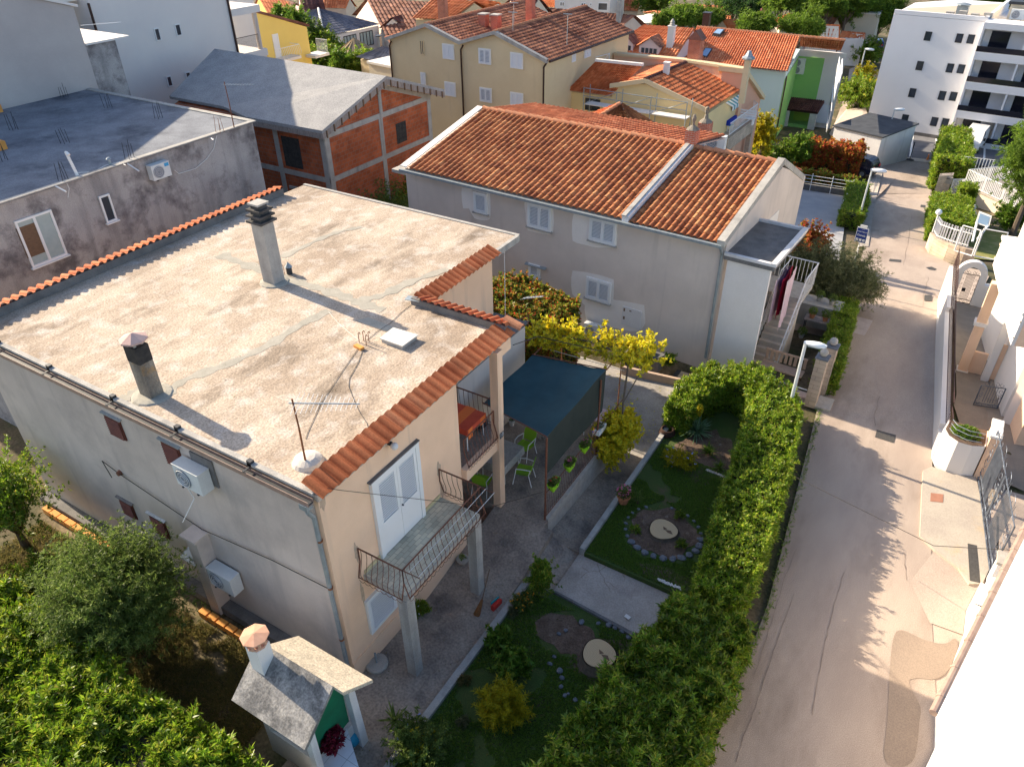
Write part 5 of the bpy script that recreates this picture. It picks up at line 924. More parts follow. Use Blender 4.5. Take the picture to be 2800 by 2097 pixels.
def sheetq(A,B,C,D,n1,n2,sag,name,m,par):
 A,B,C,D=(vec(*q)for q in(A,B,C,D));b=MB()
 for i in range(n1+1):
  for j in range(n2+1):u_,v_=i/n1,j/n2;p=(A*(1-u_)+B*u_)*(1-v_)+(D*(1-u_)+C*u_)*v_;p=p-vec(0,0,sag*math.sin(math.pi*u_)*math.sin(math.pi*v_))+vec(0,0,.02*math.sin(9*u_+4*v_)+.012*math.sin(23*v_-6*u_));b.v.append(tuple(p))
 for i in range(n1):
  for j in range(n2):a_=i*(n2+1)+j;b.f.append((a_,a_+1,a_+n2+2,a_+n2+1))
 return part(b,name,m,par,smooth=True)
sheetq((-7.14,13.28,2.86),(-7.16,16.9,2.86),(-9.62,16.85,2.62),(-9.65,14.1,2.5),22,20,.17,'net_top',MT['net'],net)
sheetq((-7.14,13.28,2.86),(-7.16,16.9,2.86),(-7.10,16.7,1.52),(-7.10,13.22,1.66),14,8,.0,'net_skirt',MT['net dark'],net)
for y_ in(13.22,16.45):part(MB().cyl((XT,y_,-.01),(XT,y_,2.9 if y_<14 else 2.8),.03,.03,8),'post',MT['rust'],net)
part(MB().tube([(-7.14,13.28,2.88),(-9.65,14.1,2.52)],.018,6).tube([(-7.16,16.9,2.88),(-9.62,16.85,2.64)],.018,6),'frame_bar',MT['rust'],net)
pr=thing('patio_railing','rusty low railing with slanting bars on the patio wall','railing',(XT,15.8,0));m=MB().cyl((XT,13.25,.96),(XT,18.35,.96),.016,.016,6).cyl((XT,13.25,.08),(XT,18.35,.08),.012,.012,5);part(m,'rails',MT['rust'],pr)
m=MB()
for i in range(44):y_=13.3+i*.115;m.cyl((XT,y_,.08),(XT,y_+.06,.96),.0065,.0065,4,False)
part(m,'bars',MT['rust'],pr)
for q,l_,fm in[((875,1240),'nearest lime green flower box hooked on the patio railing','red flower'),((1022,1050),'middle lime green flower box hooked on the patio railing','pink flower'),((1160,870),'farthest lime green flower box hooked on the patio railing','pink flower')]:
 P=GX('n',*q,XT);t=thing('flower_box',l_,'flower box',(XT,P[1],.80),0,'lime flower boxes on the patio railing');b=MB();n0=18
 for(sx_,sy_,zz)in((.10,.18,0),(.12,.24,.16),(.135,.26,.2),(.115,.23,.2),(.11,.22,.15)):
  for i in range(n0):a_=2*math.pi*i/n0;ca,sa=math.cos(a_),math.sin(a_);b.v.append((sx_*math.copysign(abs(ca)**.6,ca),sy_*math.copysign(abs(sa)**.6,sa),zz+.03))
 for j in range(4):
  for i in range(n0):b.f.append((j*n0+i,j*n0+(i+1)%n0,(j+1)*n0+(i+1)%n0,(j+1)*n0+i))
 b.f.append(tuple(range(n0-1,-1,-1)));part(b,'box',MT['lime plastic'],t,True);part(MB().box(-.08,-.19,.16,.08,.19,.17),'soil',MT['soil'],t,True);part(MB().box(-.03,-.05,-.12,.03,.05,.03),'hook',MT['lime plastic'],t,True)
 c,a_=ball(130,(XT,P[1],1.05),(.13,.22,.09),.3);leafpart('leaves',leaves(c,a_+vec(0,0,.5),3,.06,.035),MT['shrub leaf'],t);c,a_=ball(5,(XT,P[1],1.12),(.07,.14,.03),.3);leafpart('flowers',leaves(c,a_*0+vec(0,0,1),6,.045,.04,.8,1.4),MT[fm],t)
P=GX('n',1290,800,XT);t=thing('flower_box','white flower box at the far end of the patio railing','flower box',(XT,P[1],.8));part(MB().box(-.1,-.25,0,.1,.25,.17),'box',MT['white paint'],t,True);c,a_=ball(120,(XT,P[1],1.0),(.09,.22,.05),.2);leafpart('leaves',leaves(c,a_+vec(0,0,.5),3,.05,.02),MT['olive leaf'],t)
P=GX('n',1230,780,XT);t=thing('toy_pinwheel','little coloured pinwheel on the railing beside the white flower box','pinwheel',(XT,P[1],.96));part(MB().cyl((0,0,0),(0,0,.22),.006,.006,5),'stick',MT['white paint'],t,True)
for i,c_ in enumerate(((.7,.05,.05),(.8,.6,.05),(.05,.1,.6),(.8,.3,.05))):a_=math.pi/2*i;part(MB().ext([(0.01,0,.22),(.01,.09*math.cos(a_),.22+.09*math.sin(a_)),(.01,.07*math.cos(a_+.9),.22+.07*math.sin(a_+.9))],(.012,0,0)),'vane',mk(f'vane {i}',c_,None,3,.5),t,True)
ZP=-.06
TC=vec(-9.25,14.35,ZP);t=thing('patio_table','patio table under a pale lace tablecloth beside the pillar','table',TC,.1)
part(MB().box(-.42,-.55,.70,.42,.55,.73),'tabletop',MT['white paint'],t,True)
for sx_ in(-.36,.36):
 for sy_ in(-.48,.48):part(MB().cyl((sx_,sy_,0),(sx_,sy_,.70),.016,.016,6),'leg',MT['white paint'],t,True)
mk('lace cloth',(.50,.48,.45),(.36,.35,.33),14,.9);cl=solo(MB().ext([(-9.7,13.77,ZP+.735),(-8.8,13.77,ZP+.735),(-8.8,14.93,ZP+.735),(-9.7,14.93,ZP+.735)],(0,0,.006)).ext([(-8.795,13.77,ZP+.74),(-8.795,14.93,ZP+.74),(-8.76,14.93,ZP+.5),(-8.76,13.77,ZP+.5)],(.004,0,0)).ext([(-9.7,13.765,ZP+.74),(-8.8,13.765,ZP+.74),(-8.8,13.73,ZP+.5),(-9.7,13.73,ZP+.5)],(0,-.004,0)),'tablecloth',MT['lace cloth'],'pale lace tablecloth hanging over the patio table','tablecloth')
def chair(label,loc,rz):
 t=thing('garden_chair',label,'chair',loc,rz,'lime green patio chairs');st=MB();w0=.23
 b=MB()
 for j in range(5):
  for i in range(6):b.v.append((-w0+.46*i/5,-.22+.44*j/4,.42+.015*math.cos(i*2.5)-.02*math.sin(math.pi*j/4)))
 for j in range(4):
  for i in range(5):b.f.append((j*6+i,j*6+i+1,j*6+i+7,j*6+i+6))
 b2=MB();b2.v=[(x,y,z-.02)for x,y,z in b.v];n0=len(b.v);b.v+=b2.v;b.f+=[tuple(n0+i for i in f[::-1])for f in b.f[:20]]
 part(b,'seat',MT['lime fabric'],t,True)
 b=MB()
 for z_,hw_,yy in((.46,.21,.225),(.62,.225,.26),(.78,.215,.30),(.86,.17,.32),(.89,.10,.325)):b.v+=[(-hw_,yy,z_),(hw_,yy,z_),(hw_,yy+.02,z_),(-hw_,yy+.02,z_)]
 for j in range(4):
  for i in range(4):b.f.append((4*j+i,4*j+(i+1)%4,4*j+4+(i+1)%4,4*j+4+i))
 b.f+=[(3,2,1,0),(16,17,18,19)];part(b,'backrest',MT['lime fabric'],t,True)
 for s_ in(-1,1):
  part(MB().tube([(s_*.25,-.27,0),(s_*.24,-.2,.42),(s_*.25,-.17,.62)],.013,6),'leg',MT['white paint'],t,True);part(MB().tube([(s_*.24,.30,0),(s_*.22,.2,.42),(s_*.225,.26,.62)],.013,6),'leg',MT['white paint'],t,True);part(MB().tube([(s_*.25,-.17,.62),(s_*.26,.0,.645),(s_*.225,.26,.62)],.015,6),'armrest',MT['white paint'],t,True)
 return t
chair('lime green chair standing at the far side of the patio table',(-9.0,15.35,ZP),math.radians(-5));
chair('lime green chair right of the patio table with its back to the railing',(-8.45,14.35,ZP),math.radians(-75));chair('lime green chair at the near side of the table, partly behind the pillar',(-9.25,13.35,ZP),math.radians(190))
P=GZ('n',495,705,ZP);potplant('small white flower pot under the edge of the shade net',P,.10,.2,'white plaster','shrub leaf',.07,40,.05)
def dog(loc,rz):
 t=thing('dog','small shaggy white dog sniffing along under the shade net','dog',loc,rz)
 V=[(0,0,.27),(.13,0,.28),(.24,0,.29),(-.12,0,.275),(-.19,0,.27),(.31,0,.34),(.37,0,.35),(.44,0,.31),(-.24,0,.33),(-.27,0,.40)];E_=[(0,1),(1,2),(0,3),(3,4),(2,5),(5,6),(6,7),(4,8),(8,9)];Rr=[.075,.085,.08,.07,.065,.05,.062,.028,.022,.028]
 for s_ in(-1,1):
  i=len(V);V+=[(.22,s_*.05,.2),(.20+.03*s_,s_*.055,.10),(.21+.04*s_,s_*.055,.015),(.24+.04*s_,s_*.055,.012)];E_+=[(2,i),(i,i+1),(i+1,i+2),(i+2,i+3)];Rr+=[.042,.026,.022,.018]
  i=len(V);V+=[(-.16,s_*.055,.19),(-.13-.03*s_,s_*.06,.13),(-.19-.03*s_,s_*.06,.07),(-.17-.03*s_,s_*.06,.014),(-.14-.03*s_,s_*.06,.012)];E_+=[(4,i),(i,i+1),(i+1,i+2),(i+2,i+3),(i+3,i+4)];Rr+=[.05,.032,.022,.02,.018]
  i=len(V);V+=[(.355,s_*.055,.36),(.345,s_*.075,.31)];E_+=[(6,i),(i,i+1)];Rr+=[.022,.022]
 me=bpy.data.meshes.new('body');me.from_pydata(V,E_,[]);o=bpy.data.objects.new('body',me);COL.objects.link(o);md=o.modifiers.new('s','SKIN')
 for i,r_ in enumerate(Rr):me.skin_vertices[0].data[i].radius=(r_,r_)
 me.skin_vertices[0].data[0].use_root=True;ms_=o.modifiers.new('u','SUBSURF');ms_.levels=2;ms_.render_levels=2
 bpy.context.view_layer.update();m2=bpy.data.meshes.new_from_object(o.evaluated_get(bpy.context.evaluated_depsgraph_get()));bpy.data.objects.remove(o)
 m2.materials.clear();m2.materials.append(mk('white fur',(.62,.56,.48),(.45,.40,.34),25,.95,bump=.8));m2.polygons.foreach_set('use_smooth',[True]*len(m2.polygons));b=bpy.data.objects.new('body',m2);COL.objects.link(b);b.parent=t
 cs=np.array([v.co[:]for v in m2.vertices]);ns_=np.array([v.normal[:]for v in m2.vertices]);M_=np.array(ROOT[t]);sel=rng.integers(len(cs),size=900)
 C_=cs[sel]@M_[:3,:3].T+M_[:3,3];A_=ns_[sel]@M_[:3,:3].T;leafpart('coat',leaves(C_,A_+vec(0,0,-.5),2,.035,.014,.6,1.2),MT['white fur'],t)
 part(MB().blob((.465,0,.305),.012,.014,.011,8,6),'nose',MT['soot black'],t,True);part(MB().blob((.42,-.028,.355),.007,.007,.008,6,5),'eye',MT['soot black'],t,True);part(MB().blob((.42,.028,.355),.007,.007,.008,6,5),'eye',MT['soot black'],t,True);return t
dog(GZ('n',705,815,ZP),math.radians(20))
P=GZ('n',1350,560,.6);t=thing('side_table','small table under a mauve cloth at the far patio corner','table',(-7.6,17.5,ZP));part(MB().box(-.35,-.35,.72,.35,.35,.76),'tabletop',MT['cloth pink'],t,True);part(MB().box(-.36,-.36,.60,.36,.36,.719),'cloth',mk('mauve cloth',(.42,.26,.36),None,3,.9),t,True)
for sx_ in(-.3,.3):
 for sy_ in(-.3,.3):part(MB().cyl((sx_,sy_,0),(sx_,sy_,.6),.018,.018,6),'leg',MT['white paint'],t,True)
P=(-8.0,18.6,.0)
t=thing('loggia_table','table with an orange cloth and a runner on the roofed upper balcony','table',(-9.35,12.7,2.32),0);mk('orange cloth',(.62,.10,.05),(.55,.08,.04),5,.85);mk('orange runner',(.80,.20,.05),None,5,.85)
part(MB().box(-.55,-.42,.70,.42,.42,.73),'tabletop',MT['wood'],t,True);part(MB().box(-.57,-.44,.731,.44,.44,.738).box(.441,-.44,.56,.447,.44,.738).box(-.57,-.447,.56,.44,-.441,.738),'cloth',MT['orange cloth'],t,True)
part(MB().box(-.18,-.46,.7385,.12,.46,.742).box(.448,-.40,.42,.452,-.22,.742).box(.448,.16,.50,.452,.40,.742),'runner',MT['orange runner'],t,True)
for sx_ in(-.5,.38):
 for sy_ in(-.38,.38):part(MB().cyl((sx_,sy_,0),(sx_,sy_,.7),.016,.016,6),'leg',MT['white paint'],t,True)
t=thing('folded_parasol','dark cloth bundle heaped in the corner of the upper balcony','cloth',(-9.35,13.3,2.32));part(MB().blob((0,0,.25),.35,.2,.26,12,8,.18,3),'cloth',MT['dark metal'],t,True)
potplant('pot with a trailing plant beside the stair railing on the upper balcony',(-10.5,13.1,2.33),.13,.2,'clay','hedge leaf dark',.2,150,.07)
def tri_leaves(name,label,areas,m,parent=None,cat='vine'):pass
pg=thing('yellow_vine','sparse vine with golden yellow leaves over a rusty pipe pergola','vine',(-6.62,17.1,-.06));rr_=.022
Hc_=[GZ('h',*q,2.35)for q in[(390,665),(610,450),(880,765),(1020,590)]]
m=MB();m.cyl(Hc_[0],Hc_[1],rr_,rr_,6);m.cyl(Hc_[2],Hc_[3],rr_,rr_,6);m.cyl(Hc_[1],Hc_[3],.014,.014,5);m.cyl(Hc_[0]*.6+Hc_[1]*.4,Hc_[2]*.6+Hc_[3]*.4,.014,.014,5);part(m,'pergola_pipes',MT['rusty pipe'],pg)
for P in(vec(-7.5,18.9,-1.2),vec(-9.6,18.8,-1.2),vec(-8.9,18.5,-1.2)):part(MB().cyl(P,P+vec(0,0,3.5),.02,.02,6),'pergola_post',MT['rusty pipe'],pg)
tk=MB().tube([vec(-6.9,17.6,-1.1),vec(-6.75,17.5,.4),vec(-6.85,17.7,1.3),vec(-7.0,18.2,2.3),vec(-7.6,18.6,2.45),vec(-8.6,18.6,2.5),vec(-9.6,18.6,2.4)],.03,6).tube([vec(-6.85,17.7,1.3),vec(-6.6,18.6,2.3),vec(-6.2,19.2,2.4)],.02,5);part(tk,'trunk',MT['bark'],pg)
Ps=[];As=[];tw=MB()
for i in range(105):
 x_=rng.uniform(-10.7,-6.5);y_=18.65+.18*(x_+8.5)+rng.uniform(-.55,.75);
 if i>=78:x_,y_=rng.uniform(-7.4,-6.3),rng.uniform(18.3,19.7)
 b=vec(x_,y_,2.35);d=unit(vec(rng.normal(),rng.normal(),abs(rng.normal())*.6+.1));L_=rng.uniform(.3,.75)
 for s_ in np.linspace(0,1,12):Ps.append(b+d*L_*s_+rng.normal(size=3)*.05-vec(0,0,.25*s_*s_*(rng.random()<.4)));As.append(vec(rng.normal(),rng.normal(),.8))
 tw.tube([b,b+d*L_*.5,b+d*L_],.006,4)
part(tw,'shoots',MT['bark'],pg);leafpart('foliage',leaves(np.array(Ps),np.array(As),4,.12,.095,.6,1.5),MT['yellow leaf'],pg)
bush('trailing_vine','mass of yellow-green creeper spilling over the far patio railing corner',(-6.8,17.3,-.1),(.38,1.15,.5),MT['yellow leaf'],2200,4,.10,.07,cat='vine',lumps=14,up=.1,shell=.1,shoots=1.5,lump_r=.38)
bush('trailing_vine','yellow creeper strand hanging outside the patio wall',(-6.7,16.75,-.6),(.3,.45,.6),MT['yellow leaf'],700,4,.08,.05,cat='vine',lumps=5,up=-.3)
hedge('creeper_pergola','dense green and red creeper roof between the house and the long grey house',[(-13.6,20.6),(-12.2,20.5),(-10.35,20.45)],[2.6,2.6,2.0],[3.05,3.0,2.9],MT['green vine leaf'],-.75,11000,5,.10,.07,lumpy=.14,cat='vine')
c,a_=ball(60,(-11,20.6,2.1),(1.4,1.1,.2),.2)
t=thing('aerial','white fishbone aerial lying above the creeper roof','antenna',GZ('h',325,280,2.5));A_,B_=GZ('h',322,282,2.5),GZ('h',455,272,2.5);part(MB().cyl(A_,B_,.012,.012,5),'boom',MT['white paint'],t)
m=MB()
for i in range(10):q=A_+(B_-A_)*(i+.5)/10;dd_=vec(.10,.25,0)*(1-.05*i);m.cyl(q-dd_*.7,q+dd_*.7,.006,.006,4)
part(m,'rods',MT['white paint'],t)
wire('washing_line',[GZ('h',470,620,2.0),GZ('h',1000,770,1.9)],.010,MT['white cord'],None,label='white cord stretched under the yellow vine pergola',cat='cord')
wire('power_cable',[vec(-8.5,13.9,4.9),GZ('h',420,540,3.2),GZ('h',850,640,2.8)],.014,MT['cable'],None,label='black cable running from the roof corner over the yellow vine',cat='cable')
P=GZ('h',1290,700,-.5);bush('dark_shrub','small round glossy shrub at the foot of the long grey house',(P[0],P[1],-.75),(.3,.3,.3),MT['hedge leaf dark'],450,4,.08,.035)
t=thing('stone_block','heap of dark leftover blocks against the long grey wall','blocks',(-8.0,22.9,-.7));part(MB().box(-.9,-.35,0,.5,.3,.55).box(-.7,-.3,.551,.1,.2,.68),'blocks',MT['dark concrete'],t,True)
solo(MB().ob((-6.9,22.3,-.7),(1.1,-.05,0),(0,.7,0),(0,0,.16)),'dark_slab',MT['soot black'],'low flat dark slab between the downpipe and the hedge','rubble')  # low near-black slab lying flat on the ground
Lp=[('S',1880,2300),('S',1930,2097),('S',2100,1650),('S',2215,1200),('S',2262,1000),('S',2330,800),('S',2364,672),('S',2390,560),('S',2413,468),('S',2425,425)]
Rp=[('S',2600,2300),('S',2570,2097),('S',2545,1650),('S',2550,1200),('S',2562,1000),('S',2600,800),('S',2540,672),('S',2546,560),('S',2551,468),('S',2556,425)]
def dens(L_,n=5):
 P=[GT(*q)for q in L_];out=[]
 for a_,b_ in zip(P[:-1],P[1:]):
  for t in np.linspace(0,1,n+1)[:-1]:out.append(a_*(1-t)+b_*t)
 return out+[P[-1]]
A_,B_=dens(Lp),dens(Rp);mb=MB();K_=7
for a_,b_ in zip(A_,B_):
 for i in range(K_):p=a_*(1-i/(K_-1))+b_*i/(K_-1);mb.v.append((p[0],p[1],T(p[1])))
for j in range(len(A_)-1):
 for i in range(K_-1):a0=j*K_+i;mb.f.append((a0,a0+1,a0+K_+1,a0+K_))
mk('asphalt',(.45,.365,.30),(.37,.295,.245),.7,.9,fine=.26,fscale=55,bump=.25,c3=(.25,.195,.155),s3=.45,t3=(.5,.72),stretch=(1,.35,1))
solo(mb,'road',MT['asphalt'],kind='structure')
def patchg(name,pts,m,dz,**kw):
 P=[GT(*q)for q in pts];mb=MB();C_=sum(P)/len(P);mb.v=[(p[0],p[1],T(p[1])+dz)for p in[C_]+P];n=len(P)
 mb.f=[tuple(range(1,n+1))]if max(q[2]for q in mb.v)-min(q[2]for q in mb.v)<.3 else[(0,1+i,1+(i+1)%n)for i in range(n)];mb.v[0]=mb.v[1]if len(mb.f)==1 else mb.v[0];return solo(mb,name,m,**(kw or dict(kind='structure')))
def roundp(pts,n=3):
 k=pts[0][0];P=np.array([q[1:]for q in pts],float)
 for _ in range(n):P=np.concatenate([np.stack([P*.75+np.roll(P,-1,0)*.25,P*.25+np.roll(P,-1,0)*.75],1).reshape(-1,2)])
 return[(k,*p)for p in P]
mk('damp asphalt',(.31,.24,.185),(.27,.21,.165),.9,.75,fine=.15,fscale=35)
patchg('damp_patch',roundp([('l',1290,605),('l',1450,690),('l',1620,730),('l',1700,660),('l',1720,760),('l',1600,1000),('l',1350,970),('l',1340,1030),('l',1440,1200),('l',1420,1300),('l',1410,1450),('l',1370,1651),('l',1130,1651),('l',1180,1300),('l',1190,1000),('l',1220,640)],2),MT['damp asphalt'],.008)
mk('pale asphalt',(.46,.375,.31),(.40,.32,.265),.8,.9,fine=.2,fscale=55,bump=.2)
patchg('manhole_cover',[('j',765,768),('j',820,762),('j',870,785),('j',850,797),('j',800,790)],MT['dark metal'],.009)
for q in[((270,485),(415,525),(398,585),(255,540),'k'),((440,690),(545,700),(542,722),(432,712),'j'),((755,1018),(822,1020),(822,1075),(752,1070),'j'),((722,200),(765,205),(762,226),(718,222),'j'),((215,130),(250,135),(245,170),(208,165),'j')]:
 patchg('drain_grate',[(q[4],*p)for p in q[:4]],mk('drain iron',(.10,.095,.09),(.07,.065,.06),20,.7,metal=.2)if 'drain iron' not in MT else MT['drain iron'],.010)
def roadcrack(pts,w=.006):
 mb=MB();P=[]
 for(k,x,y),(_,x2,y2)in zip(pts[:-1],pts[1:]):
  for t in np.linspace(0,1,7)[:-1]:P.append(GT(k,x+(x2-x)*t+random.uniform(-5,5),y+(y2-y)*t)+vec(0,0,.012))
 for a_,b_ in zip(P[:-1],P[1:]):d=b_-a_;n_=unit(vec(-d[1],d[0],0))*w*random.uniform(.4,1);mb.poly([a_-n_,b_-n_,b_+n_,a_+n_])
 solo(mb,'road_crack',MT['crack'],kind='structure')
roadcrack([('l',490,0),('l',400,230),('l',330,460),('l',230,780),('l',150,1030)]);roadcrack([('l',470,340),('l',400,540),('l',300,820),('l',180,1200),('l',90,1420),('l',20,1651)],.008)
roadcrack([('l',850,180),('l',760,480),('l',700,740),('l',640,1050),('l',600,1300)],.009);roadcrack([('l',1305,30),('l',1320,280)],.010);roadcrack([('k',290,230),('k',250,380),('k',262,470)],.009);roadcrack([('j',260,300),('j',200,470)]);roadcrack([('j',310,100),('j',290,200)])
roadcrack([('j',640,300),('j',600,560),('j',555,790)],.008);roadcrack([('j',790,860),('j',750,1010),('j',740,1150)],.008)
mk('apron',(.48,.42,.34),(.42,.36,.30),1.2,.9,fine=.1,fscale=25,bump=.15,c3=(.52,.38,.22),s3=.8,t3=(.6,.75))
P=[GT('k',*q)for q in[(615,800),(680,772),(850,835),(1010,828),(1080,1200),(1115,1540),(1060,1657),(960,1657),(880,1540),(700,1400),(590,1295),(605,950)]]
mb=MB().prism([(p[0],p[1])for p in P],-1.2,-.53);solo(mb,'pavement',MT['apron'],kind='structure')
mb=MB()
for q in[[(955,1340),(1025,1355),(1052,1640),(972,1620)]]:P=[GZ('k',*p,-.525)for p in q];mb.poly(P)
solo(mb,'gutter_grate',MT['drain iron'],kind='structure');P=[GZ('k',*p,-.524)for p in[(677,958),(773,970),(770,1032),(673,1022)]];solo(MB().poly(P),'access_cover',mk('rust plate',(.42,.20,.13),(.36,.17,.11),6,.8),kind='structure')
solo(MB().prism([(1.75,9.5),(6,9.5),(6,22),(3.0,21.9),(1.9,19.5)],-.9,-.615),'verge_paving',MT['pale asphalt'],kind='structure')
patchg('side_apron',[('k',1115,1540),('l',1840,330),('l',1770,470),('l',1750,650),('l',1500,560),('l',1350,250),('k',700,1400),('k',880,1540)],MT['pale asphalt'],.006)
patchg('side_lane',[('j',760,640),('j',860,670),('j',1000,740),('j',1100,760),('j',1250,790),('j',1340,850),('j',1200,1110),('j',1010,1090),('j',880,1040),('j',760,900)],MT['pale asphalt'],.007)
RH=thing('white_house','bright white house at the right edge with columned porch and big windows','house',(5.2,27,-.8))
P1,P2,P3=GZ('w',605,90,2.7),GZ('w',785,900,2.7),GZ('w',921,910,2.7)
F1=P1+(P1-P2)*.12;dn=unit(P1-P2)
sd_=vec(dn[1],-dn[0],0)
foot=[P2,P1,P1+sd_*6,P2+sd_*6]
part(MB().prism([(p[0],p[1])for p in foot],2.7,3.75),'balcony_parapet',MT['white plaster'],RH);part(MB().prism([((p+q_)[0],(p+q_)[1])for p,q_ in zip(foot,(-sd_*.06-dn*.05,-sd_*.06+dn*.05,dn*.05,-dn*.05))],3.751,3.85),'parapet_cap',MT['white plaster'],RH)
w0,w1=P2+sd_*1.0+dn*1.5,P1+sd_*1.0-dn*-2.5
up=[w0,w1,w1+sd_*5,w0+sd_*5];part(MB().prism([(p[0],p[1])for p in up],-2,8.5),'wall',MT['white plaster'],RH)
for i,f_ in enumerate((.30,.52,.74)):q=w0+(w1-w0)*f_;pane_window(RH,(q[0],q[1],4.0),dn,-sd_,1.7,1.9,fw=.1,mull=1,sill=None,pane='window curtain' if i else 'glass')
lowf=[P2+sd_*1.2-dn*.2,P1+sd_*1.2,P1+sd_*5,P2+sd_*5-dn*.2];part(MB().prism([(p[0],p[1])for p in lowf],-2,2.69),'ground_floor_wall',MT['peach stucco'],RH)
for z_ in(2.95,3.5):part(MB().ob((P2-sd_*.03-dn*.02)*vec(1,1,0)+vec(0,0,z_),(P1-P2)*vec(1,1,0)*1.01,sd_*.04,(0,0,.05)),'moulding',MT['cream paint']if 'cream paint' in MT else mk('cream mould',(.66,.55,.42),None,3,.9),RH)
part(MB().ob((P2-dn*.012+sd_*.1)*vec(1,1,0)+vec(0,0,2.72),sd_*5,dn*-.01,(0,0,.9)),'end_panel',MT['peach stucco'],RH)
CB=GT('w',255,1140);ctop=HT('w',615,175,CB)
CM=CB+vec(0,0,0)
cA,cB_=CB,CB+sd_*.28
for(Pb,zt_,r_)in((CB,2.69,.14),):
 part(MB().box(Pb[0]-.02,Pb[1]-.16,-1.1,Pb[0]+.3,Pb[1]+.16,2.69),'porch_column',MT['peach stucco'],RH,label='square peach porch column with a white edge and collar');part(MB().box(Pb[0]-.08,Pb[1]-.22,1.0,Pb[0]+.36,Pb[1]+.22,1.14),'column_collar',MT['white plaster'],RH);part(MB().box(Pb[0]-.06,Pb[1]-.2,-1.1,Pb[0]+.34,Pb[1]+.2,-.95),'column_foot',MT['white plaster'],RH)
Sb=GT('w',495,1245);part(MB().box(Sb[0]-.05,Sb[1]-.12,-1.1,Sb[0]+.2,Sb[1]+.13,2.69),'porch_column',MT['white plaster'],RH)
part(MB().box(CB[0]+.32,CB[1]-.05,-1.1,Sb[0]-.06,CB[1]+.06,-.1).box(Sb[0]+.22,Sb[1]-.05,-1.1,Sb[0]+1.6,Sb[1]+.05,.6),'porch_wall',MT['peach stucco'],RH)
m=MB()
for i in range(5):m.box(Sb[0]+.25+i*.3,Sb[1]-1.5,-1.0,Sb[0]+.25+(i+1)*.3,Sb[1]-.06,-.85+.16*i)
part(m,'stairs',mk('taupe stone',(.30,.25,.20),(.25,.21,.17),2,.8,fine=.1),RH)
patchg('courtyard',[('w',215,480),('w',385,500),('w',620,560),('w',900,1000),('k',1381,500),('k',1381,950),('k',1270,900),('k',1100,1100),('k',1015,830),('k',850,300),('w',240,1400)],MT['taupe stone'],.02)
HB=[GT('k',1215,420)];hb=HB[0];part(MB().prism([(hb[0],hb[1]),(hb[0]+.7,hb[1]+2.6),(hb[0]+6,hb[1]+2.2),(hb[0]+6,hb[1]-.3),(hb[0]+.9,hb[1]-.35)],-1.2,2.65),'side_wall',MT['white plaster'],RH)
P=GT('w',560,855)
t=thing('door_mat','orange mat on the porch behind the column','mat',P+vec(.3,.3,.3));part(MB().ob((0,0,0),(.9,-.05,0),(.05,.35,0),(0,0,.02)),'mat',mk('mat orange',(.65,.25,.03),None,6,.9),t,True)
BW=thing('boundary_wall','white plastered street wall of the white house topped with a dark iron fence','wall',(1.4,29,-1.0))
pa,pb,pc,pd=GT('j',880,1040),GT('j',855,1400),GT('k',690,580),GT('k',675,770)
pd=vec(1.86,22.3,-.6);seq=[pa,pb,pc,pd];zt_=.35
mb=MB()
for a_,b_ in zip(seq[:-1],seq[1:]):
 d=unit((b_-a_)*vec(1,1,0));n_=vec(-d[1],d[0],0);n_=n_ if n_[0]>0 else-n_;mb.ext([a_*vec(1,1,0)+vec(0,0,-2.2),b_*vec(1,1,0)+vec(0,0,-1.4),b_*vec(1,1,0)+vec(0,0,.2),a_*vec(1,1,0)+vec(0,0,.0)],n_*.28)
part(mb,'wall_body',MT['white plaster'],BW)
MT['iron fence']=MT['brown iron']if 'brown iron' in MT else mk('brown iron',(.10,.055,.05),(.07,.04,.04),5,.5,metal=.3)
m=MB()
for a_,b_ in zip(seq[:-1],seq[1:]):
 a2,b2=a_*vec(1,1,0)+vec(.14,0,.02),b_*vec(1,1,0)+vec(.14,0,.2);L_=np.linalg.norm(b2-a2);n=int(L_/.17)
 m.cyl(a2+vec(0,0,.08),b2+vec(0,0,.08),.014,.014,5).cyl(a2+vec(0,0,.88),b2+vec(0,0,.88),.012,.014,5)
 for i in range(n):q=a2+(b2-a2)*(i+.5)/n;m.cyl(q+vec(0,0,.05),q+vec(0,0,.95),.007,.006,4,False);m.cyl(q+vec(0,.0,.25),q+vec(.0,.12,.6),.006,.006,4,False)
part(m,'iron_fence',MT['brown iron'],BW)
AR=thing('arched_gateway','white arch over a black scrollwork garden gate','gateway',(1.5,36.3,-1.6))
g0,g1=GT('j',1010,1080),GT('j',1165,1110);dg=unit((g1-g0)*vec(1,1,0));W_=np.linalg.norm((g1-g0)[:2]);zb=-1.65;jamb=1.45;R_=W_/2+.0
Cx=(g0+g1)/2;mb=MB();n=16;out=[]
th=.26;inner=[Cx+dg*R_*math.cos(math.pi*i/n)+vec(0,0,zb+jamb+R_*1.15*math.sin(math.pi*i/n)-Cx[2])for i in range(n+1)];outer=[Cx+dg*(R_+th)*math.cos(math.pi*i/n)+vec(0,0,zb+jamb+(R_*1.15+th)*math.sin(math.pi*i/n)-Cx[2])for i in range(n+1)]
nn=vec(-dg[1],dg[0],0)*.3
for i in range(n):mb.ext([inner[i],outer[i],outer[i+1],inner[i+1]],nn)
for s_ in(1,-1):q=Cx+dg*s_*(R_ if s_>0 else R_+th);q=q*vec(1,1,0)+vec(0,0,zb);mb.ob(q,dg*th,nn,vec(0,0,jamb))
part(mb,'arch',MT['white plaster'],AR);q=Cx+dg*(R_+th+.001);part(MB().ob(q*vec(1,1,0)+vec(0,0,zb),dg*.75,nn,(0,0,1.1)),'side_wall',MT['white plaster'],AR)
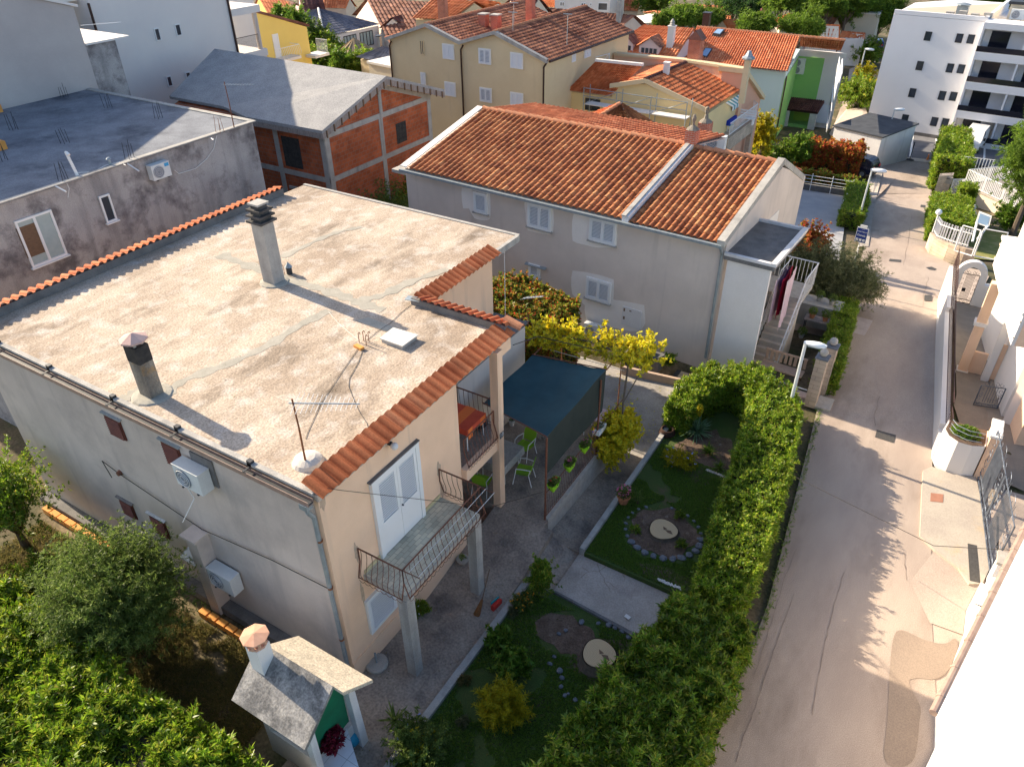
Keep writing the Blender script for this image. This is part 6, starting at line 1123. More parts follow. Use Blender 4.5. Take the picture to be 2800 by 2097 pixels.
def scroll_gate(parent,P,u,w,h,m,nb=8,name='gate_leaf',cols=(0.0,.22,.78,1.0)):
 b=MB();zz=vec(0,0,1);P,u=vec(*P),vec(*u)
 for z_ in(0.02,.18*h/1.4,h):b.cyl(P+zz*z_,P+u*w+zz*z_,.018,.018,5)
 for f_ in(0,1):b.cyl(P+u*w*f_,P+u*w*f_+zz*h,.022,.022,5)
 for i in range(nb):x_=w*(.24+.52*(i+.5)/nb);b.cyl(P+u*x_+zz*.18,P+u*x_+zz*h,.008,.008,4,False)
 def curl(c,r,s_,t0):b.tube([P+u*(c[0]+r*(1-q/14)*math.cos(t0+s_*q*.55))+zz*(c[1]+r*(1-q/14)*math.sin(t0+s_*q*.55))for q in range(12)],.007,4)
 for side in(.11,.89):
  for j in range(5):curl((w*side,.3*h/1.4+j*h*.15),w*.10,1 if j%2 else-1,j)
 for j in range(4):curl((w*(.15+.23*j),.1*h/1.4),w*.10,1 if j%2 else-1,0);curl((w*(.15+.23*j),h+.09),w*.12,1 if j%2 else-1,2)
 return part(b,name,m,parent)
scroll_gate(AR,(Cx-dg*R_)*vec(1,1,0)+vec(0,0,zb+.03)+nn*.5,dg,2*R_,1.42,MT['black iron']);q=(Cx-dg*R_*.45)*vec(1,1,0)+nn*.48+vec(0,0,zb+.6);part(MB().ob(q,dg*.13,nn*.1,(0,0,.16)),'lock',MT['black iron'],AR)
PL=thing('rounded_planter','rounded white corner planter with a grille and green plants beside the driveway gate','planter',(2.5,22.4,-.6))
pr_=[(1.86,22.35),(2.0,22.05),(2.3,21.85),(2.7,21.85),(3.02,22.0),(3.05,22.15),(3.05,22.9),(1.95,22.9)]
part(MB().prism(pr_,-.7,.62),'planter_wall',MT['white plaster'],PL);part(MB().prism([(a_*.92+.2,b_*.99+.22)for a_,b_ in pr_],.621,.63),'soil',MT['soil'],PL)
c,a_=ball(330,(2.45,22.35,.7),(.40,.28,.16),.3);leafpart('plants',leaves(c,a_+vec(0,0,.4),4,.08,.035),MT['lime leaf'],PL);m=MB()
for z_ in(.72,.9,1.05):m.tube([(2.0,22.3,z_),(2.15,22.05,z_),(2.5,21.93,z_),(2.9,22.0,z_)],.011,5)
part(m,'grille',MT['galvanised'],PL)
PI=thing('gate_pier','tall white gate pier with a broad flat cap above the iron driveway gates','pier',(3.15,22.6,-.6));part(MB().box(3.06,22.0,-.7,3.3,22.9,1.0),'shaft',MT['peach stucco'],PI);part(MB().box(3.02,21.95,1.001,3.33,22.95,1.08),'cap',MT['white plaster'],PI);part(MB().box(2.1,22.95,-.7,3.05,23.1,.45),'meter_wall',MT['white plaster'],PI)
g0,g1=vec(3.16,22.1,-.52),vec(3.76,17.9,-.52);u_=unit(g1-g0);Lg=np.linalg.norm(g1-g0)
for i,l_ in enumerate(('far leaf of the ornate grey iron driveway gate next to the tall pier','near leaf of the ornate grey iron driveway gate beside the grating')):
 q=g0+u_*(Lg/2*i+.03);t=thing('driveway_gate',l_,'gate',q,0,'ornate iron driveway gate leaves');scroll_gate(t,q,u_,Lg/2-.06,1.75,mk('grey iron',(.16,.18,.22),(.10,.12,.15),4,.5,metal=.4)if 'grey iron' not in MT else MT['grey iron'],18)
part(MB().cyl(g0+u_*Lg*.62+vec(.1,0,.7),g0+u_*Lg*.97+vec(.1,0,.25),.03,.03,6),'gate_closer',MT['black iron'],t)
t=thing('stair_gate','small dark iron gate standing open at the foot of the side stairs','gate',GT('w',410,1500));q=GT('w',410,1500);scroll_gate(t,q,unit(vec(1,.25,0)),.75,.85,MT['grey iron'],5)
WR=thing('white_roofed_building','building with a glaring white roof and brown gutter at the lower right corner','building',(4.5,10,-.6))
Z_=3.2;Gt,Gb,Ge=GZ('l',2190,-60,Z_),GZ('l',1545,1240,Z_),GZ('l',1545,1651,Z_);ud=unit(Gt-Gb)
Gt2=Gt+ud*1.5;Ge2=Ge+(Ge-Gb)*3
mk('glare white',(.88,.88,.87),(.86,.86,.85),1,.7)
def rz(x,y):return Z_
R0=Gb;rp=[Gt2,Gb,Ge2,Ge2+vec(9,0,0),Gt2+vec(9,0,0)]
part(MB().prism([(p[0]+.03,p[1])for p in rp],lambda x,y:Z_-.1+(x-R0[0])*.06,lambda x,y:Z_+.02+(x-R0[0])*.06),'roof',MT['glare white'],WR)
part(MB().prism([(p[0]+.35,p[1])for p in rp],-1,Z_-.09),'wall',MT['white plaster'],WR)
part(MB().cyl(Gt2+vec(-.03,0,-.03),Gb+vec(-.03,0,-.03),.07,.07,10),'gutter',MT['gutter brown'],WR);m=MB()
for i in range(9):q=Gt2+(Gb-Gt2)*(i+.5)/9;part(MB().cyl(q+vec(-.03,0,-.03),q+vec(-.03,.05,-.03),.08,.08,10),'gutter_joint',MT['gutter brown'],WR)
a0,a1,a2,a3=GT('l',1850,320),GT('l',1775,470),GT('l',1755,650),GT('l',1640,950)
lw_=thing('low_white_wall','low white wall running under the brown gutter beside the road','wall',a1);mb=MB()
for p,q in((a0,a1),(a1,a2),(a2,a3),(a3,GT('l',1540,1250)),(GT('l',1540,1250),GT('l',1525,1651))):d=q-p;n_=unit(vec(-d[1],d[0],0));n_=n_ if n_[0]>0 else-n_;mb.ext([p+vec(0,0,-.3),q+vec(0,0,-.3),q+vec(0,0,.35),p+vec(0,0,.35)],n_*.5)
part(mb,'wall_body',MT['white plaster'],lw_)
q=GT('l',1945,290);t=thing('gate_pier','short white pier with a square cap at the near end of the driveway gate','pier',(3.85,17.6,-.6));part(MB().box(-.15,-.2,-.1,.45,.2,.95),'shaft',MT['white plaster'],t,True);part(MB().box(-.2,-.25,.951,.5,.25,1.03),'cap',MT['stone'],t,True);part(MB().box(-.2,-1.3,-.1,.3,-.21,.5),'wall',MT['white plaster'],t,True)
wire('overhead_cable',[GZ('k',480,1365,0.2)+vec(-3,.05,1),GZ('k',700,1358,2.0),GZ('k',1090,1380,2.6),GZ('k',1370,1395,3.1)],.008,MT['cable'],None,label='thin cable crossing the pavement to the gutter of the white roofed building',cat='cable')
def street_lamp(label,P,h,yaw,s=1.0,g='street lamps',rad=.05):
 t=thing('street_lamp',label,'street lamp',P,yaw,g);part(MB().cyl((0,0,0),(0,0,h),rad*1.25,rad,10),'pole',mk('lamp grey',(.62,.66,.68),(.55,.6,.62),3,.5,metal=.2)if 'lamp grey' not in MT else MT['lamp grey'],t,True)
 b=MB();n_=14;sec=[(-.08,.05,.0),(.05,.10,.04),(.3,.17,.07),(.55,.18,.08),(.75,.12,.05),(.85,.03,.01)]
 for x_,w_,e_ in sec:
  for i in range(n_):a_=2*math.pi*i/n_;b.v.append((x_*s,w_*s*math.cos(a_),h+.02+(.09*s+e_*s)*math.sin(a_)*(1 if math.sin(a_)>0 else.4)))
 for j in range(len(sec)-1):
  for i in range(n_):b.f.append((j*n_+i,j*n_+(i+1)%n_,(j+1)*n_+(i+1)%n_,(j+1)*n_+i))
 b.f+=[tuple(range(n_)),tuple(range(5*n_+n_-1,5*n_-1,-1))];part(b,'lamp_head',MT['lamp white'],t,True,smooth=True);part(MB().ob((.1*s,-.1*s,h-.03),(.55*s,0,0),(0,.2*s,0),(0,0,-.02)),'lens',MT['window curtain'],t,True);return t
mk('lamp white',(.80,.83,.84),None,3,.35)
P=GZ('x',385,1540,.9);zl=HT('x',505,1060,P)
street_lamp('street lamp rising from the round clipped hedge next to the stone gate pillars',(P[0],P[1],-.6),zl+.6,math.radians(5),.72)
P=GT('o',945,890);street_lamp('street lamp beyond the blue apartment sign by the parking yard hedge',P,HT('o',1055,460,P)-P[2],math.radians(5),.95)
def litter(name,xs_,ys_,zf,n,m,s_=.05,lab='fallen leaves',keep=None):
 P=np.c_[rng.uniform(*xs_,n),rng.uniform(*ys_,n),np.zeros(n)];k_=lump(P,2.2,4.)+.5*lump(P,6.)>.1;P=P[k_]
 if keep:P=P[[keep(p)for p in P]]
 P[:,2]=[zf(p)+.012 for p in P];v=leaves(P,np.tile([0,0,1.],(len(P),1)),1,s_,s_*.5,1.35,1.6);o=bpy.data.objects.new(name,leafmesh(name,v,MT[m]));COL.objects.link(o);tag(o,lab,'leaves',kind='stuff')
litter('leaf_litter',(-6.5,-2),(3,11.2),lambda p:-.555,900,'dry grass',.06);litter('leaf_litter',(-5.7,-2.2),(13,20),lambda p:-.395,900,'dry grass',.05);litter('leaf_litter',(-8.5,-6.75),(4,13),lambda p:zwk(p[1]),350,'dry grass',.04)
litter('leaf_litter',(-1.3,-.2),(2,16),lambda p:-.6,350,'dry grass',.035,keep=lambda p:p[0]<-.55+rng.normal()*.2-.06*(p[1]-12)*0);litter('leaf_litter',(-9.5,-6.3),(18.6,22),lambda p:float(np.interp(p[1],[18.4,20.4,22.3],[-1.2,-1.0,-.75])),500,'yellow leaf',.06)
litter('roof_debris',(-20,-9),(7.2,13.5),lambda p:ZR,420,'dry grass',.035,'bits of grit and dry leaves')
eg=dens([('S',1925,2097),('S',2110,1650),('S',2225,1200),('S',2268,1000)],60);eg=np.array([p+vec(rng.normal()*.05-.03,rng.normal()*.05,0)for p in eg for _ in range(3)]);eg[:,2]=[T(p[1])for p in eg[:]]if False else[T(p[1])for p in eg]
o=bpy.data.objects.new('verge_grass',leafmesh('verge_grass',leaves(eg,np.tile([0,0,1.],(len(eg),1)),5,.09,.014,.3,1.1),MT['grass blade']));COL.objects.link(o);tag(o,'weeds along the hedge foot','grass',kind='stuff')
hedge('clipped_hedge','low clipped hedge between the terrace with flower pots and the road',[(-1.95,24.4),(-2.15,27.0),(-2.4,30.5)],.75,1.35,MT['hedge leaf'],lambda y:T(y)-.05,6500,6,.085,.032,lumpy=.07)
bush('olive_tree','broad silvery olive tree leaning over the road past the low hedge',(-3.0,32.4,T(33)),(1.75,1.9,.95),MT['olive leaf'],11500,6,.13,.022,cat='tree',lumps=18,trunk=.3,up=.8,shell=.2,twigs=40,lump_r=.45,shoots=.35)
bush('olive_tree','second duller olive crown beside the stair landing',(-4.3,31.6,T(31)),(1.3,1.2,1.1),MT['olive leaf'],4800,6,.12,.022,cat='tree',lumps=12,trunk=.6,up=.8,shell=.2,twigs=24)
P=GZ('o',590,950,-.6);bush('autumn_shrub','orange and red autumn shrub behind the flat entrance canopy',(P[0],P[1],T(P[1])),(1.15,1.0,.9),MT['red vine leaf'],3200,5,.12,.07,lumps=9)
t=thing('plant_stand','grey two-tier plant stand beside the white stairs','plant stand',(-3.1,28.2,-.6));part(MB().box(-.5,-.25,.7,.55,.25,.75),'shelf',MT['old boards'],t,True)
for sx_ in(-.45,.48):
 for sy_ in(-.2,.2):part(MB().cyl((sx_,sy_,0),(sx_,sy_,.7),.02,.02,5),'leg',MT['dark metal'],t,True)
for x_,y_,z_,l_ in[(-3.35,28.2,.15,'terracotta pot with green herbs at the left of the plant stand'),(-2.85,28.2,.15,'terracotta pot with leafy plant at the right of the plant stand'),(-3.5,27.6,-.5,'pale pot standing on the flagstones before the plant stand'),(-3.4,29.5,.3,'pale pot on the wall behind the plant stand'),(-2.9,29.4,.3,'small green plant on the wall behind the plant stand')]:potplant(l_,(x_,y_,z_),.12,.2,'clay' if 'terra' in l_ else 'stone','shrub leaf',.17,120,.07)
solo(MB().box(-4.1,29.0,-.7,-2.45,29.9,.28),'planter_wall',MT['concrete'],'low concrete planter wall behind the plant stand','wall')
P=GT('o',905,1010);P=vec(-2.95,34.9,T(34.9));
zc_=HT('o',905,935,P);sg=thing('apartment_sign','blue apartments board with white lettering on a post above the olive tree','sign',P,math.radians(-8));hs=zc_-P[2]
mk('sign blue',(.015,.04,.22),None,3,.4);part(MB().box(-.36,-.02,hs-.52,.36,.02,hs+.5),'frame',MT['white paint'],sg,True);bd=part(MB().box(-.33,-.028,hs-.48,.33,-.0201,hs+.46),'board',MT['sign blue'],sg,True);part(MB().cyl((0,.05,-hs*.6),(0,.05,hs+.4),.05,.05,8),'post',MT['white paint'],sg,True);part(MB().box(-.22,-.02,hs+.501,.22,.02,hs+.68),'header',MT['white paint'],sg,True)
u3=vec(math.cos(-.14),math.sin(-.14),0);n3=vec(math.sin(-.14),-math.cos(-.14),0)
def sgp(x,z):return P+u3*x+vec(0,0,z)+n3*.031
text('* * *',sgp(0,hs+.38),u3,(0,0,1),.10,MT['white paint'],bd);text('APARTMENTS',sgp(0,hs+.22),u3,(0,0,1),.105,MT['white paint'],bd);text('Danela',sgp(0,hs-.02),u3,(0,0,1),.19,MT['white paint'],bd)
for i in range(3):
 q=sgp(-.21+.21*i,hs-.33);ic=part(MB().ob(q-u3*.075-vec(0,0,.08),u3*.15,n3*.003,(0,0,.16)),'icon',MT['white paint'],bd)
 text('P' if i==0 else('~' if i==1 else ')'),q+n3*.005,u3,(0,0,1),.12,MT['sign blue'],ic)
sg.scale=(.68,.68,.68);sg.location.z+=hs*.32
YD=[GT('o',*q)for q in[(455,595),(885,655),(835,785),(700,1010),(430,900),(380,800)]]
mb=MB();mk('blue yard',(.33,.33,.34),(.40,.39,.39),.8,.9,fine=.1,fscale=20)
xsY=np.linspace(-11.5,-3.2,9);ysY=[33.5,36.3,42,48.75,53,58.2]
for y in ysY:
 for x in xsY:mb.v.append((x-.0*(y-33)-(y-33)*.13,y,T(y)+.02))
for j in range(len(ysY)-1):
 for i in range(8):a0=j*9+i;mb.f.append((a0,a0+1,a0+10,a0+9))
solo(mb,'parking_yard',MT['blue yard'],kind='structure')
a_,b_=GT('o',440,590),GT('o',895,660);c_=GT('o',820,800)
mb=MB().ext([a_+vec(0,0,-1),b_+vec(0,0,-1),b_+vec(0,0,.45),a_+vec(0,0,.45)],(0,.2,0));solo(mb,'yard_wall',MT['dark concrete'],'low dark wall closing the far side of the parking yard','wall')
def bar_fence(label,A,B,z0,h,nb,nr,m='white paint',name='metal_fence',group=None,vb=.012,posts=4):
 A,B=vec(*A),vec(*B);t=thing(name,label,'fence',(A+B)/2*vec(1,1,0)+vec(0,0,min(A[2],B[2])),0,group);b=MB()
 for j in range(nr):z_=z0+h*(j+.5)/nr if nr>2 else z0+h*j/max(1,nr-1);b.cyl(A+vec(0,0,z_),B+vec(0,0,z_),.022,.022,5)
 part(b,'rails',MT[m],t);
 for i in range(posts):q=A+(B-A)*i/(posts-1);part(MB().cyl(q,q+vec(0,0,z0+h+.03),.03,.03,6),'post',MT[m],t)
 if nb:
  b=MB()
  for i in range(nb):q=A+(B-A)*(i+.5)/nb;b.cyl(q+vec(0,0,z0),q+vec(0,0,z0+h),vb,vb,4,False)
  part(b,'bars',MT[m],t)
 return t
bar_fence('white two-rail fence on the low dark wall of the parking yard',a_,b_,.5,.75,0,3,posts=4);bar_fence('white two-rail fence running down the road side of the parking yard',b_,c_+(c_-b_)*.05,.2,.9,0,3,posts=4)
q0=GT('o',900,680);hedge('dark_hedge','dark hedge between the parking yard fence and the road',[tuple((GT('o',960,660)+vec(-.3,0,0))[:2]),tuple((GT('o',925,760))[:2]),tuple((GT('o',885,900))[:2])],1.3,1.1,MT['hedge leaf dark'],lambda y:T(y),3200,5,.14,.05,lumpy=.12)
rv=[GT('o',*q)for q in[(440,480),(640,500),(900,540)]];hedge('red_creeper','bank of red and green autumn creeper behind the parking yard',[tuple(p[:2]+[0,2.2])for p in rv],2.2,2.4,MT['red vine leaf'],lambda y:T(y)-.2,9500,5,.20,.13,lumpy=.35,cat='creeper')
hedge('green_creeper','green ivy trailing through the yard fence',[tuple(p[:2]+[.1,.2])for p in(GT('o',470,560),GT('o',700,590),GT('o',900,620))],.9,1.0,MT['green vine leaf'],lambda y:T(y),2500,5,.16,.09,lumpy=.25,cat='creeper',core=False)
CH=thing('twin_gable_house','cream three storey house with two gables and dark patched tile roofs','house',(-30.5,48,T(46)))
PC=vec(-24.40,44.0,0);yc=-2.2;uc=vec(math.cos(math.radians(yc)),math.sin(math.radians(yc)),0);vc=vec(-uc[1],uc[0],0);LC=12.0
e0,v0,l0=GP('b',1200,400,PC,yc),GP('b',640,285,PC,yc),GP('b',160,260,PC,yc);k1,k0=GP('b',875,222,PC,yc),GP('b',415,172,PC,yc)
zb_=T(44)-1.5
mk('cream paint',(.72,.58,.36),(.68,.54,.33),.8,.9,fine=.04,streak=((.50,.40,.27),.62,.4))
part(MB().ext([l0*vec(1,1,0)+vec(0,0,zb_),e0*vec(1,1,0)+vec(0,0,zb_),e0,k1-vec(0,0,.1),v0-vec(0,0,.1),k0-vec(0,0,.1),l0],vc*LC),'wall',MT['cream paint'],CH)
up_=vec(0,0,.06);ov=-vc*.25
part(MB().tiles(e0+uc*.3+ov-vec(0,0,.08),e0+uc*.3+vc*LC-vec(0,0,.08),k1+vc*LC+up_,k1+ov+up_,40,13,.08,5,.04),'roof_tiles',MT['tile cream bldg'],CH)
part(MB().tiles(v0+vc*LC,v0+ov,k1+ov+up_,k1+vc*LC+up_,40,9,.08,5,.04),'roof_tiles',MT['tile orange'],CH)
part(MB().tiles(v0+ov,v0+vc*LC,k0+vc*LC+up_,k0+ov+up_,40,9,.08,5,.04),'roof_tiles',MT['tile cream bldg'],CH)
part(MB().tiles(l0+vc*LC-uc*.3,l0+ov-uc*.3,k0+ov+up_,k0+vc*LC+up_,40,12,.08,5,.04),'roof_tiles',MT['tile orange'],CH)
part(MB().ridge(k1+ov+up_*1.5,k1+vc*LC+up_*1.5,30,.12),'ridge_tiles',MT['ridge clay'],CH);part(MB().ridge(k0+ov+up_*1.5,k0+vc*LC+up_*1.5,30,.12),'ridge_tiles',MT['ridge clay'],CH)
t_=vec(0,0,.22);
for a_,b_ in((l0-uc*.3-vec(0,0,.1),k0),(k0,v0-vec(0,0,.04)),(v0-vec(0,0,.04),k1),(k1,e0+uc*.3-vec(0,0,.1))):part(MB().ext([a_+ov*1.15-t_*.3,b_+ov*1.15-t_*.3,b_+ov*1.15+t_*.75,a_+ov*1.15+t_*.75],-ov*1.1),'verge',MT['concrete'],CH)
for q in[(515,292,598,405),(758,322,843,438),(972,350,1058,468),(530,547,608,653),(766,585,848,693),(972,617,1058,730)]:on_wall(shutter,'b',*q,PC,yc,CH,nsl=9 if q[0]in(758,766)else 0,sill=None,fw=.07)
on_wall(shutter,'b',368,485,408,600,PC,yc,CH,nsl=0,leaves_=1,sill=None);on_wall(pane_window,'b',362,270,395,372,PC,yc,CH,frame='cream paint',mull=1,pane='glass')
PE=e0*1;
for q in[(1382,338,1405,412),(1466,305,1506,378)]:on_wall(shutter,'b',*q,e0,yc+90,CH,nsl=0,leaves_=2,sill=None)
for q in(e0,v0,l0):part(MB().cyl(q*vec(1,1,0)+ov*.3+vec(0,0,zb_),q+ov*.3-vec(0,0,.45),.06,.06,7).cyl(q+ov*.3-vec(0,0,.45),q+ov*.6+uc*.25-vec(0,0,.15),.06,.06,7),'downpipe',MT['brown pipe'],CH)
part(MB().cyl(e0+uc*.38-vec(0,0,.1),e0+uc*.38+vc*LC-vec(0,0,.1),.08,.08,7),'gutter',MT['brown pipe'],CH)
def stack(parent,P,s,h,cap='concrete',m='brick red',pot=None):
 o=part(MB().box(P[0]-s/2,P[1]-s/2,P[2]-1,P[0]+s/2,P[1]+s/2,P[2]+h),'chimney',MT[m],parent);part(MB().box(P[0]-s*.6,P[1]-s*.6,P[2]+h,P[0]+s*.6,P[1]+s*.6,P[2]+h+.08),'cap',MT[cap],o)
 if pot:part(MB().lathe(vec(P[0],P[1],P[2]+h+.08),[(s*.4,0),(s*.45,.1),(s*.3,.25),(s*.4,.3),(s*.25,.45),(s*.1,.6)],8),'pot',MT[pot],o)
 return o
for q in[(640,290),(762,300)]:stack(CH,GZ('r',*q,5.5),.55,.9)
stack(CH,GZ('r',1107,195,6.1)+vec(0,0,-.2),.5,1.9);
for i_,q in enumerate([((930,150),(985,35)),((900,130),(975,130)),((1440,140),(1530,148))]):
 A_,B_=GZ('r',*q[1],7.2),GZ('r',q[1][0]-90,q[1][1]-5,7.2);t=thing('roof_aerial',['upper thin aerial over the cream house roofs','lower thin aerial beside the dark roof behind the cream house','thin aerial at the far ridge end of the cream house'][i_],'antenna',A_*vec(1,1,0)+vec(0,0,5.6));part(MB().cyl(A_,B_,.03,.03,5),'boom',MT['galvanised'],t);part(MB().cyl((A_+B_)/2-vec(0,0,1.8),(A_+B_)/2,.02,.02,5),'mast',MT['galvanised'],t)
def house(label,k,eL,eR,rR,rL,ze,zr,tile='tile far',wall='cream paint',name='tiled_house',tw=.36,wins=(),back=True,drop=None,st=None,group=None,flat=False,hip=False,both=None):
 E0,E1,K1,K0=GZ(k,*eL,ze),GZ(k,*eR,ze),GZ(k,*rR,zr),GZ(k,*rL,zr);c=(E0+E1)/2;g=T(c[1])
 t=thing(name,label,'house',(c[0],c[1],g),0,group)
 B0,B1=K0*2-E0,K1*2-E1;B0[2]=B1[2]=ze
 L1=np.linalg.norm(E1-E0);H1=np.linalg.norm((K0+K1)/2-(E0+E1)/2);nc,nr=min(70,max(3,int(L1/tw))),min(24,max(2,int(H1/.5)))
 part(MB().tiles(E0,E1,K1,K0,nc,nr,.09,4,.05),'roof',MT[tile],t);part(MB().tiles(B1,B0,K0,K1,max(3,nc//2),max(2,nr//2),.12,4,.05),'roof',MT[tile],t)
 def ins(p,q,r,s=.06):return p+(q-p)*s*.5+(r-p)*s
 f=[ins(E0,E1,B0),ins(E1,E0,B1),ins(B1,B0,E1),ins(B0,B1,E0)]
 m=MB();n=0;k0_,k1_=K0*.97+K1*.03-vec(0,0,.2),K1*.97+K0*.03-vec(0,0,.2);z0=g-1.5
 pts=[f[0],f[1],k1_,f[2],f[3],k0_];lo=[p*vec(1,1,0)+vec(0,0,z0)for p in(f[0],f[1],f[2],f[3])];hi=[p-vec(0,0,.15)for p in f]
 m.v=[tuple(p)for p in lo+hi+[k0_,k1_]];m.f=[(0,1,5,4),(1,2,6,9,5),(2,3,7,6),(3,0,4,8,7),(4,5,9,8),(6,7,8,9)]
 part(m,'wall',MT[wall],t)
 u=unit((f[1]-f[0])*vec(1,1,0));n_=vec(u[1],-u[0],0);n_=n_ if np.dot(n_,O3-f[0])>0 else-n_
 for(kk,x0,y0,x1,y1,fn)in wins:
  yaw=math.degrees(math.atan2(u[1],u[0]));
  if fn=='g':on_wall(pane_window,kk,x0,y0,x1,y1,f[1],yaw+90,t,fw=.08,sill=None)
  elif fn=='gs':on_wall(shutter,kk,x0,y0,x1,y1,f[1],yaw+90,t,nsl=0,sill=None)
  elif fn=='s':on_wall(shutter,kk,x0,y0,x1,y1,f[0],yaw,t,nsl=0,sill=None)
  else:on_wall(pane_window,kk,x0,y0,x1,y1,f[0],yaw,t,fw=.08,mull=int(fn),sill=None)
 return t,E0,E1,K1,K0
mk('yellow paint',(.80,.60,.17),(.77,.57,.16),.8,.9);mk('salmon paint',(.78,.50,.32),(.74,.47,.30),.6,.9,fine=.03);mk('pink paint',(.74,.56,.54),(.70,.53,.5),.6,.9);mk('mint paint',(.52,.66,.64),(.49,.63,.61),.5,.9,fine=.03);mk('green paint',(.28,.56,.16),(.26,.53,.15),.6,.9,fine=.03);mk('yellow stucco',(.78,.62,.32),(.74,.58,.30),.6,.9,fine=.04);mk('beige paint',(.66,.58,.46),(.62,.55,.43),.6,.9)
mk('fibre cement',(.50,.50,.50),(.42,.42,.42),1,.9)
YH=thing('yellow_house','bright yellow house with a tall white door and small balcony between trees','house',(-56,48,T(50)))
a_,b_,c_=GX('q',318,112,-50),GX('q',880,275,-50),GX('q',905,640,-50)
part(MB().ext([a_*vec(1,1,0)+vec(0,0,-5),b_*vec(1,1,0)+vec(0,0,-5),b_,a_],(-7,0,0)),'wall',MT['yellow paint'],YH);part(MB().ext([a_+vec(.1,-.2,.02),b_+vec(.1,.25,-.02),b_+vec(.1,.25,.18),a_+vec(.1,-.2,.22)],(-7.3,0,0)),'roof',MT['tile old'],YH)
on_wall(shutter,'q',525,352,628,600,(-50,0,0),90,YH,nsl=0,leaves_=1,sill=None);q=GX('q',500,570,-50);p=GX('q',735,600,-50)
part(MB().box(-50,q[1],q[2]-.45,-48.9,p[1],q[2]-.25),'balcony_slab',MT['white plaster'],YH);m=MB().tube([(-48.95,q[1],q[2]+.6),(-48.95,p[1],q[2]+.6),(-50,p[1],q[2]+.6)],.025,5)
for i in range(14):yy=q[1]+(p[1]-q[1])*i/13;m.tube([(-48.95,yy,q[2]+.6),(-48.8,yy,q[2]+.1),(-48.95,yy,q[2]-.2)],.018,4)
part(m,'railing',MT['white paint'],YH);q=GX('q',890,470,-50);part(MB().box(-50.3,q[1]-.4,q[2]-.8,-48.9,q[1]+1.3,q[2]-.6),'balcony_slab',MT['white plaster'],YH);m=MB()
for i in range(12):m.cyl((-50.2+i*.11,q[1]+1.25,q[2]-.6),(-50.2+i*.11,q[1]+1.25,q[2]+.4),.02,.02,4)
m.cyl((-50.2,q[1]+1.25,q[2]+.4),(-48.95,q[1]+1.25,q[2]+.4),.025,.025,5);part(m,'railing',MT['white paint'],YH)
house('house with an orange tile roof right behind the yellow house','q',(330,105),(600,170),(700,15),(385,-40),-.5,1.6,'tile far','yellow paint')
house('low dark tiled lean-to roof under the balcony of the white apartment house','q',(150,400),(420,410),(440,275),(140,235),2.5,3.6,'tile dark','white plaster')
c0,c1,c2,ap=GZ('q',1055,378,-1.2),GZ('q',1620,250,-1.2),GZ('q',560,200,-1.2),GZ('q',998,92,.9);GH=thing('hipped_roof_house','white house with a blue-grey hipped tile roof, white hip line and wide windows','house',(c0[0],c0[1],T(c0[1])))
part(MB().tiles(c0,c1,ap*.96+c1*.04,ap,34,11,.08,4,.05),'roof',MT['tile grey'],GH);part(MB().tiles(c2,c0,ap,ap*.96+c2*.04,30,11,.08,4,.05),'roof',MT['tile grey'],GH);part(MB().ridge(c0+vec(0,0,.05),ap+vec(0,0,.05),14,.13),'hip_tiles',MT['white plaster'],GH)
part(MB().prism([tuple((q*.97+ap*.03)[:2])for q in(c0,c1,c1+(c2-c0),c2)],T(c0[1])-2,-1.3),'wall',MT['white plaster'],GH);yq=math.degrees(math.atan2(c1[1]-c0[1],c1[0]-c0[0]))
for q in[(1248,372,1392,490),(1410,335,1555,450)]:on_wall(pane_window,'q',*q,c0*.97+ap*.03,yq,GH,mull=3,fw=.08,pane='window curtain',frame='dark metal',sill=None)
part_=house('pale house with grey corrugated tiles beside the cream house','q',(1375,580),(1738,668),(1745,500),(1640,478),.2,1.2,'tile grey','cream paint')
house('big old brown tiled roof with lichen spots, upper middle left','q',(1330,160),(1860,235),(2105,25),(1480,-10),-3.0,.8,'tile old','pale plaster')
house('small dark brown hipped annexe roof in front of the big old roof','q',(1600,292),(1875,270),(1935,130),(1735,180),-1.6,-.4,'tile dark','white plaster')
house('beige house with light orange tiles at the top edge, left of the big old roof','q',(1045,82),(1275,90),(1320,-20),(1050,-30),-2.8,-1.4,'tile far','beige paint',wins=[('q',1340,10,1350,50,'gs')])
house('pink house at the top edge behind the orange roof','q',(790,60),(1030,70),(1030,-60),(790,-60),-2.6,-.6,'tile dark','pink paint',wins=[('q',868,45,900,80,'s')])
house('house with dark maroon tiles between the orange and the grey roofs','q',(600,185),(760,130),(800,50),(700,10),-.8,.6,'tile dark','pink paint')
house('bright orange roof sloping down to the cream house, upper middle','r',(-90,190),(300,210),(560,20),(130,-20),0.6,2.4,'tile orange','cream paint');stack(bpy.data.objects['tiled_house'],GZ('r',230,190,2.2),.75,2.1,pot='pale plaster')
house('small orange roof behind the chimney of the bright orange roof','r',(270,110),(650,120),(800,30),(560,-10),-1.2,.2,'tile orange','beige paint')
house('large dark maroon roof behind the cream house','r',(790,85),(1340,135),(1200,-20),(900,-5),-.8,1.4,'tile dark','beige paint')
house('long brown roof running behind the cream house to the grey slab','r',(1500,215),(2000,290),(2170,160),(1300,85),-2.4,-.9,'tile old','pale plaster')
house('orange roof at the top edge between the dark roof and the white block','r',(1200,75),(1400,80),(1350,5),(1180,0),-4.6,-3.6,'tile far','beige paint')
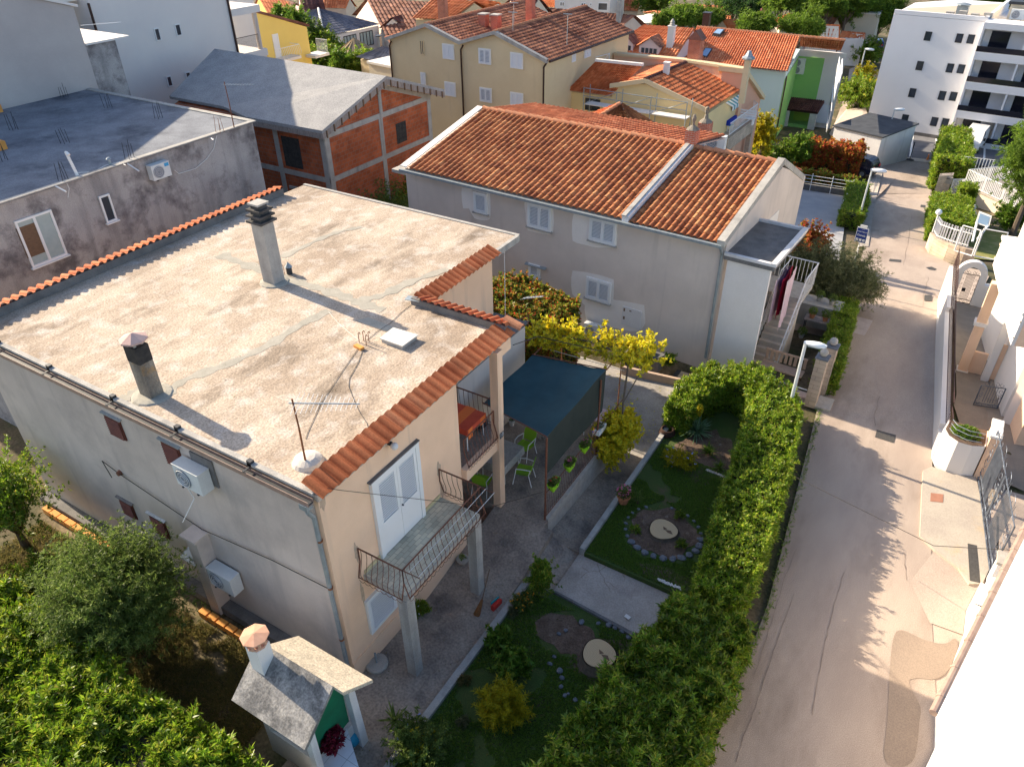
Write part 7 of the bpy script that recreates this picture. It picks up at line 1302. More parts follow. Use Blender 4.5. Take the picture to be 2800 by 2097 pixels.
def box_house(label,k,bl,br,z0,zt,depth,wall='white plaster',name='white_block',wins=(),cat='house'):
 A_,B_=GZ(k,*bl,z0),GZ(k,*br,z0);u=unit((B_-A_)*vec(1,1,0));n_=vec(-u[1],u[0],0);n_=-n_ if np.dot(n_,O3-A_)>0 else n_;c=(A_+B_)/2;t=thing(name,label,cat,(c[0],c[1],T(c[1])))
 P=[A_,B_,B_+n_*depth,A_+n_*depth];part(MB().prism([(p[0],p[1])for p in P],T(c[1])-2,zt),'wall',MT[wall],t);Q=[A_-u*.1-n_*.1,B_+u*.1-n_*.1,B_+n_*depth+u*.1,A_+n_*depth-u*.1];part(MB().prism([(p[0],p[1])for p in Q],zt,zt+.2),'roof',MT['white plaster' if wall!='mint paint' else 'tile far'],t)
 yaw=math.degrees(math.atan2(u[1],u[0]))
 for(kk,x0,y0,x1,y1,fn)in wins:on_wall(pane_window,kk,x0,y0,x1,y1,A_,yaw,t,fw=.1,mull=int(fn),sill=None)
 return t,A_,B_,n_,u
box_house('modern white flat block with dark windows at the top edge','r',(1352,95),(1905,118),-4.0,.5,9,wins=[('r',1405,20,1450,68,'1'),('r',1618,30,1665,80,'1'),('r',1708,32,1726,64,'0'),('r',1790,28,1885,112,'0')])
box_house('grey flat-roofed building among the orange roofs','s',(20,255),(200,320),-3.0,-2.2,9,'concrete','grey_block')
house('orange roofs at the top edge right of the modern white block','s',(0,110),(160,120),(200,0),(30,-20),-4.8,-3.2,'tile far','beige paint')
P=GZ('r',2005,200,-1.5);t=thing('tall_chimney','lone tall grey chimney stack in front of the long brown roof','chimney',P-vec(0,0,4));part(MB().box(P[0]-.35,P[1]-.35,P[2]-4,P[0]+.35,P[1]+.35,P[2]+3.3),'shaft',MT['concrete'],t);part(MB().lathe(P+vec(0,0,3.3),[(.5,0),(.5,.15),(.2,.4)],8),'cap',MT['concrete'],t)
SH=thing('scaffolded_house','yellow house under renovation with orange gable roof and scaffolding','house',(-19,49,T(49)))
PS=vec(0,47.0,0);ys=-1.5
eL,pk,eR,wr=GP('u',200,355,PS,ys),GP('u',985,265,PS,ys),GP('u',1615,560,PS,ys),GP('u',640,410,PS,ys);us=vec(math.cos(math.radians(ys)),math.sin(math.radians(ys)),0);vs=vec(-us[1],us[0],0);zl_=T(47)-2
xg=GP('u',640,410,PS,ys)
part(MB().ext([eL*vec(1,1,0)+vec(0,0,zl_),eR*vec(1,1,0)+vec(0,0,zl_),eR-vec(0,0,.2),pk-vec(0,0,.2),xg+vec(0,0,.75),xg+vec(0,0,-.1),eL-vec(0,0,.1)],vs*7.0),'wall',MT['yellow stucco'],SH)
def lift(p,d,z):return p+vs*d+vec(0,0,z)
zE=eL[2];R0_,R1_=GZ('u',475,68,zE+1.9),GZ('u',950,115,zE+1.9)
part(MB().tiles(eL-vs*.2,xg-vs*.2-vec(0,0,.0),R1_,R0_,26,14,.08,5,.04),'roof_tiles',MT['tile orange'],SH);part(MB().ob(R0_-vs*.1,R1_-R0_,vs*.25,(0,0,.16)),'white_ridge',MT['white plaster'],SH)
R2_=GZ('u',1385,85,pk[2]+.05);E2_=GZ('u',1945,350,eR[2]);pk2=pk+vec(0,0,.1)
part(MB().tiles(eR-vs*.2,E2_,R2_,pk2-vs*.2,20,13,.08,5,.04),'roof_tiles',MT['tile orange'],SH);W2_=GZ('u',1010,110,pk[2]-.5)
lw0=GP('u',630,300,PS,ys);part(MB().ext([lw0-vs*.2,pk2-vs*.2,R2_,W2_],(0,0,-.12)),'roof_slope',MT['salmon paint'],SH);part(MB().tiles(W2_,lw0-vs*.2,pk2-vs*.2,R2_,20,9,.05,4,.03),'roof_tiles',MT['tile far'],SH)
part(MB().ridge(pk2-vs*.2+vec(0,0,.04),R2_+vec(0,0,.04),20,.12),'ridge_tiles',MT['tile dark'],SH);stack(SH,GZ('u',1185,185,pk[2]+.1),.35,.6,m='white plaster',cap='white plaster')
for a0,a1 in((lw0,pk2),(pk2,eR+vec(0,0,.05))):part(MB().ext([a0-vs*.22-vec(0,0,.2),a1-vs*.22-vec(0,0,.2),a1-vs*.22+vec(0,0,.08),a0-vs*.22+vec(0,0,.08)],vs*.1),'verge',MT['cream paint'],SH)
for q in[(375,435,515,575),(775,520,908,580)]:on_wall(pane_window,'u',*q,PS,ys,SH,frame='dark metal',mull=1)
sw=[GZ('u',*q,3.6)for q in[(660,5),(1385,75),(1975,165)]];m=MB()
for a0,a1 in zip(sw[:-1],sw[1:]):d=a1-a0;m.ext([a0*vec(1,1,0)+vec(0,0,-6),a1*vec(1,1,0)+vec(0,0,-6),a1,a0],unit(vec(-d[1],d[0],0))*.4)
SW=thing('salmon_house','salmon pink house wall with a chimney rising behind the scaffolded house','house',(sw[1][0],sw[1][1],T(sw[1][1])));part(m,'wall',MT['salmon paint'],SW);m=MB()
for a0,a1 in zip(sw[:-1],sw[1:]):m.ob(a0-vec(0,.1,0),a1-a0,(0,.6,0),(0,0,.16))
part(m,'coping',MT['cream paint'],SW)
a0=sw[2];g1_,g2_,g3_=GX('u',2000,190,a0[0]+.2),GX('u',2150,430,a0[0]+.2),GX('u',2100,440,a0[0]+.2)
part(MB().ext([a0*vec(1,1,0)+vec(0,0,-7),g2_*vec(1,1,0)+vec(0,-.3,-7),g2_+vec(0,-.3,-.1),a0-vec(0,0,.1)],(-1.5,0,0)),'gable_wall',mk('deep salmon',(.70,.40,.27),(.66,.37,.25),.6,.9),SW);part(MB().ext([a0+vec(.25,-.1,-.15),g2_+vec(.25,0,-.15),g2_+vec(.25,0,.12),a0+vec(.25,-.1,.15)],(-2,0,0)),'verge',MT['cream paint'],SW)
q=GZ('u',1985,230,3.6);part(MB().box(q[0]-.18,q[1]-.18,2.0,q[0]+.18,q[1]+.18,4.7),'chimney',MT['cream paint'],SW);part(MB().lathe((q[0],q[1],4.7),[(.4,0),(.42,.1),(.25,.2),(.1,.5)],8),'chimney_cap',MT['galvanised'],SW)
q=GZ('u',1470,60,3.6);st_=part(MB().box(q[0]-.42,q[1]-.42,2,q[0]+.42,q[1]+.42,5.0),'brick_chimney',MT['brick red'],SW);part(MB().ext([(q[0]-.55,q[1]-.5,5.0),(q[0]+.55,q[1]-.5,5.0),(q[0],q[1]-.5,5.6)],(0,1.0,0)),'chimney_roof',MT['tile old'],st_)
for q in[(530,45),(600,10)]:P=GZ('u',*q,3.2);part(MB().box(P[0]-.3,P[1]-.3,-4,P[0]+.3,P[1]+.3,3.5),'parapet_pier',MT['salmon paint'],SW)
XB=eR[0];b0,b1=GZ('u',1815,900,0.0),GZ('u',2085,700,0.0);
pf=[GZ('u',*q,0.15)for q in[(1660,730),(1815,825),(2090,620),(1960,520)]]
part(MB().prism([(p[0],p[1])for p in pf],-.9,-.02),'balcony_slab',MT['stone blocks'],SH);part(MB().prism([(p[0],p[1])for p in pf],-7,-.9)if False else MB().box(pf[2][0]-.35,pf[2][1]-.4,-7,pf[2][0]-.02,pf[2][1]-.05,-.9),'column',MT['stone blocks'],SH);part(MB().box(pf[1][0]-.3,pf[1][1]+.05,-7,pf[1][0]-.02,pf[1][1]+.4,-.9),'column',MT['stone blocks'],SH)
part(MB().prism([tuple((pf[0]-vec(1.2,0,0))[:2]),tuple((pf[1]+vec(-.6,.4,0))[:2]),tuple((pf[2]+vec(-.6,-.5,0))[:2]),tuple((pf[3]-vec(1.2,0,0))[:2])],-7,-.91),'lower_wall',MT['deep salmon'],SH)
m=MB()
for a0,a1 in((pf[1],pf[2]),(pf[2],pf[3])):
 m.cyl(a0+vec(0,0,.85),a1+vec(0,0,.85),.03,.03,5).cyl(a0+vec(0,0,.1),a1+vec(0,0,.1),.025,.025,5);n_=int(np.linalg.norm(a1-a0)/.2)
 for i in range(n_):q=a0+(a1-a0)*i/n_;r_=a0+(a1-a0)*min(1,(i+1)/n_);m.cyl(q+vec(0,0,.1),r_+vec(0,0,.85),.014,.014,4,False)
part(m,'railing',MT['white paint'],SH)
A_=GZ('u',1785,485,2.1);B_=GZ('u',1930,395,2.1);C_=GZ('u',1990,440,1.55);D_=GZ('u',1855,525,1.55);aw=MB()
aws=MB()
for i in range(10):(aw if i%2 else aws).ext([A_+(B_-A_)*i/10,A_+(B_-A_)*(i+1)/10,D_+(C_-D_)*(i+1)/10,D_+(C_-D_)*i/10],(0,0,-.02));(aw if i%2 else aws).ext([D_+(C_-D_)*i/10,D_+(C_-D_)*(i+1)/10,D_+(C_-D_)*(i+1)/10-vec(0,0,.28),D_+(C_-D_)*i/10-vec(0,0,.28)],(.02,0,0))
awn=part(aws,'awning',MT['white paint'],SH);part(aw,'stripes',mk('teal stripe',(.10,.32,.36),None,3,.8),awn)
ac_unit('white air conditioner on the side wall above the balcony with the blue table',GZ('u',1660,640,.5)+vec(0,0,.2),math.pi/2,1.1)
t=thing('balcony_table','table with a bright blue cloth on the balcony of the scaffolded house','table',GZ('u',1760,740,0.0));part(MB().box(-.6,-.8,.7,.6,.8,.74),'tabletop',mk('royal blue',(.01,.04,.38),None,4,.8),t,True);part(MB().box(-.61,-.81,.42,.61,-.8,.7).box(.6,-.79,.42,.61,.8,.7),'cloth',MT['royal blue'],t,True)
for sx_ in(-.5,.5):
 for sy_ in(-.7,.7):part(MB().cyl((sx_,sy_,0),(sx_,sy_,.7),.03,.03,5),'leg',MT['white paint'],t,True)
for i_,q in enumerate([(1690,770),(1810,770),(1690,735)]):
 P=GZ('u',*q,0.0);t=thing('balcony_chair',['pale blue chair nearest the corner of the balcony with the blue table','dark chair on the right of the blue balcony table','pale blue chair on the left of the blue balcony table'][i_],'chair',P,i_*1.3);part(MB().box(-.22,-.22,.4,.22,.22,.44),'seat',MT['teal stripe'],t,True);part(MB().ob((-.22,.2,.44),(.44,0,0),(0,.03,0),(0,.08,.45)),'backrest',MT['teal stripe'],t,True)
 for sx_ in(-.2,.2):
  for sy_ in(-.2,.2):part(MB().cyl((sx_,sy_,0),(sx_,sy_,.4),.02,.02,5),'leg',MT['white paint'],t,True)
P=GZ('u',1940,690,0.2);t=thing('balcony_bench','white slatted bench at the far end of the balcony with the blue table','bench',P);m=MB()
for i in range(3):m.box(-.9,.2,.45+i*.16,.9,.24,.55+i*.16)
part(m,'backrest',MT['white paint'],t,True);part(MB().box(-.9,-.25,.38,.9,.18,.43),'seat',MT['white paint'],t,True)
for s_ in(-.8,.8):part(MB().box(s_-.04,-.2,0,s_+.04,.2,.38),'leg',MT['white paint'],t,True)
def scaff(label,A,B,z0,z1,dep,plats,mt='galvanised',bays=3):
 A,B=vec(*A),vec(*B);t=thing('scaffolding',label,'scaffolding',(A[0],A[1],z0),0,'scaffolding round the yellow house');u=(B-A)*vec(1,1,0);n_=unit(vec(u[1],-u[0],0));n_=n_ if np.dot(n_,O3-A)>0 else-n_
 m=MB()
 for i in range(bays+1):
  for d in(0,dep):q=A*vec(1,1,0)+u*i/bays+n_*d;m.cyl(q+vec(0,0,z0),q+vec(0,0,z1),.03,.03,5)
 part(m,'uprights',MT[mt],t);m=MB()
 for zp in plats:
  for dz in(.5,1.0):m.cyl(A*vec(1,1,0)+n_*dep+vec(0,0,zp+dz),A*vec(1,1,0)+u+n_*dep+vec(0,0,zp+dz),.025,.025,5)
  for i in range(bays):q=A*vec(1,1,0)+u*i/bays+n_*dep;m.cyl(q+vec(0,0,zp),q+u/bays+vec(0,0,zp+1.0),.018,.018,4)
 part(m,'guard_rails',MT[mt],t);m=MB()
 for zp in plats:m.ob(A*vec(1,1,0)+n_*.05+vec(0,0,zp-.06),u,n_*(dep-.1),(0,0,.06))
 part(m,'platform',MT['white plaster'],t);return t
sa,sb=GP('u',432,455,PS,ys),GP('u',1450,600,PS,ys);scaff('long scaffold platform along the gable of the yellow house',sa-vs*.25,sb-vs*.25,T(46)-.5,sa[2]+1.05,.9,[sa[2],sa[2]-2.1],bays=3)
sc0=GZ('u',130,640,-1.2);scaff('tall white scaffold tower at the left corner of the yellow house',eL-us*1.3-vs*.2,eL-us*.3+vs*5,T(46)-.5,eL[2]+1.6,.9,[eL[2]+.55,eL[2]-1.5],'white paint',3)
hp=GZ('u',725,492,5.2);hl,hm,hr,hb=GZ('u',180,690,3.9),GZ('u',290,765,3.9),GZ('u',1115,718,3.9),GZ('u',900,830,3.9)
HR=thing('hipped_roof_house','small hipped orange roof tucked behind the ridge of the long grey house','house',(hp[0],hp[1],T(hp[1])));
part(MB().tiles(hm,hb,hp+vec(.01,0,0),hp,24,10,.08,5,.04),'roof',MT['tile warm'],HR);part(MB().tiles(hb,hr,hp+vec(0,.01,0),hp,14,10,.08,5,.04),'roof',MT['tile warm'],HR);part(MB().tiles(hl,hm,hp,hp+vec(-.01,0,0),6,10,.08,5,.04),'roof',MT['tile far'],HR)  # left face's sunlight is put into its brighter tiles
part(MB().ridge(hm,hp,12,.12),'hip_tiles',MT['ridge clay'],HR);part(MB().cyl(hr,hp,.07,.07,6).cyl(hb,hr,.07,.07,6),'gutter',MT['galvanised'],HR);part(MB().prism([tuple((p*.92+hp*.08)[:2])for p in(hl,hm,hb,hr,hr+(hl-hm)*.8)],-4,lambda x,y:3.85),'wall',MT['cream paint'],HR)
stack(HR,GZ('u',1550,880,4.2)+vec(0,0,-1.0),.55,2.6,pot='mortar')if False else None
P=GZ('u',1555,900,3.0);t=thing('brick_chimney','tall red brick chimney with a clay pot beside the long roof','chimney',(P[0],P[1],-1));part(MB().box(-.3,-.3,0,.3,.3,HT('u',1560,680,P)+1),'shaft',MT['brick red'],t,True);q=HT('u',1560,680,P)+1;part(MB().lathe((0,0,q),[(.34,0),(.32,.05),(.12,.2),(.08,.42),(.12,.5),(.11,.72),(.04,.78)],10),'pot',MT['stained stack'],t,True)
for q,l_ in(((1580,900),'left one of two white air conditioners behind the long tiled ridge'),((1655,915),'right one of two white air conditioners behind the long tiled ridge')):P=GZ('u',*q,3.4);ac_unit(l_,P+vec(0,.6,-.3),0,1.25)
MH=thing('mint_green_house','mint and bright green house with a long orange tile roof and recessed balconies','house',(-14,86,T(86)))
Bc=GT('t',1010,1640);cz=HT('t',1170,665,Bc);
ev=[GZ('s',540,600,cz+.1),GZ('t',490,935,cz+.1),GZ('t',655,612,cz+.2),GZ('t',1178,668,cz+.1)]
rg=[GZ('s',760,278,cz+2.0),GZ('t',1235,530,cz+2.0),GZ('s',1800,375,cz+2.0)]
part(MB().tiles(ev[0],ev[1],rg[2],rg[0],44,18,.10,5,.05),'roof_tiles',MT['tile far'],MH);part(MB().tiles(ev[2],ev[3],rg[1],rg[2]+(ev[2]-rg[2])*0+vec(0,0,.01),18,5,.10,5,.05),'roof_tiles',MT['tile far'],MH)
part(MB().ridge(rg[0],rg[1],40,.15,6,1.4),'ridge_tiles',MT['ridge clay'],MH)
zl_=T(86)-2;nrm=unit((rg[0]-ev[0])*vec(1,1,0))
f0,f1=ev[0]+nrm*.5,ev[1]+nrm*.5+(ev[0]-ev[1])*.02;f2=ev[2]+nrm*.3;f3=ev[3]+nrm*.3-unit(ev[3]-ev[2])*.15;K1_=rg[1]+nrm*5;K0_=rg[0]+nrm*5
part(MB().prism([tuple(p[:2])for p in(f0,f1,f2)]+[tuple(K0_[:2])],zl_,cz-.05),'wall',MT['mint paint'],MH)
part(MB().prism([tuple(p[:2])for p in(f2+vec(.02,0,0),f3)]+[tuple(K1_[:2]),tuple((K0_*.2+K1_*.8)[:2])],zl_,cz-.06),'wall',MT['white plaster'],MH)
ud_=unit((f3-f2)*vec(1,1,0));W3=np.linalg.norm((f3-f2)[:2]);nf=vec(ud_[1],-ud_[0],0)
part(MB().ob(f2*vec(1,1,0)+nf*.2+vec(0,0,zl_),ud_*W3*.97,nf*.1,(0,0,cz-.7-zl_)),'green_wall',MT['green paint'],MH)
d_=(f2-f1)*vec(1,1,0);Ld=np.linalg.norm(d_);nd=unit(vec(d_[1],-d_[0],0));nd=nd if nd[0]>0 else-nd
part(MB().ob(f1*vec(1,1,0)+nd*.02+vec(0,0,zl_),d_,nd*.03,(0,0,cz-.7-zl_)),'green_wall',MT['green paint'],MH)
part(MB().cyl(f1*vec(1,1,0)+nd*.15+vec(0,0,zl_),f1*vec(1,1,0)+nd*.15+vec(0,0,cz-.4),.07,.07,7),'downpipe',MT['brown pipe'],MH)
yg=math.degrees(math.atan2(ud_[1],ud_[0]));pg_=f2+nf*.32
ca,cb,cc_,cd_=GP('t',525,1262,pg_,yg),GP('t',972,1308,pg_,yg),None,None
out_=nf*2.2-ud_*.2;z1_=ca[2]
part(MB().tiles(ca+out_-vec(0,0,.7),cb+out_-vec(0,0,.75),cb,ca,16,6,.08,5,.04),'canopy_tiles',MT['tile dark'],MH);part(MB().ext([ca+out_-vec(0,0,.75),cb+out_-vec(0,0,.8),cb-vec(0,0,.1),ca-vec(0,0,.1)],(0,0,-.1)),'canopy_slab',MT['brown pipe'],MH)
for P_ in(ca+out_*.85,cb+out_*.85-ud_*.8):part(MB().ob(P_*vec(1,1,0)+vec(0,0,zl_),ud_*.7,nf*.3,(0,0,z1_-.8-zl_)),'stone_column',mk('limestone',(.62,.60,.58),(.55,.53,.51),3,.9)if 'limestone' not in MT else MT['limestone'],MH)
for dz in(-3.0,-5.4):part(MB().ob((ca+out_*.8)*vec(1,1,0)+ud_*.7+vec(0,0,z1_+dz),ud_*(np.linalg.norm(cb-ca)-1.5),nf*.15,(0,0,.75)),'balcony_front',MT['green paint'],MH);
for dz in(-2.2,):part(MB().ob((ca+nf*.4)*vec(1,1,0)+ud_*.8+vec(0,0,z1_+dz),ud_*2.2,nf*.05,(0,0,1.9)),'balcony_shutter',mk('olive shutter',(.25,.42,.06),None,3,.7),MH);part(MB().ob((ca+nf*.4)*vec(1,1,0)+ud_*3.1+vec(0,0,z1_+dz),ud_*1.3,nf*.05,(0,0,1.9)),'balcony_shutter',MT['white slats'],MH)
for y0_,l_ in(((655,800),'upper air conditioner in the green recess of the mint house'),((640,895),'lower air conditioner in the green recess of the mint house')):P=GP('t',*y0_,pg_,yg);ac_unit(l_,P+vec(0,0,-.45),math.radians(yg),1.35)
on_wall(pane_window,'s',912,328,1035,395,rg[2]*0+(ev[0]+rg[0])/2,yg,MH)if False else None
def skylight(q,op):
 a0,a1,a2,a3=q;z_=lambda p:cz+.25
 def onroof(x,y):
  d=ray('s',x,y);n_=np.cross(ev[1]-ev[0],rg[0]-ev[0]);return O3+d*(np.dot(n_,ev[0]-O3)/np.dot(n_,d))
 P=[onroof(*p)for p in q];up_=vec(0,0,.35 if op else.14);fr=part(MB().ext(P,up_),'skylight',MT['dark metal'],MH);c_=sum(P)/4;part(MB().ext([c_+(p-c_)*.8+up_+vec(0,0,.005)for p in P],(0,0,.02)),'pane',mk('sky glass',(.25,.38,.55),None,3,.15)if 'sky glass' not in MT else MT['sky glass'],fr)
skylight([(910,375),(985,390),(1035,335),(960,328)],True);skylight([(788,578),(855,595),(915,505),(842,497)],False)
stack(MH,GZ('s',848,270,cz+1.8),.7,1.3,cap='dark metal',m='brown pipe')
fy=yg+90+0
for q in[(1125,930,1150,1075),(1180,880,1198,960)]:on_wall(shutter,'t',*q,f3+ud_*.0,yg+97,MH,nsl=0,sill=None,leaves_=1)
for q in[(1030,1360,1060,1440)]:on_wall(pane_window,'t',*q,f3,yg+97,MH)
t,E0_,E1_,K1_2,K0_2=house('orange tiled house with two pink gabled dormers','s',(-160,515),(535,600),(738,292),(215,255),-.6,1.6,'tile far','pink paint',name='dormer_house',tw=.34)
nn_=np.cross(E1_-E0_,K0_2-E0_)
def onr(x,y):d=ray('s',x,y);return O3+d*(np.dot(nn_,E0_-O3)/np.dot(nn_,d))
for i_,(x0,x1,yb,xp,yp)in enumerate([(-55,110,515,15,370),(170,375,545,265,405)]):
 a0,a1=onr(x0,yb),onr(x1,yb+8);u_=unit((a1-a0)*vec(1,1,0));n_=vec(-u_[1],u_[0],0);w_=np.linalg.norm((a1-a0)[:2]);a1=a0+u_*w_;h_=.75;pk_=(a0+a1)/2+vec(0,0,h_+.75);dr_=part(MB().ext([a0-vec(0,0,.3),a1-vec(0,0,.3),a1+vec(0,0,h_),pk_,a0+vec(0,0,h_)],n_*4.2),'dormer',MT['pink paint'],t)
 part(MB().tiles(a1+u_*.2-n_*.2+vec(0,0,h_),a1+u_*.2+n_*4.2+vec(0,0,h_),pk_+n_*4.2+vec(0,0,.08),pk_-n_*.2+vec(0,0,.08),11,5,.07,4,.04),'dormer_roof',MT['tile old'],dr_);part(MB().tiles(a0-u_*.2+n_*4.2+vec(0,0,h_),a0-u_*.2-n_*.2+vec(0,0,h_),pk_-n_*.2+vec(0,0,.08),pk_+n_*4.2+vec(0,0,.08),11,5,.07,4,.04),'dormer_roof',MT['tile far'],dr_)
 for j in range(4):part(MB().ob(a0+u_*w_*(.12+.2*j)-n_*.03+vec(0,0,.15),u_*w_*.15,n_*.02,(0,0,.45)),'window',MT['glass'],dr_)
stack(t,onr(490,450),.6,1.6,m='white plaster',pot='concrete',cap='white plaster')
house('orange roof with a tree shadow at the top, behind the bright pine crowns','s',(480,135),(1015,165),(1045,62),(545,45),-4.2,-2.6,'tile far','beige paint')
house('small orange roof stepping down beside the pine crowns','s',(1000,190),(1110,200),(1105,165),(1035,160),-4.6,-4.2,'tile far','beige paint')
house('orange roof with dark tile joints directly behind the mint house ridge','s',(1080,312),(1240,320),(1395,210),(1000,192),-3.6,-2.2,'tile far','beige paint')
house('orange roof left of the red chimney pots behind the grey slab','s',(210,130),(500,190),(540,130),(330,115),-3.6,-2.8,'tile far','beige paint')
box_house('small white house with dark windows under a purple roof','s',(1375,210),(1530,215),-6.0,-3.6,5,wins=[('s',1435,172,1452,192,'0'),('s',1485,172,1502,192,'0'),('s',1508,172,1525,192,'0')])
house('purple-brown roof above the small white house','s',(1390,150),(1510,155),(1510,92),(1400,88),-3.6,-2.2,'tile dark','white plaster')
house('white gabled house at the top edge among the pines','s',(1360,85),(1590,95),(1560,-20),(1350,-30),-4.4,-2.6,'tile far','white plaster',wins=[('s',1445,15,1465,42,'0')])
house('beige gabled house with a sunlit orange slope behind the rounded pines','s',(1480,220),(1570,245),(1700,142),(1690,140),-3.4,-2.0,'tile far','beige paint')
house('dark striped slope of the beige gabled house','s',(1790,225),(1900,218),(1760,150),(1700,142),-3.4,-2.0,'tile old','beige paint')  # other slope of the same roof, its shade put into darker tiles
house('orange roof in sunlight left of the pines, beside the narrow lane','t',(900,500),(1085,512),(1168,325),(848,310),-5.0,-3.2,'tile far','white plaster')
house('small orange roof over a white wall facing the lane','t',(1192,470),(1492,515),(1500,432),(1195,405),-6.2,-5.4,'tile far','white plaster')
box_house('beige building behind the small orange roof by the lane','t',(1200,470),(1600,500),-7.0,-3.8,5,'beige paint','beige_building')
house('reddish roof half hidden by the large pines','t',(850,300),(1190,330),(1150,230),(900,225),-5.4,-4.2,'tile old','beige paint')
box_house('tall mint and white block at the top edge behind the pines','t',(830,150),(1290,150),-6.0,3,8,'mint paint','mint_block',wins=[('t',860,170,900,220,'0'),('t',1190,45,1215,70,'0')])
house('pink and white roofline right of the beige gabled house','t',(620,230),(830,250),(835,208),(625,202),-4.6,-4.0,'tile dark','pink paint')
def pine(label,k,q,z,r,h,m='pine leaf',n=2600,lean=0,cat='tree',lumps=11,L=.42,tr=None):
 r*=.78;P=GZ(k,*q,z-.3);g=T(P[1]);rz_=r*.55
 return bush('pine_tree',label,(P[0],P[1],g),(r,r,rz_),MT[m],n,5,L,L*.22,cat=cat,lumps=lumps,trunk=max(.5,z-g-rz_),up=.7,shell=.45,twigs=16,group=None,shoots=.12)
for a in[('large bright pine left of the dark chimney with a cowl','s',(640,200),-1.5,4.2,0),('bright pine crown right of the dark chimney with a cowl','s',(880,205),-2.0,3.6,0),('low bright pine tip at the left behind the dormer house','s',(420,245),-1.5,1.9,0),('yellow-green pine behind the mint house ridge, middle','s',(1370,275),-2.2,3.9,0),('rounded olive-green pine behind the right end of the mint house ridge','s',(1800,290),-2.4,4.4,0),('tall dark pine at the top edge left of the orange roof','s',(330,45),-3.0,5.0,0),('pine crown between the two orange roofs at the top','s',(1250,90),-2.6,5.6,1),('dark pine crown behind the white gabled house','s',(1130,60),-3.2,4.6,0),('umbrella pine with visible branches beside the white gabled house','s',(1620,30),-1.0,4.2,0),('darkest dense cypress-like tree at the top edge','s',(1830,70),-2.6,5.4,1)]:
 pine(a[0],a[1],a[2],a[3],a[4],0,'pine leaf dark' if a[5]else 'pine leaf')
for i,(x,y,z_,r_)in enumerate([(1020,90,-2,4.2),(1070,170,-4,3.6),(1250,150,-3.4,4.6),(1280,60,-2.0,4.6),(1470,60,-2.4,5.2),(1420,190,-4.4,4.6),(1600,150,-3.6,4.8),(1680,60,-3,5.4),(1300,320,-6.0,3.6),(1500,300,-5.4,4.0),(1700,240,-5.0,5.0),(980,240,-5,2.4)]):
 pine('umbrella pine in the dark grove left of the white apartment block','t',(x,y),z_,r_,0,'pine leaf',2000).__setitem__('group','umbrella pines of the grove')
for i,(x,y)in enumerate([(2000,-8),(2080,-15),(1050,-35),(700,-22)]):
 pine('pine crown peeping over the roofs at the very top edge','c',(x,y),-2.5,6,0,'pine leaf',1500,L=.6).__setitem__('group','pines along the top edge')
def tree_at(label,k,q,z,r,m,n=2400,L=.28,W=.1,name='leafy_tree',**kw):
 P=GZ(k,*q,z);g=T(P[1]);r=r if hasattr(r,'__len__')else(r,r,r*.9);return bush(name,label,(P[0],P[1],g),r,MT[m],n,5,L,W,cat='tree',lumps=10,trunk=max(.5,z-g-r[2]),up=.5,shell=.4,twigs=18,**kw)
tree_at('bright lemon-green tree beside the yellow house','q',(800,270),.6,(1.7,1.7,2.0),'lime leaf',2600);tree_at('lower green tree beside the yellow house balcony','q',(980,420),-.6,(1.9,1.9,1.9),'shrub leaf',2400);tree_at('darker bush tree under the lemon-green tree','q',(1080,500),-1.2,(1.8,1.8,1.5),'hedge leaf dark',2000);tree_at('small bright tree tip over the orange roof of the yellow house','q',(610,140),.8,(1.0,1.0,.9),'lime leaf',900)
tree_at('yellowing citrus tree above the grey gable roof','q',(1240,640),-.6,(1.5,1.5,1.2),'lime leaf',2000);tree_at('dark green tree right of the citrus tree','q',(1430,660),-.8,(1.6,1.6,1.2),'hedge leaf dark',1900);tree_at('dark green tree left of the citrus tree','q',(1040,600),-.6,(1.6,1.6,1.2),'hedge leaf dark',1900)
P=GZ('q',1370,520,-.6);um=thing('straw_parasol','big round straw thatched parasol in the garden of the grey tiled house','parasol',(P[0],P[1],T(P[1])));part(MB().cyl((P[0],P[1],T(P[1])),P+vec(0,0,1.2),.06,.06,7),'pole',MT['wood'],um);v_=MB();n=40
for i in range(n):
 a0,a1=2*math.pi*i/n,2*math.pi*(i+.8)/n;v_.poly([P+vec(0,0,1.3),P+vec(1.9*math.cos(a0),1.9*math.sin(a0),random.uniform(-.1,.1)),P+vec(1.9*math.cos(a1),1.9*math.sin(a1),random.uniform(-.1,.1)+.05)])
part(v_,'thatch',mk('thatch',(.42,.32,.20),(.25,.18,.11),6,.95,fine=.3),um);part(MB().lathe(P+vec(0,0,-.1),[(1.75,0),(.05,1.3)],20),'thatch_base',MT['thatch'],um)
P=GZ('q',1605,375,0.3);t=thing('satellite_dish','black satellite dish on a pole left of the cream house','satellite dish',(P[0],P[1],P[2]-2));part(MB().lathe((0,0,2.0),[(.05,0),(.25,.05),(.4,.14),(.41,.16)],14),'dish',MT['dark metal'],t,True);part(MB().cyl((0,0,0),(0,0,2),.04,.04,6),'pole',MT['galvanised'],t,True)
box_house('small flat beige roof tucked under the corrugated roof beside the cream house','q',(1510,715),(1745,765),.2,.8,3,'beige paint','flat_roof_annexe')
ga,gb,gc=GT('c',890,1060),GT('c',1200,1130),GT('c',1250,1060);zt_=HT('c',1240,925,gb);zt2=HT('c',950,890,ga);ug=unit((gb-ga)*vec(1,1,0));ng=vec(-ug[1],ug[0],0)
GA=thing('garage','small white flat-roofed garage with a dark felt roof next to the mint house','garage',(gb[0],gb[1],T(gb[1])));fp=[ga,gb,gb+ng*6.0,ga+ng*6.0];zz_=lambda x,y:zt_+(zt2-zt_)*(1-np.dot(vec(x,y,0)-ga*vec(1,1,0),ug)/np.linalg.norm((gb-ga)[:2]))*0
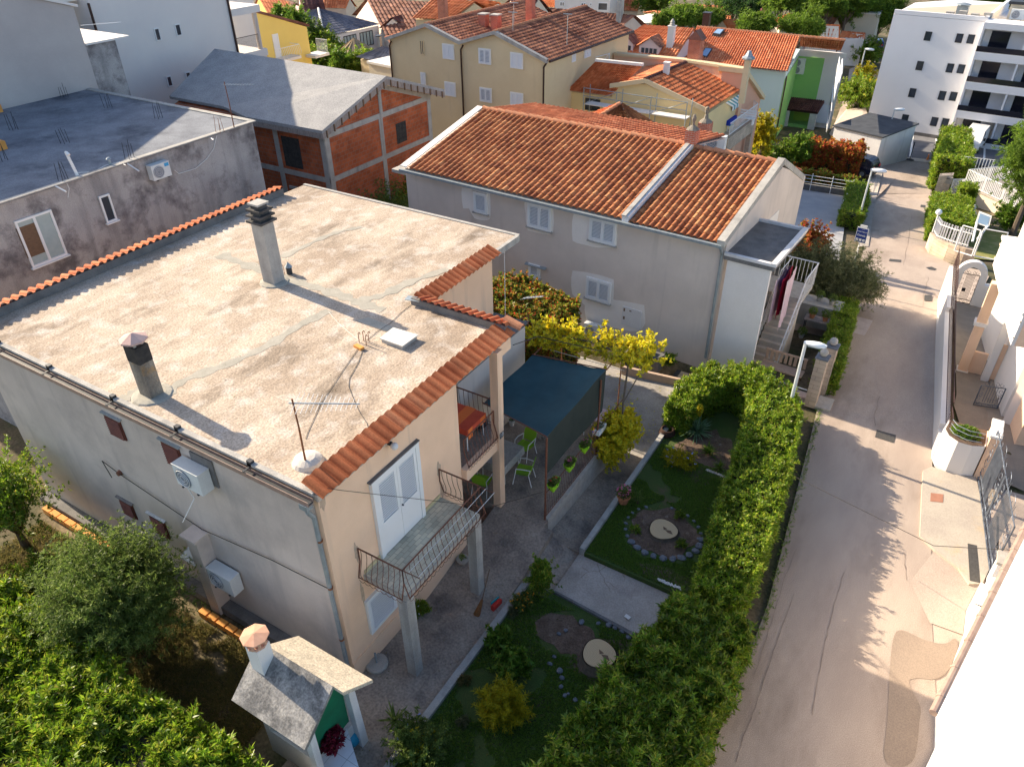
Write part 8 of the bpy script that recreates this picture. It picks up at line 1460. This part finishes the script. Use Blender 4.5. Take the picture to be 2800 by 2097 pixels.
part(MB().prism([tuple(p[:2])for p in fp],T(72)-1,zt_),'wall',MT['old white plaster'],GA);part(MB().prism([tuple(p[:2])for p in(ga-ug*.15-ng*.12,gb+ug*.15-ng*.12,gb+ug*.15+ng*6.1,ga-ug*.15+ng*6.1)],zt_,zt_+.12),'roof',mk('roof felt',(.05,.055,.065),(.08,.085,.095),1,.9,fine=.15),GA)
def car(label,P,rz,body,s=1.0):
 t=thing('parked_car',label,'car',P,rz);L_,W2=4.1,.86
 prof=[(-2.05,.35),(-2.03,.75),(-1.95,.98),(-1.75,1.38),(-1.45,1.50),(.1,1.50),(.55,1.42),(1.05,1.02),(1.85,.88),(2.05,.65),(2.05,.35)]
 b=MB();n=len(prof)
 for s_,w_ in((-1,1),(1,1)):
  for x_,z_ in prof:ins_=.0 if z_<1.0 else(z_-1.0)*.36;b.v.append((x_,s_*(W2-ins_),z_))
 for i in range(n-1):b.f.append((i,i+1,n+i+1,n+i))
 b.f.append((n-1,0,n,2*n-1));b.f.append(tuple(range(n-1,-1,-1)));b.f.append(tuple(range(n,2*n)));part(b,'body',body,t,True)
 for s_ in(-1,1):part(MB().ext([(-1.55,s_*.80,1.02),(.85,s_*.80,1.02),(.25,s_*.685,1.40),(-1.35,s_*.685,1.42)],(0,s_*.02,0)),'side_window',MT['glass'],t,True)
 part(MB().ext([(-1.93,-.68,1.04),(-1.93,.68,1.04),(-1.74,.60,1.36),(-1.74,-.60,1.36)],(-.03,0,.01)),'rear_window',MT['glass'],t,True);part(MB().ext([(1.02,-.70,1.05),(1.02,.70,1.05),(.6,.62,1.4),(.6,-.62,1.4)],(.02,0,.03)),'windscreen',MT['glass'],t,True)
 for x_ in(-1.3,1.3):
  for s_ in(-1,1):wh=part(MB().cyl((x_,s_*.74,.32),(x_,s_*.88,.32),.32,.32,20),'wheel',MT['soot black'],t,True);part(MB().cyl((x_,s_*.882,.32),(x_,s_*.895,.32),.19,.19,12),'rim',MT['galvanised'],t,True)
 for s_ in(-1,1):part(MB().ob((-2.06,s_*.62-.14,.78),(.05,0,0),(0,.28,0),(0,0,.18)),'tail_light',mk('tail red',(.55,.01,.01),None,3,.3)if 'tail red' not in MT else MT['tail red'],t,True)
 part(MB().box(-2.08,-.25,.5,-2.05,.25,.62),'number_plate',MT['white paint'],t,True);part(MB().box(-2.1,-.84,.3,-1.95,.84,.52),'bumper',MT['dark metal'],t,True);return t
mk('car navy',(.01,.015,.04),None,3,.2,spec=.6);P=GT('c',1070,1190);car('dark blue car parked beside the white garage, seen from behind',P+vec(-.6,1.2,0),math.radians(168),MT['car navy'])
P=GT('t',1640,630);car('small blue car far up the narrow lane',P,math.radians(100),mk('car blue',(.03,.08,.35),None,3,.25,spec=.6))
def van(label,P,rz):
 t=thing('parked_van',label,'van',P,rz);W2=.88;prof=[(-2.2,.35),(-2.22,1.0),(-2.12,1.78),(-1.9,1.86),(.55,1.86),(1.2,1.25),(2.1,1.0),(2.25,.6),(2.25,.35)];b=MB();n=len(prof)
 for s_ in(-1,1):
  for x_,z_ in prof:b.v.append((x_,s_*(W2-(max(0,z_-1.0)*.12)),z_))
 for i in range(n-1):b.f.append((i,i+1,n+i+1,n+i))
 b.f.append((n-1,0,n,2*n-1));b.f.append(tuple(range(n-1,-1,-1)));b.f.append(tuple(range(n,2*n)));part(b,'body',mk('van white',(.80,.78,.76),None,3,.3),t,True)
 m=MB()
 for i in range(5):m.box(-1.9,-.6+i*.28,1.861,.4,-.56+i*.28,1.875)
 part(m,'roof_ribs',MT['van white'],t,True)
 for x_ in(-1.45,1.45):
  for s_ in(-1,1):part(MB().cyl((x_,s_*.76,.32),(x_,s_*.90,.32),.32,.32,20),'wheel',MT['soot black'],t,True)
 for s_ in(-1,1):part(MB().box(-2.24,s_*.78-.05,.75,-2.19,s_*.78+.05,1.35),'tail_light',mk('van lamp',(.8,.12,.02),None,3,.3)if 'van lamp' not in MT else MT['van lamp'],t,True);part(MB().box(.9,s_*1.0-.08,1.05,1.05,s_*1.0+.08,1.3),'mirror',MT['soot black'],t,True);part(MB().ext([(.0,s_*.82,1.2),(.95,s_*.83,1.2),(.5,s_*.78,1.7),(.0,s_*.78,1.7)],(0,s_*.03,0)),'side_window',MT['glass'],t,True)
 part(MB().box(-2.25,-.28,.55,-2.225,.25,.68),'number_plate',MT['soot black'],t,True);mg=part(MB().box(-2.245,.62,1.2,-2.22,.66,1.22),'logo_mark',MT['royal blue'],t,True)
 for i,(w_,yy)in enumerate(((.50,1.58),(.60,1.47),(.55,1.36),(.75,1.25))):part(MB().ob((-2.2-.0,-.05,yy-.04),(-.02-.03*(1.6-yy),0,0),(0,w_,0),(0,0,.07)),'lettering_bar',mk('van orange',(.75,.25,.08),None,3,.5)if 'van orange' not in MT else MT['van orange'],t,True)
 part(MB().cyl((-2.19,-.5,1.42),(-2.215,-.5,1.42),.13,.13,16),'logo',MT['royal blue'],t,True);return t
P=GT('v',650,290);van('white delivery van with orange lettering on its back doors, parked by the apartment block',P+vec(-.2,2.0,0),math.radians(-97))
for q,l_,m_ in(((1225,1100),'yellow recycling bin on the end wall of the garage','mat yellow'),((1238,1085),'blue wheelie bin beside the garage','royal blue'),((1255,1075),'green wheelie bin by the roadside next to the garage','green bin')):
 P=GT('c',*q);MT.setdefault('mat yellow',mk('mat yellow',(.75,.50,.02),None,3,.5));MT.setdefault('green bin',mk('green bin',(.02,.14,.06),None,3,.5));t=thing('wheelie_bin',l_,'bin',P);b=MB();b.v=[(-.25,-.28,0),(.25,-.28,0),(.25,.28,0),(-.25,.28,0),(-.3,-.36,1.0),(.3,-.36,1.0),(.3,.36,1.0),(-.3,.36,1.0)];b.f=[(0,3,2,1),(4,5,6,7),(0,1,5,4),(1,2,6,5),(2,3,7,6),(3,0,4,7)];part(b,'body',MT[m_],t,True);part(MB().box(-.32,-.38,1.001,.32,.38,1.07),'lid',MT[m_],t,True);part(MB().cyl((-.28,.3,.1),(.28,.3,.1),.1,.1,10),'wheel',MT['soot black'],t,True)
aj,ar,al=GT('c',1370,895),GT('c',1705,945),GT('c',1165,760);za_=HT('c',1960,150,ar);ua=unit((ar-aj)*vec(1,1,0));na=vec(-ua[1],ua[0],0);W_a=np.linalg.norm((ar-aj)[:2])
AB=thing('apartment_block','four storey white apartment block with dark slit windows and recessed balconies','building',((aj+ar)/2*vec(1,1,0)+vec(0,0,T(ar[1]))))
gA=T(ar[1])-1.5;d2=al-aj;dep=14.0;al=GP('c',1165,760,aj,math.degrees(math.atan2(ua[1],ua[0])));al=vec(al[0],al[1],T(al[1]))
mk('block white',(.78,.77,.78),(.75,.74,.75),.4,.85,fine=.02)
part(MB().prism([tuple(p[:2])for p in(aj,ar+ua*.0,ar+na*dep,aj+na*dep,al+na*9,al)],gA,za_),'wall',MT['block white'],AB)
part(MB().prism([tuple(p[:2])for p in(aj+na*.3,ar+na*.3-ua*.2,ar+na*(dep-.3)-ua*.2,al+na*4)],za_+.001,za_+.03),'roof',mk('buff roof',(.52,.44,.34),(.48,.41,.32),1,.9),AB)
for a0,a1 in((aj,ar),(al,aj),(ar,ar+na*dep)):d=unit((a1-a0)*vec(1,1,0));n_=vec(-d[1],d[0],0);part(MB().ob(a0*vec(1,1,0)+vec(0,0,za_+.031),(a1-a0)*vec(1,1,0),n_*.3,(0,0,.38)),'parapet',MT['block white'],AB)
ya=math.degrees(math.atan2(ua[1],ua[0]))
for(x,y)in[(1550,212),(1760,226),(1838,232),(1495,410),(1698,426),(1773,432),(1445,592),(1645,610),(1720,616),(1395,767),(1592,785),(1665,793)]:on_wall(pane_window,'c',x+1,y,x+28,y+65,aj,ya,AB,frame='dark metal',mull=0,fw=.05)
part(MB().ob(aj*vec(1,1,0)-na*.04+vec(0,0,gA),ua*W_a,na*.03,(0,0,T(ar[1])-gA+.35)),'plinth',MT['dark concrete'],AB)
wz=[HT('c',x,y,ar)for x,y in((1705,945),(1770,770),(1830,590),(1890,395),(1960,165))]
st_h=(wz[4]-wz[0])/4;bw=12.0;prj_=-na*1.6;z0=T(ar[1])
base=ar*vec(1,1,0)
part(MB().ob(base-na*.01+vec(0,0,gA),ua*bw,na*dep,(0,0,za_-.6-gA)),'wing_wall',MT['block white'],AB)
for i in range(4):
 zf=z0+.35+i*st_h*.985;part(MB().ob(base+prj_+vec(0,0,zf-.35),ua*bw,-prj_*.99,(0,0,.3)).ob(base+prj_+vec(0,0,zf-.05),ua*bw,na*.12,(0,0,.42)),'balcony_slab',MT['block white'],AB)
 part(MB().ob(base+prj_*.98+vec(0,0,zf+.371),ua*bw,na*.04,(0,0,.5)),'glass_front',mk('smoked glass',(.02,.02,.03),None,3,.1,spec=.7)if 'smoked glass' not in MT else MT['smoked glass'],AB)
 for j in range(3):
  part(MB().ob(base-na*.05+ua*(.7+j*3.7)+vec(0,0,zf),ua*1.6,na*.03,(0,0,st_h*.74)),'balcony_door',MT['smoked glass'],AB);part(MB().ob(base+prj_*.97+ua*(j*3.7)+vec(0,0,zf+.0),ua*.16,-prj_*.95,(0,0,st_h*.985-.36)),'divider',MT['block white'],AB)
part(MB().ob(base+prj_+vec(0,0,z0+4*st_h*.985),ua*bw,-prj_*.99+na*1,(0,0,.55)),'wing_parapet',MT['block white'],AB)
pw_=base+ua*1.2+na*3;part(MB().ob(pw_+vec(0,0,za_-.6),ua*10,na*6,(0,0,1.9)),'penthouse',MT['beige paint'],AB);part(MB().ob(pw_-na*.3-ua*.2+vec(0,0,za_+1.3),ua*10.6,na*6.6,(0,0,.25)),'penthouse_roof',MT['dark metal'],AB)
for i in range(4):ac_unit(f'rooftop air conditioner, {["first","second","third","fourth"][i]} from the left in the row on the apartment block',pw_+ua*(.9+i*1.45)-na*.35+vec(0,0,za_+.1),math.radians(ya),1.5)
q=aj+ua*1.6+na*2.5;st_=part(MB().ob(vec(q[0],q[1],za_+.03),ua*1.0,na*.8,(0,0,.9)),'roof_vent',MT['galvanised'],AB);part(MB().lathe((q[0]+.5,q[1]+.3,za_+.93),[(.7,0),(.7,.08),(.2,.2)],10),'vent_cap',MT['galvanised'],st_)
for i in range(4):part(MB().ob(vec(aj[0],aj[1],0)+ua*(1.0+i*1.1)+na*.9+vec(0,0,za_+.03),ua*.7,na*.6,(0,0,.45+.15*(i%2))),'roof_box',MT['concrete'],AB)
bay=[GT('c',*q)for q in[(1250,1040),(1300,895),(2300,985),(2209,1140),(1600,1080)]]
patchg('car_park',[('c',1255,1045),('c',1300,900),('c',1500,905),('c',1710,950),('c',2100,1000),('c',2300,1020),('c',2300,1180),('c',1900,1110),('c',1600,1080),('c',1420,1062)],mk('blue tarmac',(.13,.13,.14),(.17,.17,.18),1,.9,fine=.1),.02)
for i,((x0,y0),(x1,y1))in enumerate([((1282,1045),(1312,918)),((1445,1055),(1462,915)),((1605,1072),(1621,935)),((1940,1080),(1945,990))]):A_,B_=GT('c',x0,y0),GT('c',x1,y1);n_=vec(.09,0,0);solo(MB().poly([A_-n_+vec(0,0,.035),A_+n_+vec(0,0,.035),B_+n_+vec(0,0,.035),B_-n_+vec(0,0,.035)]),'bay_marking',MT['white paint'],kind='structure')
patchg('street_corner',[('c',1160,1150),('c',1255,1045),('c',1420,1062),('c',1600,1080),('c',1597,1200),('c',1580,1300),('c',1230,1300),('c',1150,1400),('c',1160,1250)],MT['asphalt'],.012)
patchg('kerb_strip',[('c',1255,1040),('c',1420,1060),('c',1605,1080),('c',1605,1100),('c',1420,1085),('c',1250,1062)],MT['apron'],.06)
P=GT('c',1255,1050);A_=P;street_lamp('tall street lamp in front of the apartment block car park',P,HT('c',1345,740,P)-P[2],math.radians(20),1.0,rad=.045)
P=GT('c',1440,1080);t=thing('bollard_post','thin dark post on a round rubber foot at the edge of the car park','post',P);part(MB().cyl((0,0,.08),(0,0,1.7),.04,.04,6),'pole',MT['dark metal'],t,True);part(MB().lathe((0,0,0),[(.4,0),(.38,.1),(.1,.14)],12),'foot',MT['soot black'],t,True)
P=GT('v',145,370);t=thing('traffic_cone','small orange traffic cone at the car park kerb','cone',P);part(MB().lathe((0,0,0),[(.22,0),(.2,.04),(.12,.06),(.03,.55)],12),'cone',MT['van orange'],t,True)
P=GT('v',300,330);zs_=HT('v',315,190,P);t=thing('warning_sign','red and yellow triangular road sign above the end of the long hedge','road sign',P,math.radians(-5));q=zs_-P[2];part(MB().cyl((0,.03,0),(0,.03,q),.035,.035,7),'post',MT['galvanised'],t,True);pl_=part(MB().ext([(-.62,0,q+.45),(.62,0,q+.45),(0,0,q-.6)],(0,.03,0)),'plate',mk('sign red',(.65,.04,.02),None,3,.4),t,True);part(MB().ext([(-.40,-.006,q+.33),(.40,-.006,q+.33),(0,-.006,q-.36)],(0,.005,0)),'face',mk('sign yellow',(.80,.50,.02),None,3,.4),pl_)if False else part(MB().ext([(-.40,-.006,q+.33),(.40,-.006,q+.33),(0,-.006,q-.36)],(0,.005,0)),'face',mk('sign yellow',(.80,.50,.02),None,3,.4),t,True)
patchg('lane',[('c',1160,1160),('c',900,900),('t',1100,1600),('t',1250,1200),('t',1290,900),('t',1530,800),('t',1560,560),('t',1700,560),('t',1640,760),('t',1560,1050),('t',1430,1250),('t',1330,1450),('t',1330,1657),('c',1250,1050)],MT['pale asphalt'],.006)
patchg('pavement',[('c',1160,1200),('c',1245,1070),('c',1262,1150),('c',1200,1400),('c',1165,1657),('c',1095,1657),('c',1130,1400)],MT['light paving'],.03)
lw2=[GT('t',1330,1440),GT('t',1400,1250),GT('t',1450,1120),GT('t',1500,1030)];m=MB()
for a0,a1 in zip(lw2[:-1],lw2[1:]):d=a1-a0;m.ext([a0-vec(0,0,.3),a1-vec(0,0,.3),a1+vec(0,0,.9),a0+vec(0,0,.9)],unit(vec(-d[1],d[0],0))*.3)
solo(m,'lane_wall',MT['pink paint'],'low pink wall along the far lane','wall')
for q,l_,m_ in(((1480,1340),'yellow bush behind the low pink lane wall','yellow green leaf'),((1455,1130),'small yellow bush higher up the lane','yellow green leaf')):P=GT('t',*q);bush('yellow_bush',l_,P,(1.2,1.2,1.5),MT[m_],1200,5,.25,.1)
P=GT('t',1400,1560);bush('dark_shrub','dark conifer clump behind the garage roof',P+vec(-1.0,4.5,0),(2.6,1.6,1.9),MT['hedge leaf dark'],3200,5,.25,.09);P=GT('t',1420,870);bush('dark_shrub','dark round bush on the lane corner beside the far lamp',P+vec(0,2,0),(2.8,2.2,1.6),MT['hedge leaf dark'],2600,5,.3,.1)
P=GT('t',1430,915);street_lamp('street lamp far up the lane past the mint house',P,HT('t',1490,645,P)-P[2],0,1.4,rad=.08)
P=GT('o',270,350);bush('yellow_shrub','yellow and green tree between the balcony and the mint house',GZ('o',235,190,-2.2)*vec(1,1,0)+vec(0,0,-5.2),(1.0,1.0,1.7),MT['yellow green leaf'],1500,5,.18,.09,trunk=1.4,cat='tree');bush('yellow_shrub','bright yellow-green tree in front of the green balconies',GZ('o',510,290,-4.2)*vec(1,1,0)+vec(0,0,-6.4),(1.1,1.1,1.5),MT['lime leaf'],1500,5,.2,.08,trunk=.6,cat='tree');bush('dark_shrub','dark shrub at the foot of the mint house',GZ('o',240,310,-4.5)*vec(1,1,0)+vec(0,0,-6.4),(2.6,1.6,1.5),MT['hedge leaf dark'],2600,5,.22,.09)
def Hp(L_):return[tuple(GZ(*q)[:2])for q in L_]
hp1=[GT('v',330,330),GT('v',300,560),GT('v',280,760)];hedge('tall_hedge','tall long green hedge from the warning sign down to the stone wall',[tuple(p[:2]+[.3,1.6])for p in hp1],2.3,2.5,MT['hedge leaf'],lambda y:T(y),8500,6,.20,.07,lumpy=.2)
hp2=[GT('v',260,1010),GT('v',240,1150),GT('v',230,1330)];hedge('clipped_hedge','clipped green hedge behind the curved white pale fence',[tuple(p[:2]+[.5,.8])for p in hp2],2.2,1.5,MT['hedge leaf'],lambda y:T(y),6500,6,.15,.055,lumpy=.12);a_=GT('v',430,960);b_=GT('v',600,990);hedge('clipped_hedge','short clipped hedge block turning towards the grey wall',[tuple(a_[:2]),tuple(b_[:2])],1.6,1.9,MT['hedge leaf'],lambda y:T(y),2600,6,.15,.055,lumpy=.1)
la,lr=GT('c',1770,1340),GT('c',2209,1490);ul=unit((lr-la)*vec(1,1,0));nl=vec(-ul[1],ul[0],0);zl2=HT('c',1820,1245,la)
LB=thing('terrace_building','low beige building with a paved roof terrace and white railings','building',la);part(MB().ob(la*vec(1,1,0)+vec(0,0,T(la[1])-1.5),ul*9,nl*7.5,(0,0,zl2-T(la[1])+1.5)),'wall',MT['beige paint'],LB);part(MB().ob(la*vec(1,1,0)-nl*.1+vec(0,0,zl2),ul*9.1,nl*7.7,(0,0,.12)),'terrace',MT['light paving'],LB);part(MB().ob(la*vec(1,1,0)-nl*.12+vec(0,0,T(la[1])-1),ul*.35,-nl*.02,(0,0,zl2-T(la[1])+1)),'stone_corner',MT['stone blocks'],LB)
tA=la*vec(1,1,0)+vec(0,0,zl2+.12)
bar_fence('white railing on the front edge of the roof terrace',tA,tA+ul*9,.05,1.0,60,2,posts=6,vb=.02);bar_fence('white railing on the road side of the roof terrace',tA,tA+nl*7.4,.05,1.0,50,2,posts=5,vb=.02);bar_fence('white railing on the far edge of the roof terrace',tA+nl*7.4,tA+nl*7.4+ul*9,.05,1.0,60,2,posts=6,vb=.02)
sA,sB=GT('v',190,830),GT('v',350,815);part_t=solo(MB().ext([sA-vec(0,0,.5),sB-vec(0,0,.5),sB+vec(0,0,1.9),sA+vec(0,0,1.9)],(0,.6,0)),'stone_wall',MT['stone blocks'],'coursed stone gate wall with a pale letter box at the roadside','wall');P=sA*.35+sB*.65;t=thing('letter_box','pale square letter box on the coursed stone gate wall','letter box',P+vec(0,-.05,1.3));part(MB().box(-.35,-.04,0,.35,.04,.5),'case',MT['stone'],t,True);part(MB().box(-.2,-.05,.36,.2,-.041,.4),'slot',MT['soot black'],t,True)
bar_fence('white barred gate beside the coursed stone wall',sB+vec(.1,0,0),GT('v',500,815),.1,1.5,9,2,posts=2,vb=.03,name='barred_gate');bar_fence('white barred fence rising behind the barred gate',sB+vec(.3,4,0),sB+vec(2.4,4.2,0),.3,1.9,10,2,posts=2,vb=.03)
cw=[GT('v',125,1350),GT('v',160,1420),GT('v',230,1450),GT('v',330,1490),GT('v',430,1520),GT('v',520,1545),GT('v',640,1570)];CW=thing('curved_stone_wall','curved rubble stone wall with a white pointed pale fence on top','wall',cw[3]);m=MB()
for a0,a1 in zip(cw[:-1],cw[1:]):d=a1-a0;n_=unit(vec(-d[1],d[0],0))*.35;m.ext([a0-vec(0,0,.4),a1-vec(0,0,.4),a1+vec(0,0,.9),a0+vec(0,0,.9)],n_)
part(m,'wall_body',MT['stone blocks'],CW);m=MB();r_=MB()
for a0,a1 in zip(cw[:-2],cw[1:-1]):
 d=a1-a0;L_=np.linalg.norm(d);n=max(3,int(L_/.24));n_=unit(vec(-d[1],d[0],0))*.17
 for z_ in(1.05,1.7):r_.cyl(a0+n_+vec(0,0,z_),a1+n_+vec(0,0,z_),.03,.03,5)
 for i in range(n):q=a0+d*(i+.5)/n+n_;m.ob(q+vec(-.04,-.02,.95),(.08,0,0),(0,.04,0),(0,0,.95))
part(m,'pales',MT['white paint'],CW);part(r_,'rails',MT['white paint'],CW);part(MB().blob(cw[0]+vec(.1,.1,2.1),.17,.17,.17,10,8),'globe',MT['lamp white'],CW);part(MB().cyl(cw[0]+vec(.1,.1,.9),cw[0]+vec(.1,.1,1.95),.04,.04,6),'lamp_post',MT['white paint'],CW)
def mesh_panel(label,A,B,h,z0=0.15):
 t=thing('mesh_fence',label,'fence',A,0,'wire mesh panels');m=MB().tube([A+vec(0,0,z0),B+vec(0,0,z0),B+vec(0,0,z0+h),A+vec(0,0,z0+h),A+vec(0,0,z0)],.035,5);part(m,'frame',MT['white paint'],t);m=MB();d=B-A;L_=np.linalg.norm(d);n=int((L_+h)/.13)
 for i in range(n):
  s0=i*.13
  a0,b0=(s0,0)if s0<L_ else(L_,s0-L_);a1,b1=(0,s0)if s0<h else(s0-h,h);m.cyl(A+d/L_*a0+vec(0,0,z0+b0),A+d/L_*a1+vec(0,0,z0+b1),.008,.008,3,False);m.cyl(A+d/L_*(L_-a0)+vec(0,0,z0+b0),A+d/L_*(L_-a1)+vec(0,0,z0+b1),.008,.008,3,False)
 part(m,'mesh',MT['galvanised'],t);return t
g0=GZ('v',445,1420,-2.0);g1=GZ('v',640,1480,-2.0);mesh_panel('leaning wire mesh gate panel between the pale fence and the white post',g0,g1,1.4);g2=GZ('v',665,1480,-2.0);g3=GZ('v',930,1530,-2.0);mesh_panel('wider wire mesh panel over the dry lawn behind the arch',g2,g3,1.5)
patchg('side_lawn',[('v',440,1230),('v',600,1130),('v',900,1180),('v',1050,1200),('v',1010,1400),('v',930,1510),('v',640,1480),('v',440,1400)],mk('dry lawn',(.26,.24,.07),(.15,.18,.04),2,.95,fine=.3,c3=(.36,.30,.14),s3=1.2,t3=(.5,.7)),.03)
P=GZ('v',660,1290,-2.0);zb2=HT('v',780,1030,P);t=thing('basketball_board','white rimmed backboard on a two legged white stand','backboard',P);q0,q1,q2,q3=(GP('v',*p_,P+vec(0,1,0),-20)for p_ in((735,945),(880,1000),(845,1130),(690,1080)))
part(MB().ext([q0,q1,q2,q3],(0,.05,0)),'frame',MT['white paint'],t);c_=(q0+q1+q2+q3)/4;part(MB().ext([c_+(p_-c_)*.76+vec(0,-.01,0)for p_ in(q0,q1,q2,q3)],(0,.005,0)),'panel',MT['sky glass'],t)
for a0,b0 in((q3,P),(q2,GZ('v',715,1260,-1.6))):part(MB().cyl(a0*.8+c_*.2+vec(0,.05,0),b0,.06,.06,6),'leg',MT['white paint'],t)
P=GT('v',1030,1150);bush('round_shrub','round green shrub at the corner of the dry lawn',P,(1.1,.9,.9),MT['lime leaf'],1500,5,.16,.07);part_q=thing('stone_vase','white garden statue shape beside the clipped hedge block','statue',GT('v',605,1110));part(MB().lathe((0,0,0),[(.25,0),(.22,.3),(.08,.4),(.2,.7),(.25,.9),(.1,1.1),(.12,1.3),(.02,1.45)],12),'figure',MT['white plaster'],part_q,True)
P=GZ('v',1090,420,-.5);bush('pine_tree','bright yellow-green pine at the right edge over the roof terrace',(P[0]+1.5,P[1],T(P[1])),(2.3,2.2,2.3),MT['pine leaf'],7500,6,.30,.05,cat='tree',lumps=12,trunk=2.6,up=.6,shell=.3,twigs=22,shoots=.3);P=GZ('v',1180,120,.6);bush('pine_tree','upper tuft of pine at the right edge before the balconies',(P[0]+1.6,P[1]+1,T(P[1])),(1.3,1.3,1.9),MT['pine leaf'],3600,6,.34,.05,cat='tree',lumps=8,trunk=4.5,up=.6,shell=.3,twigs=12)
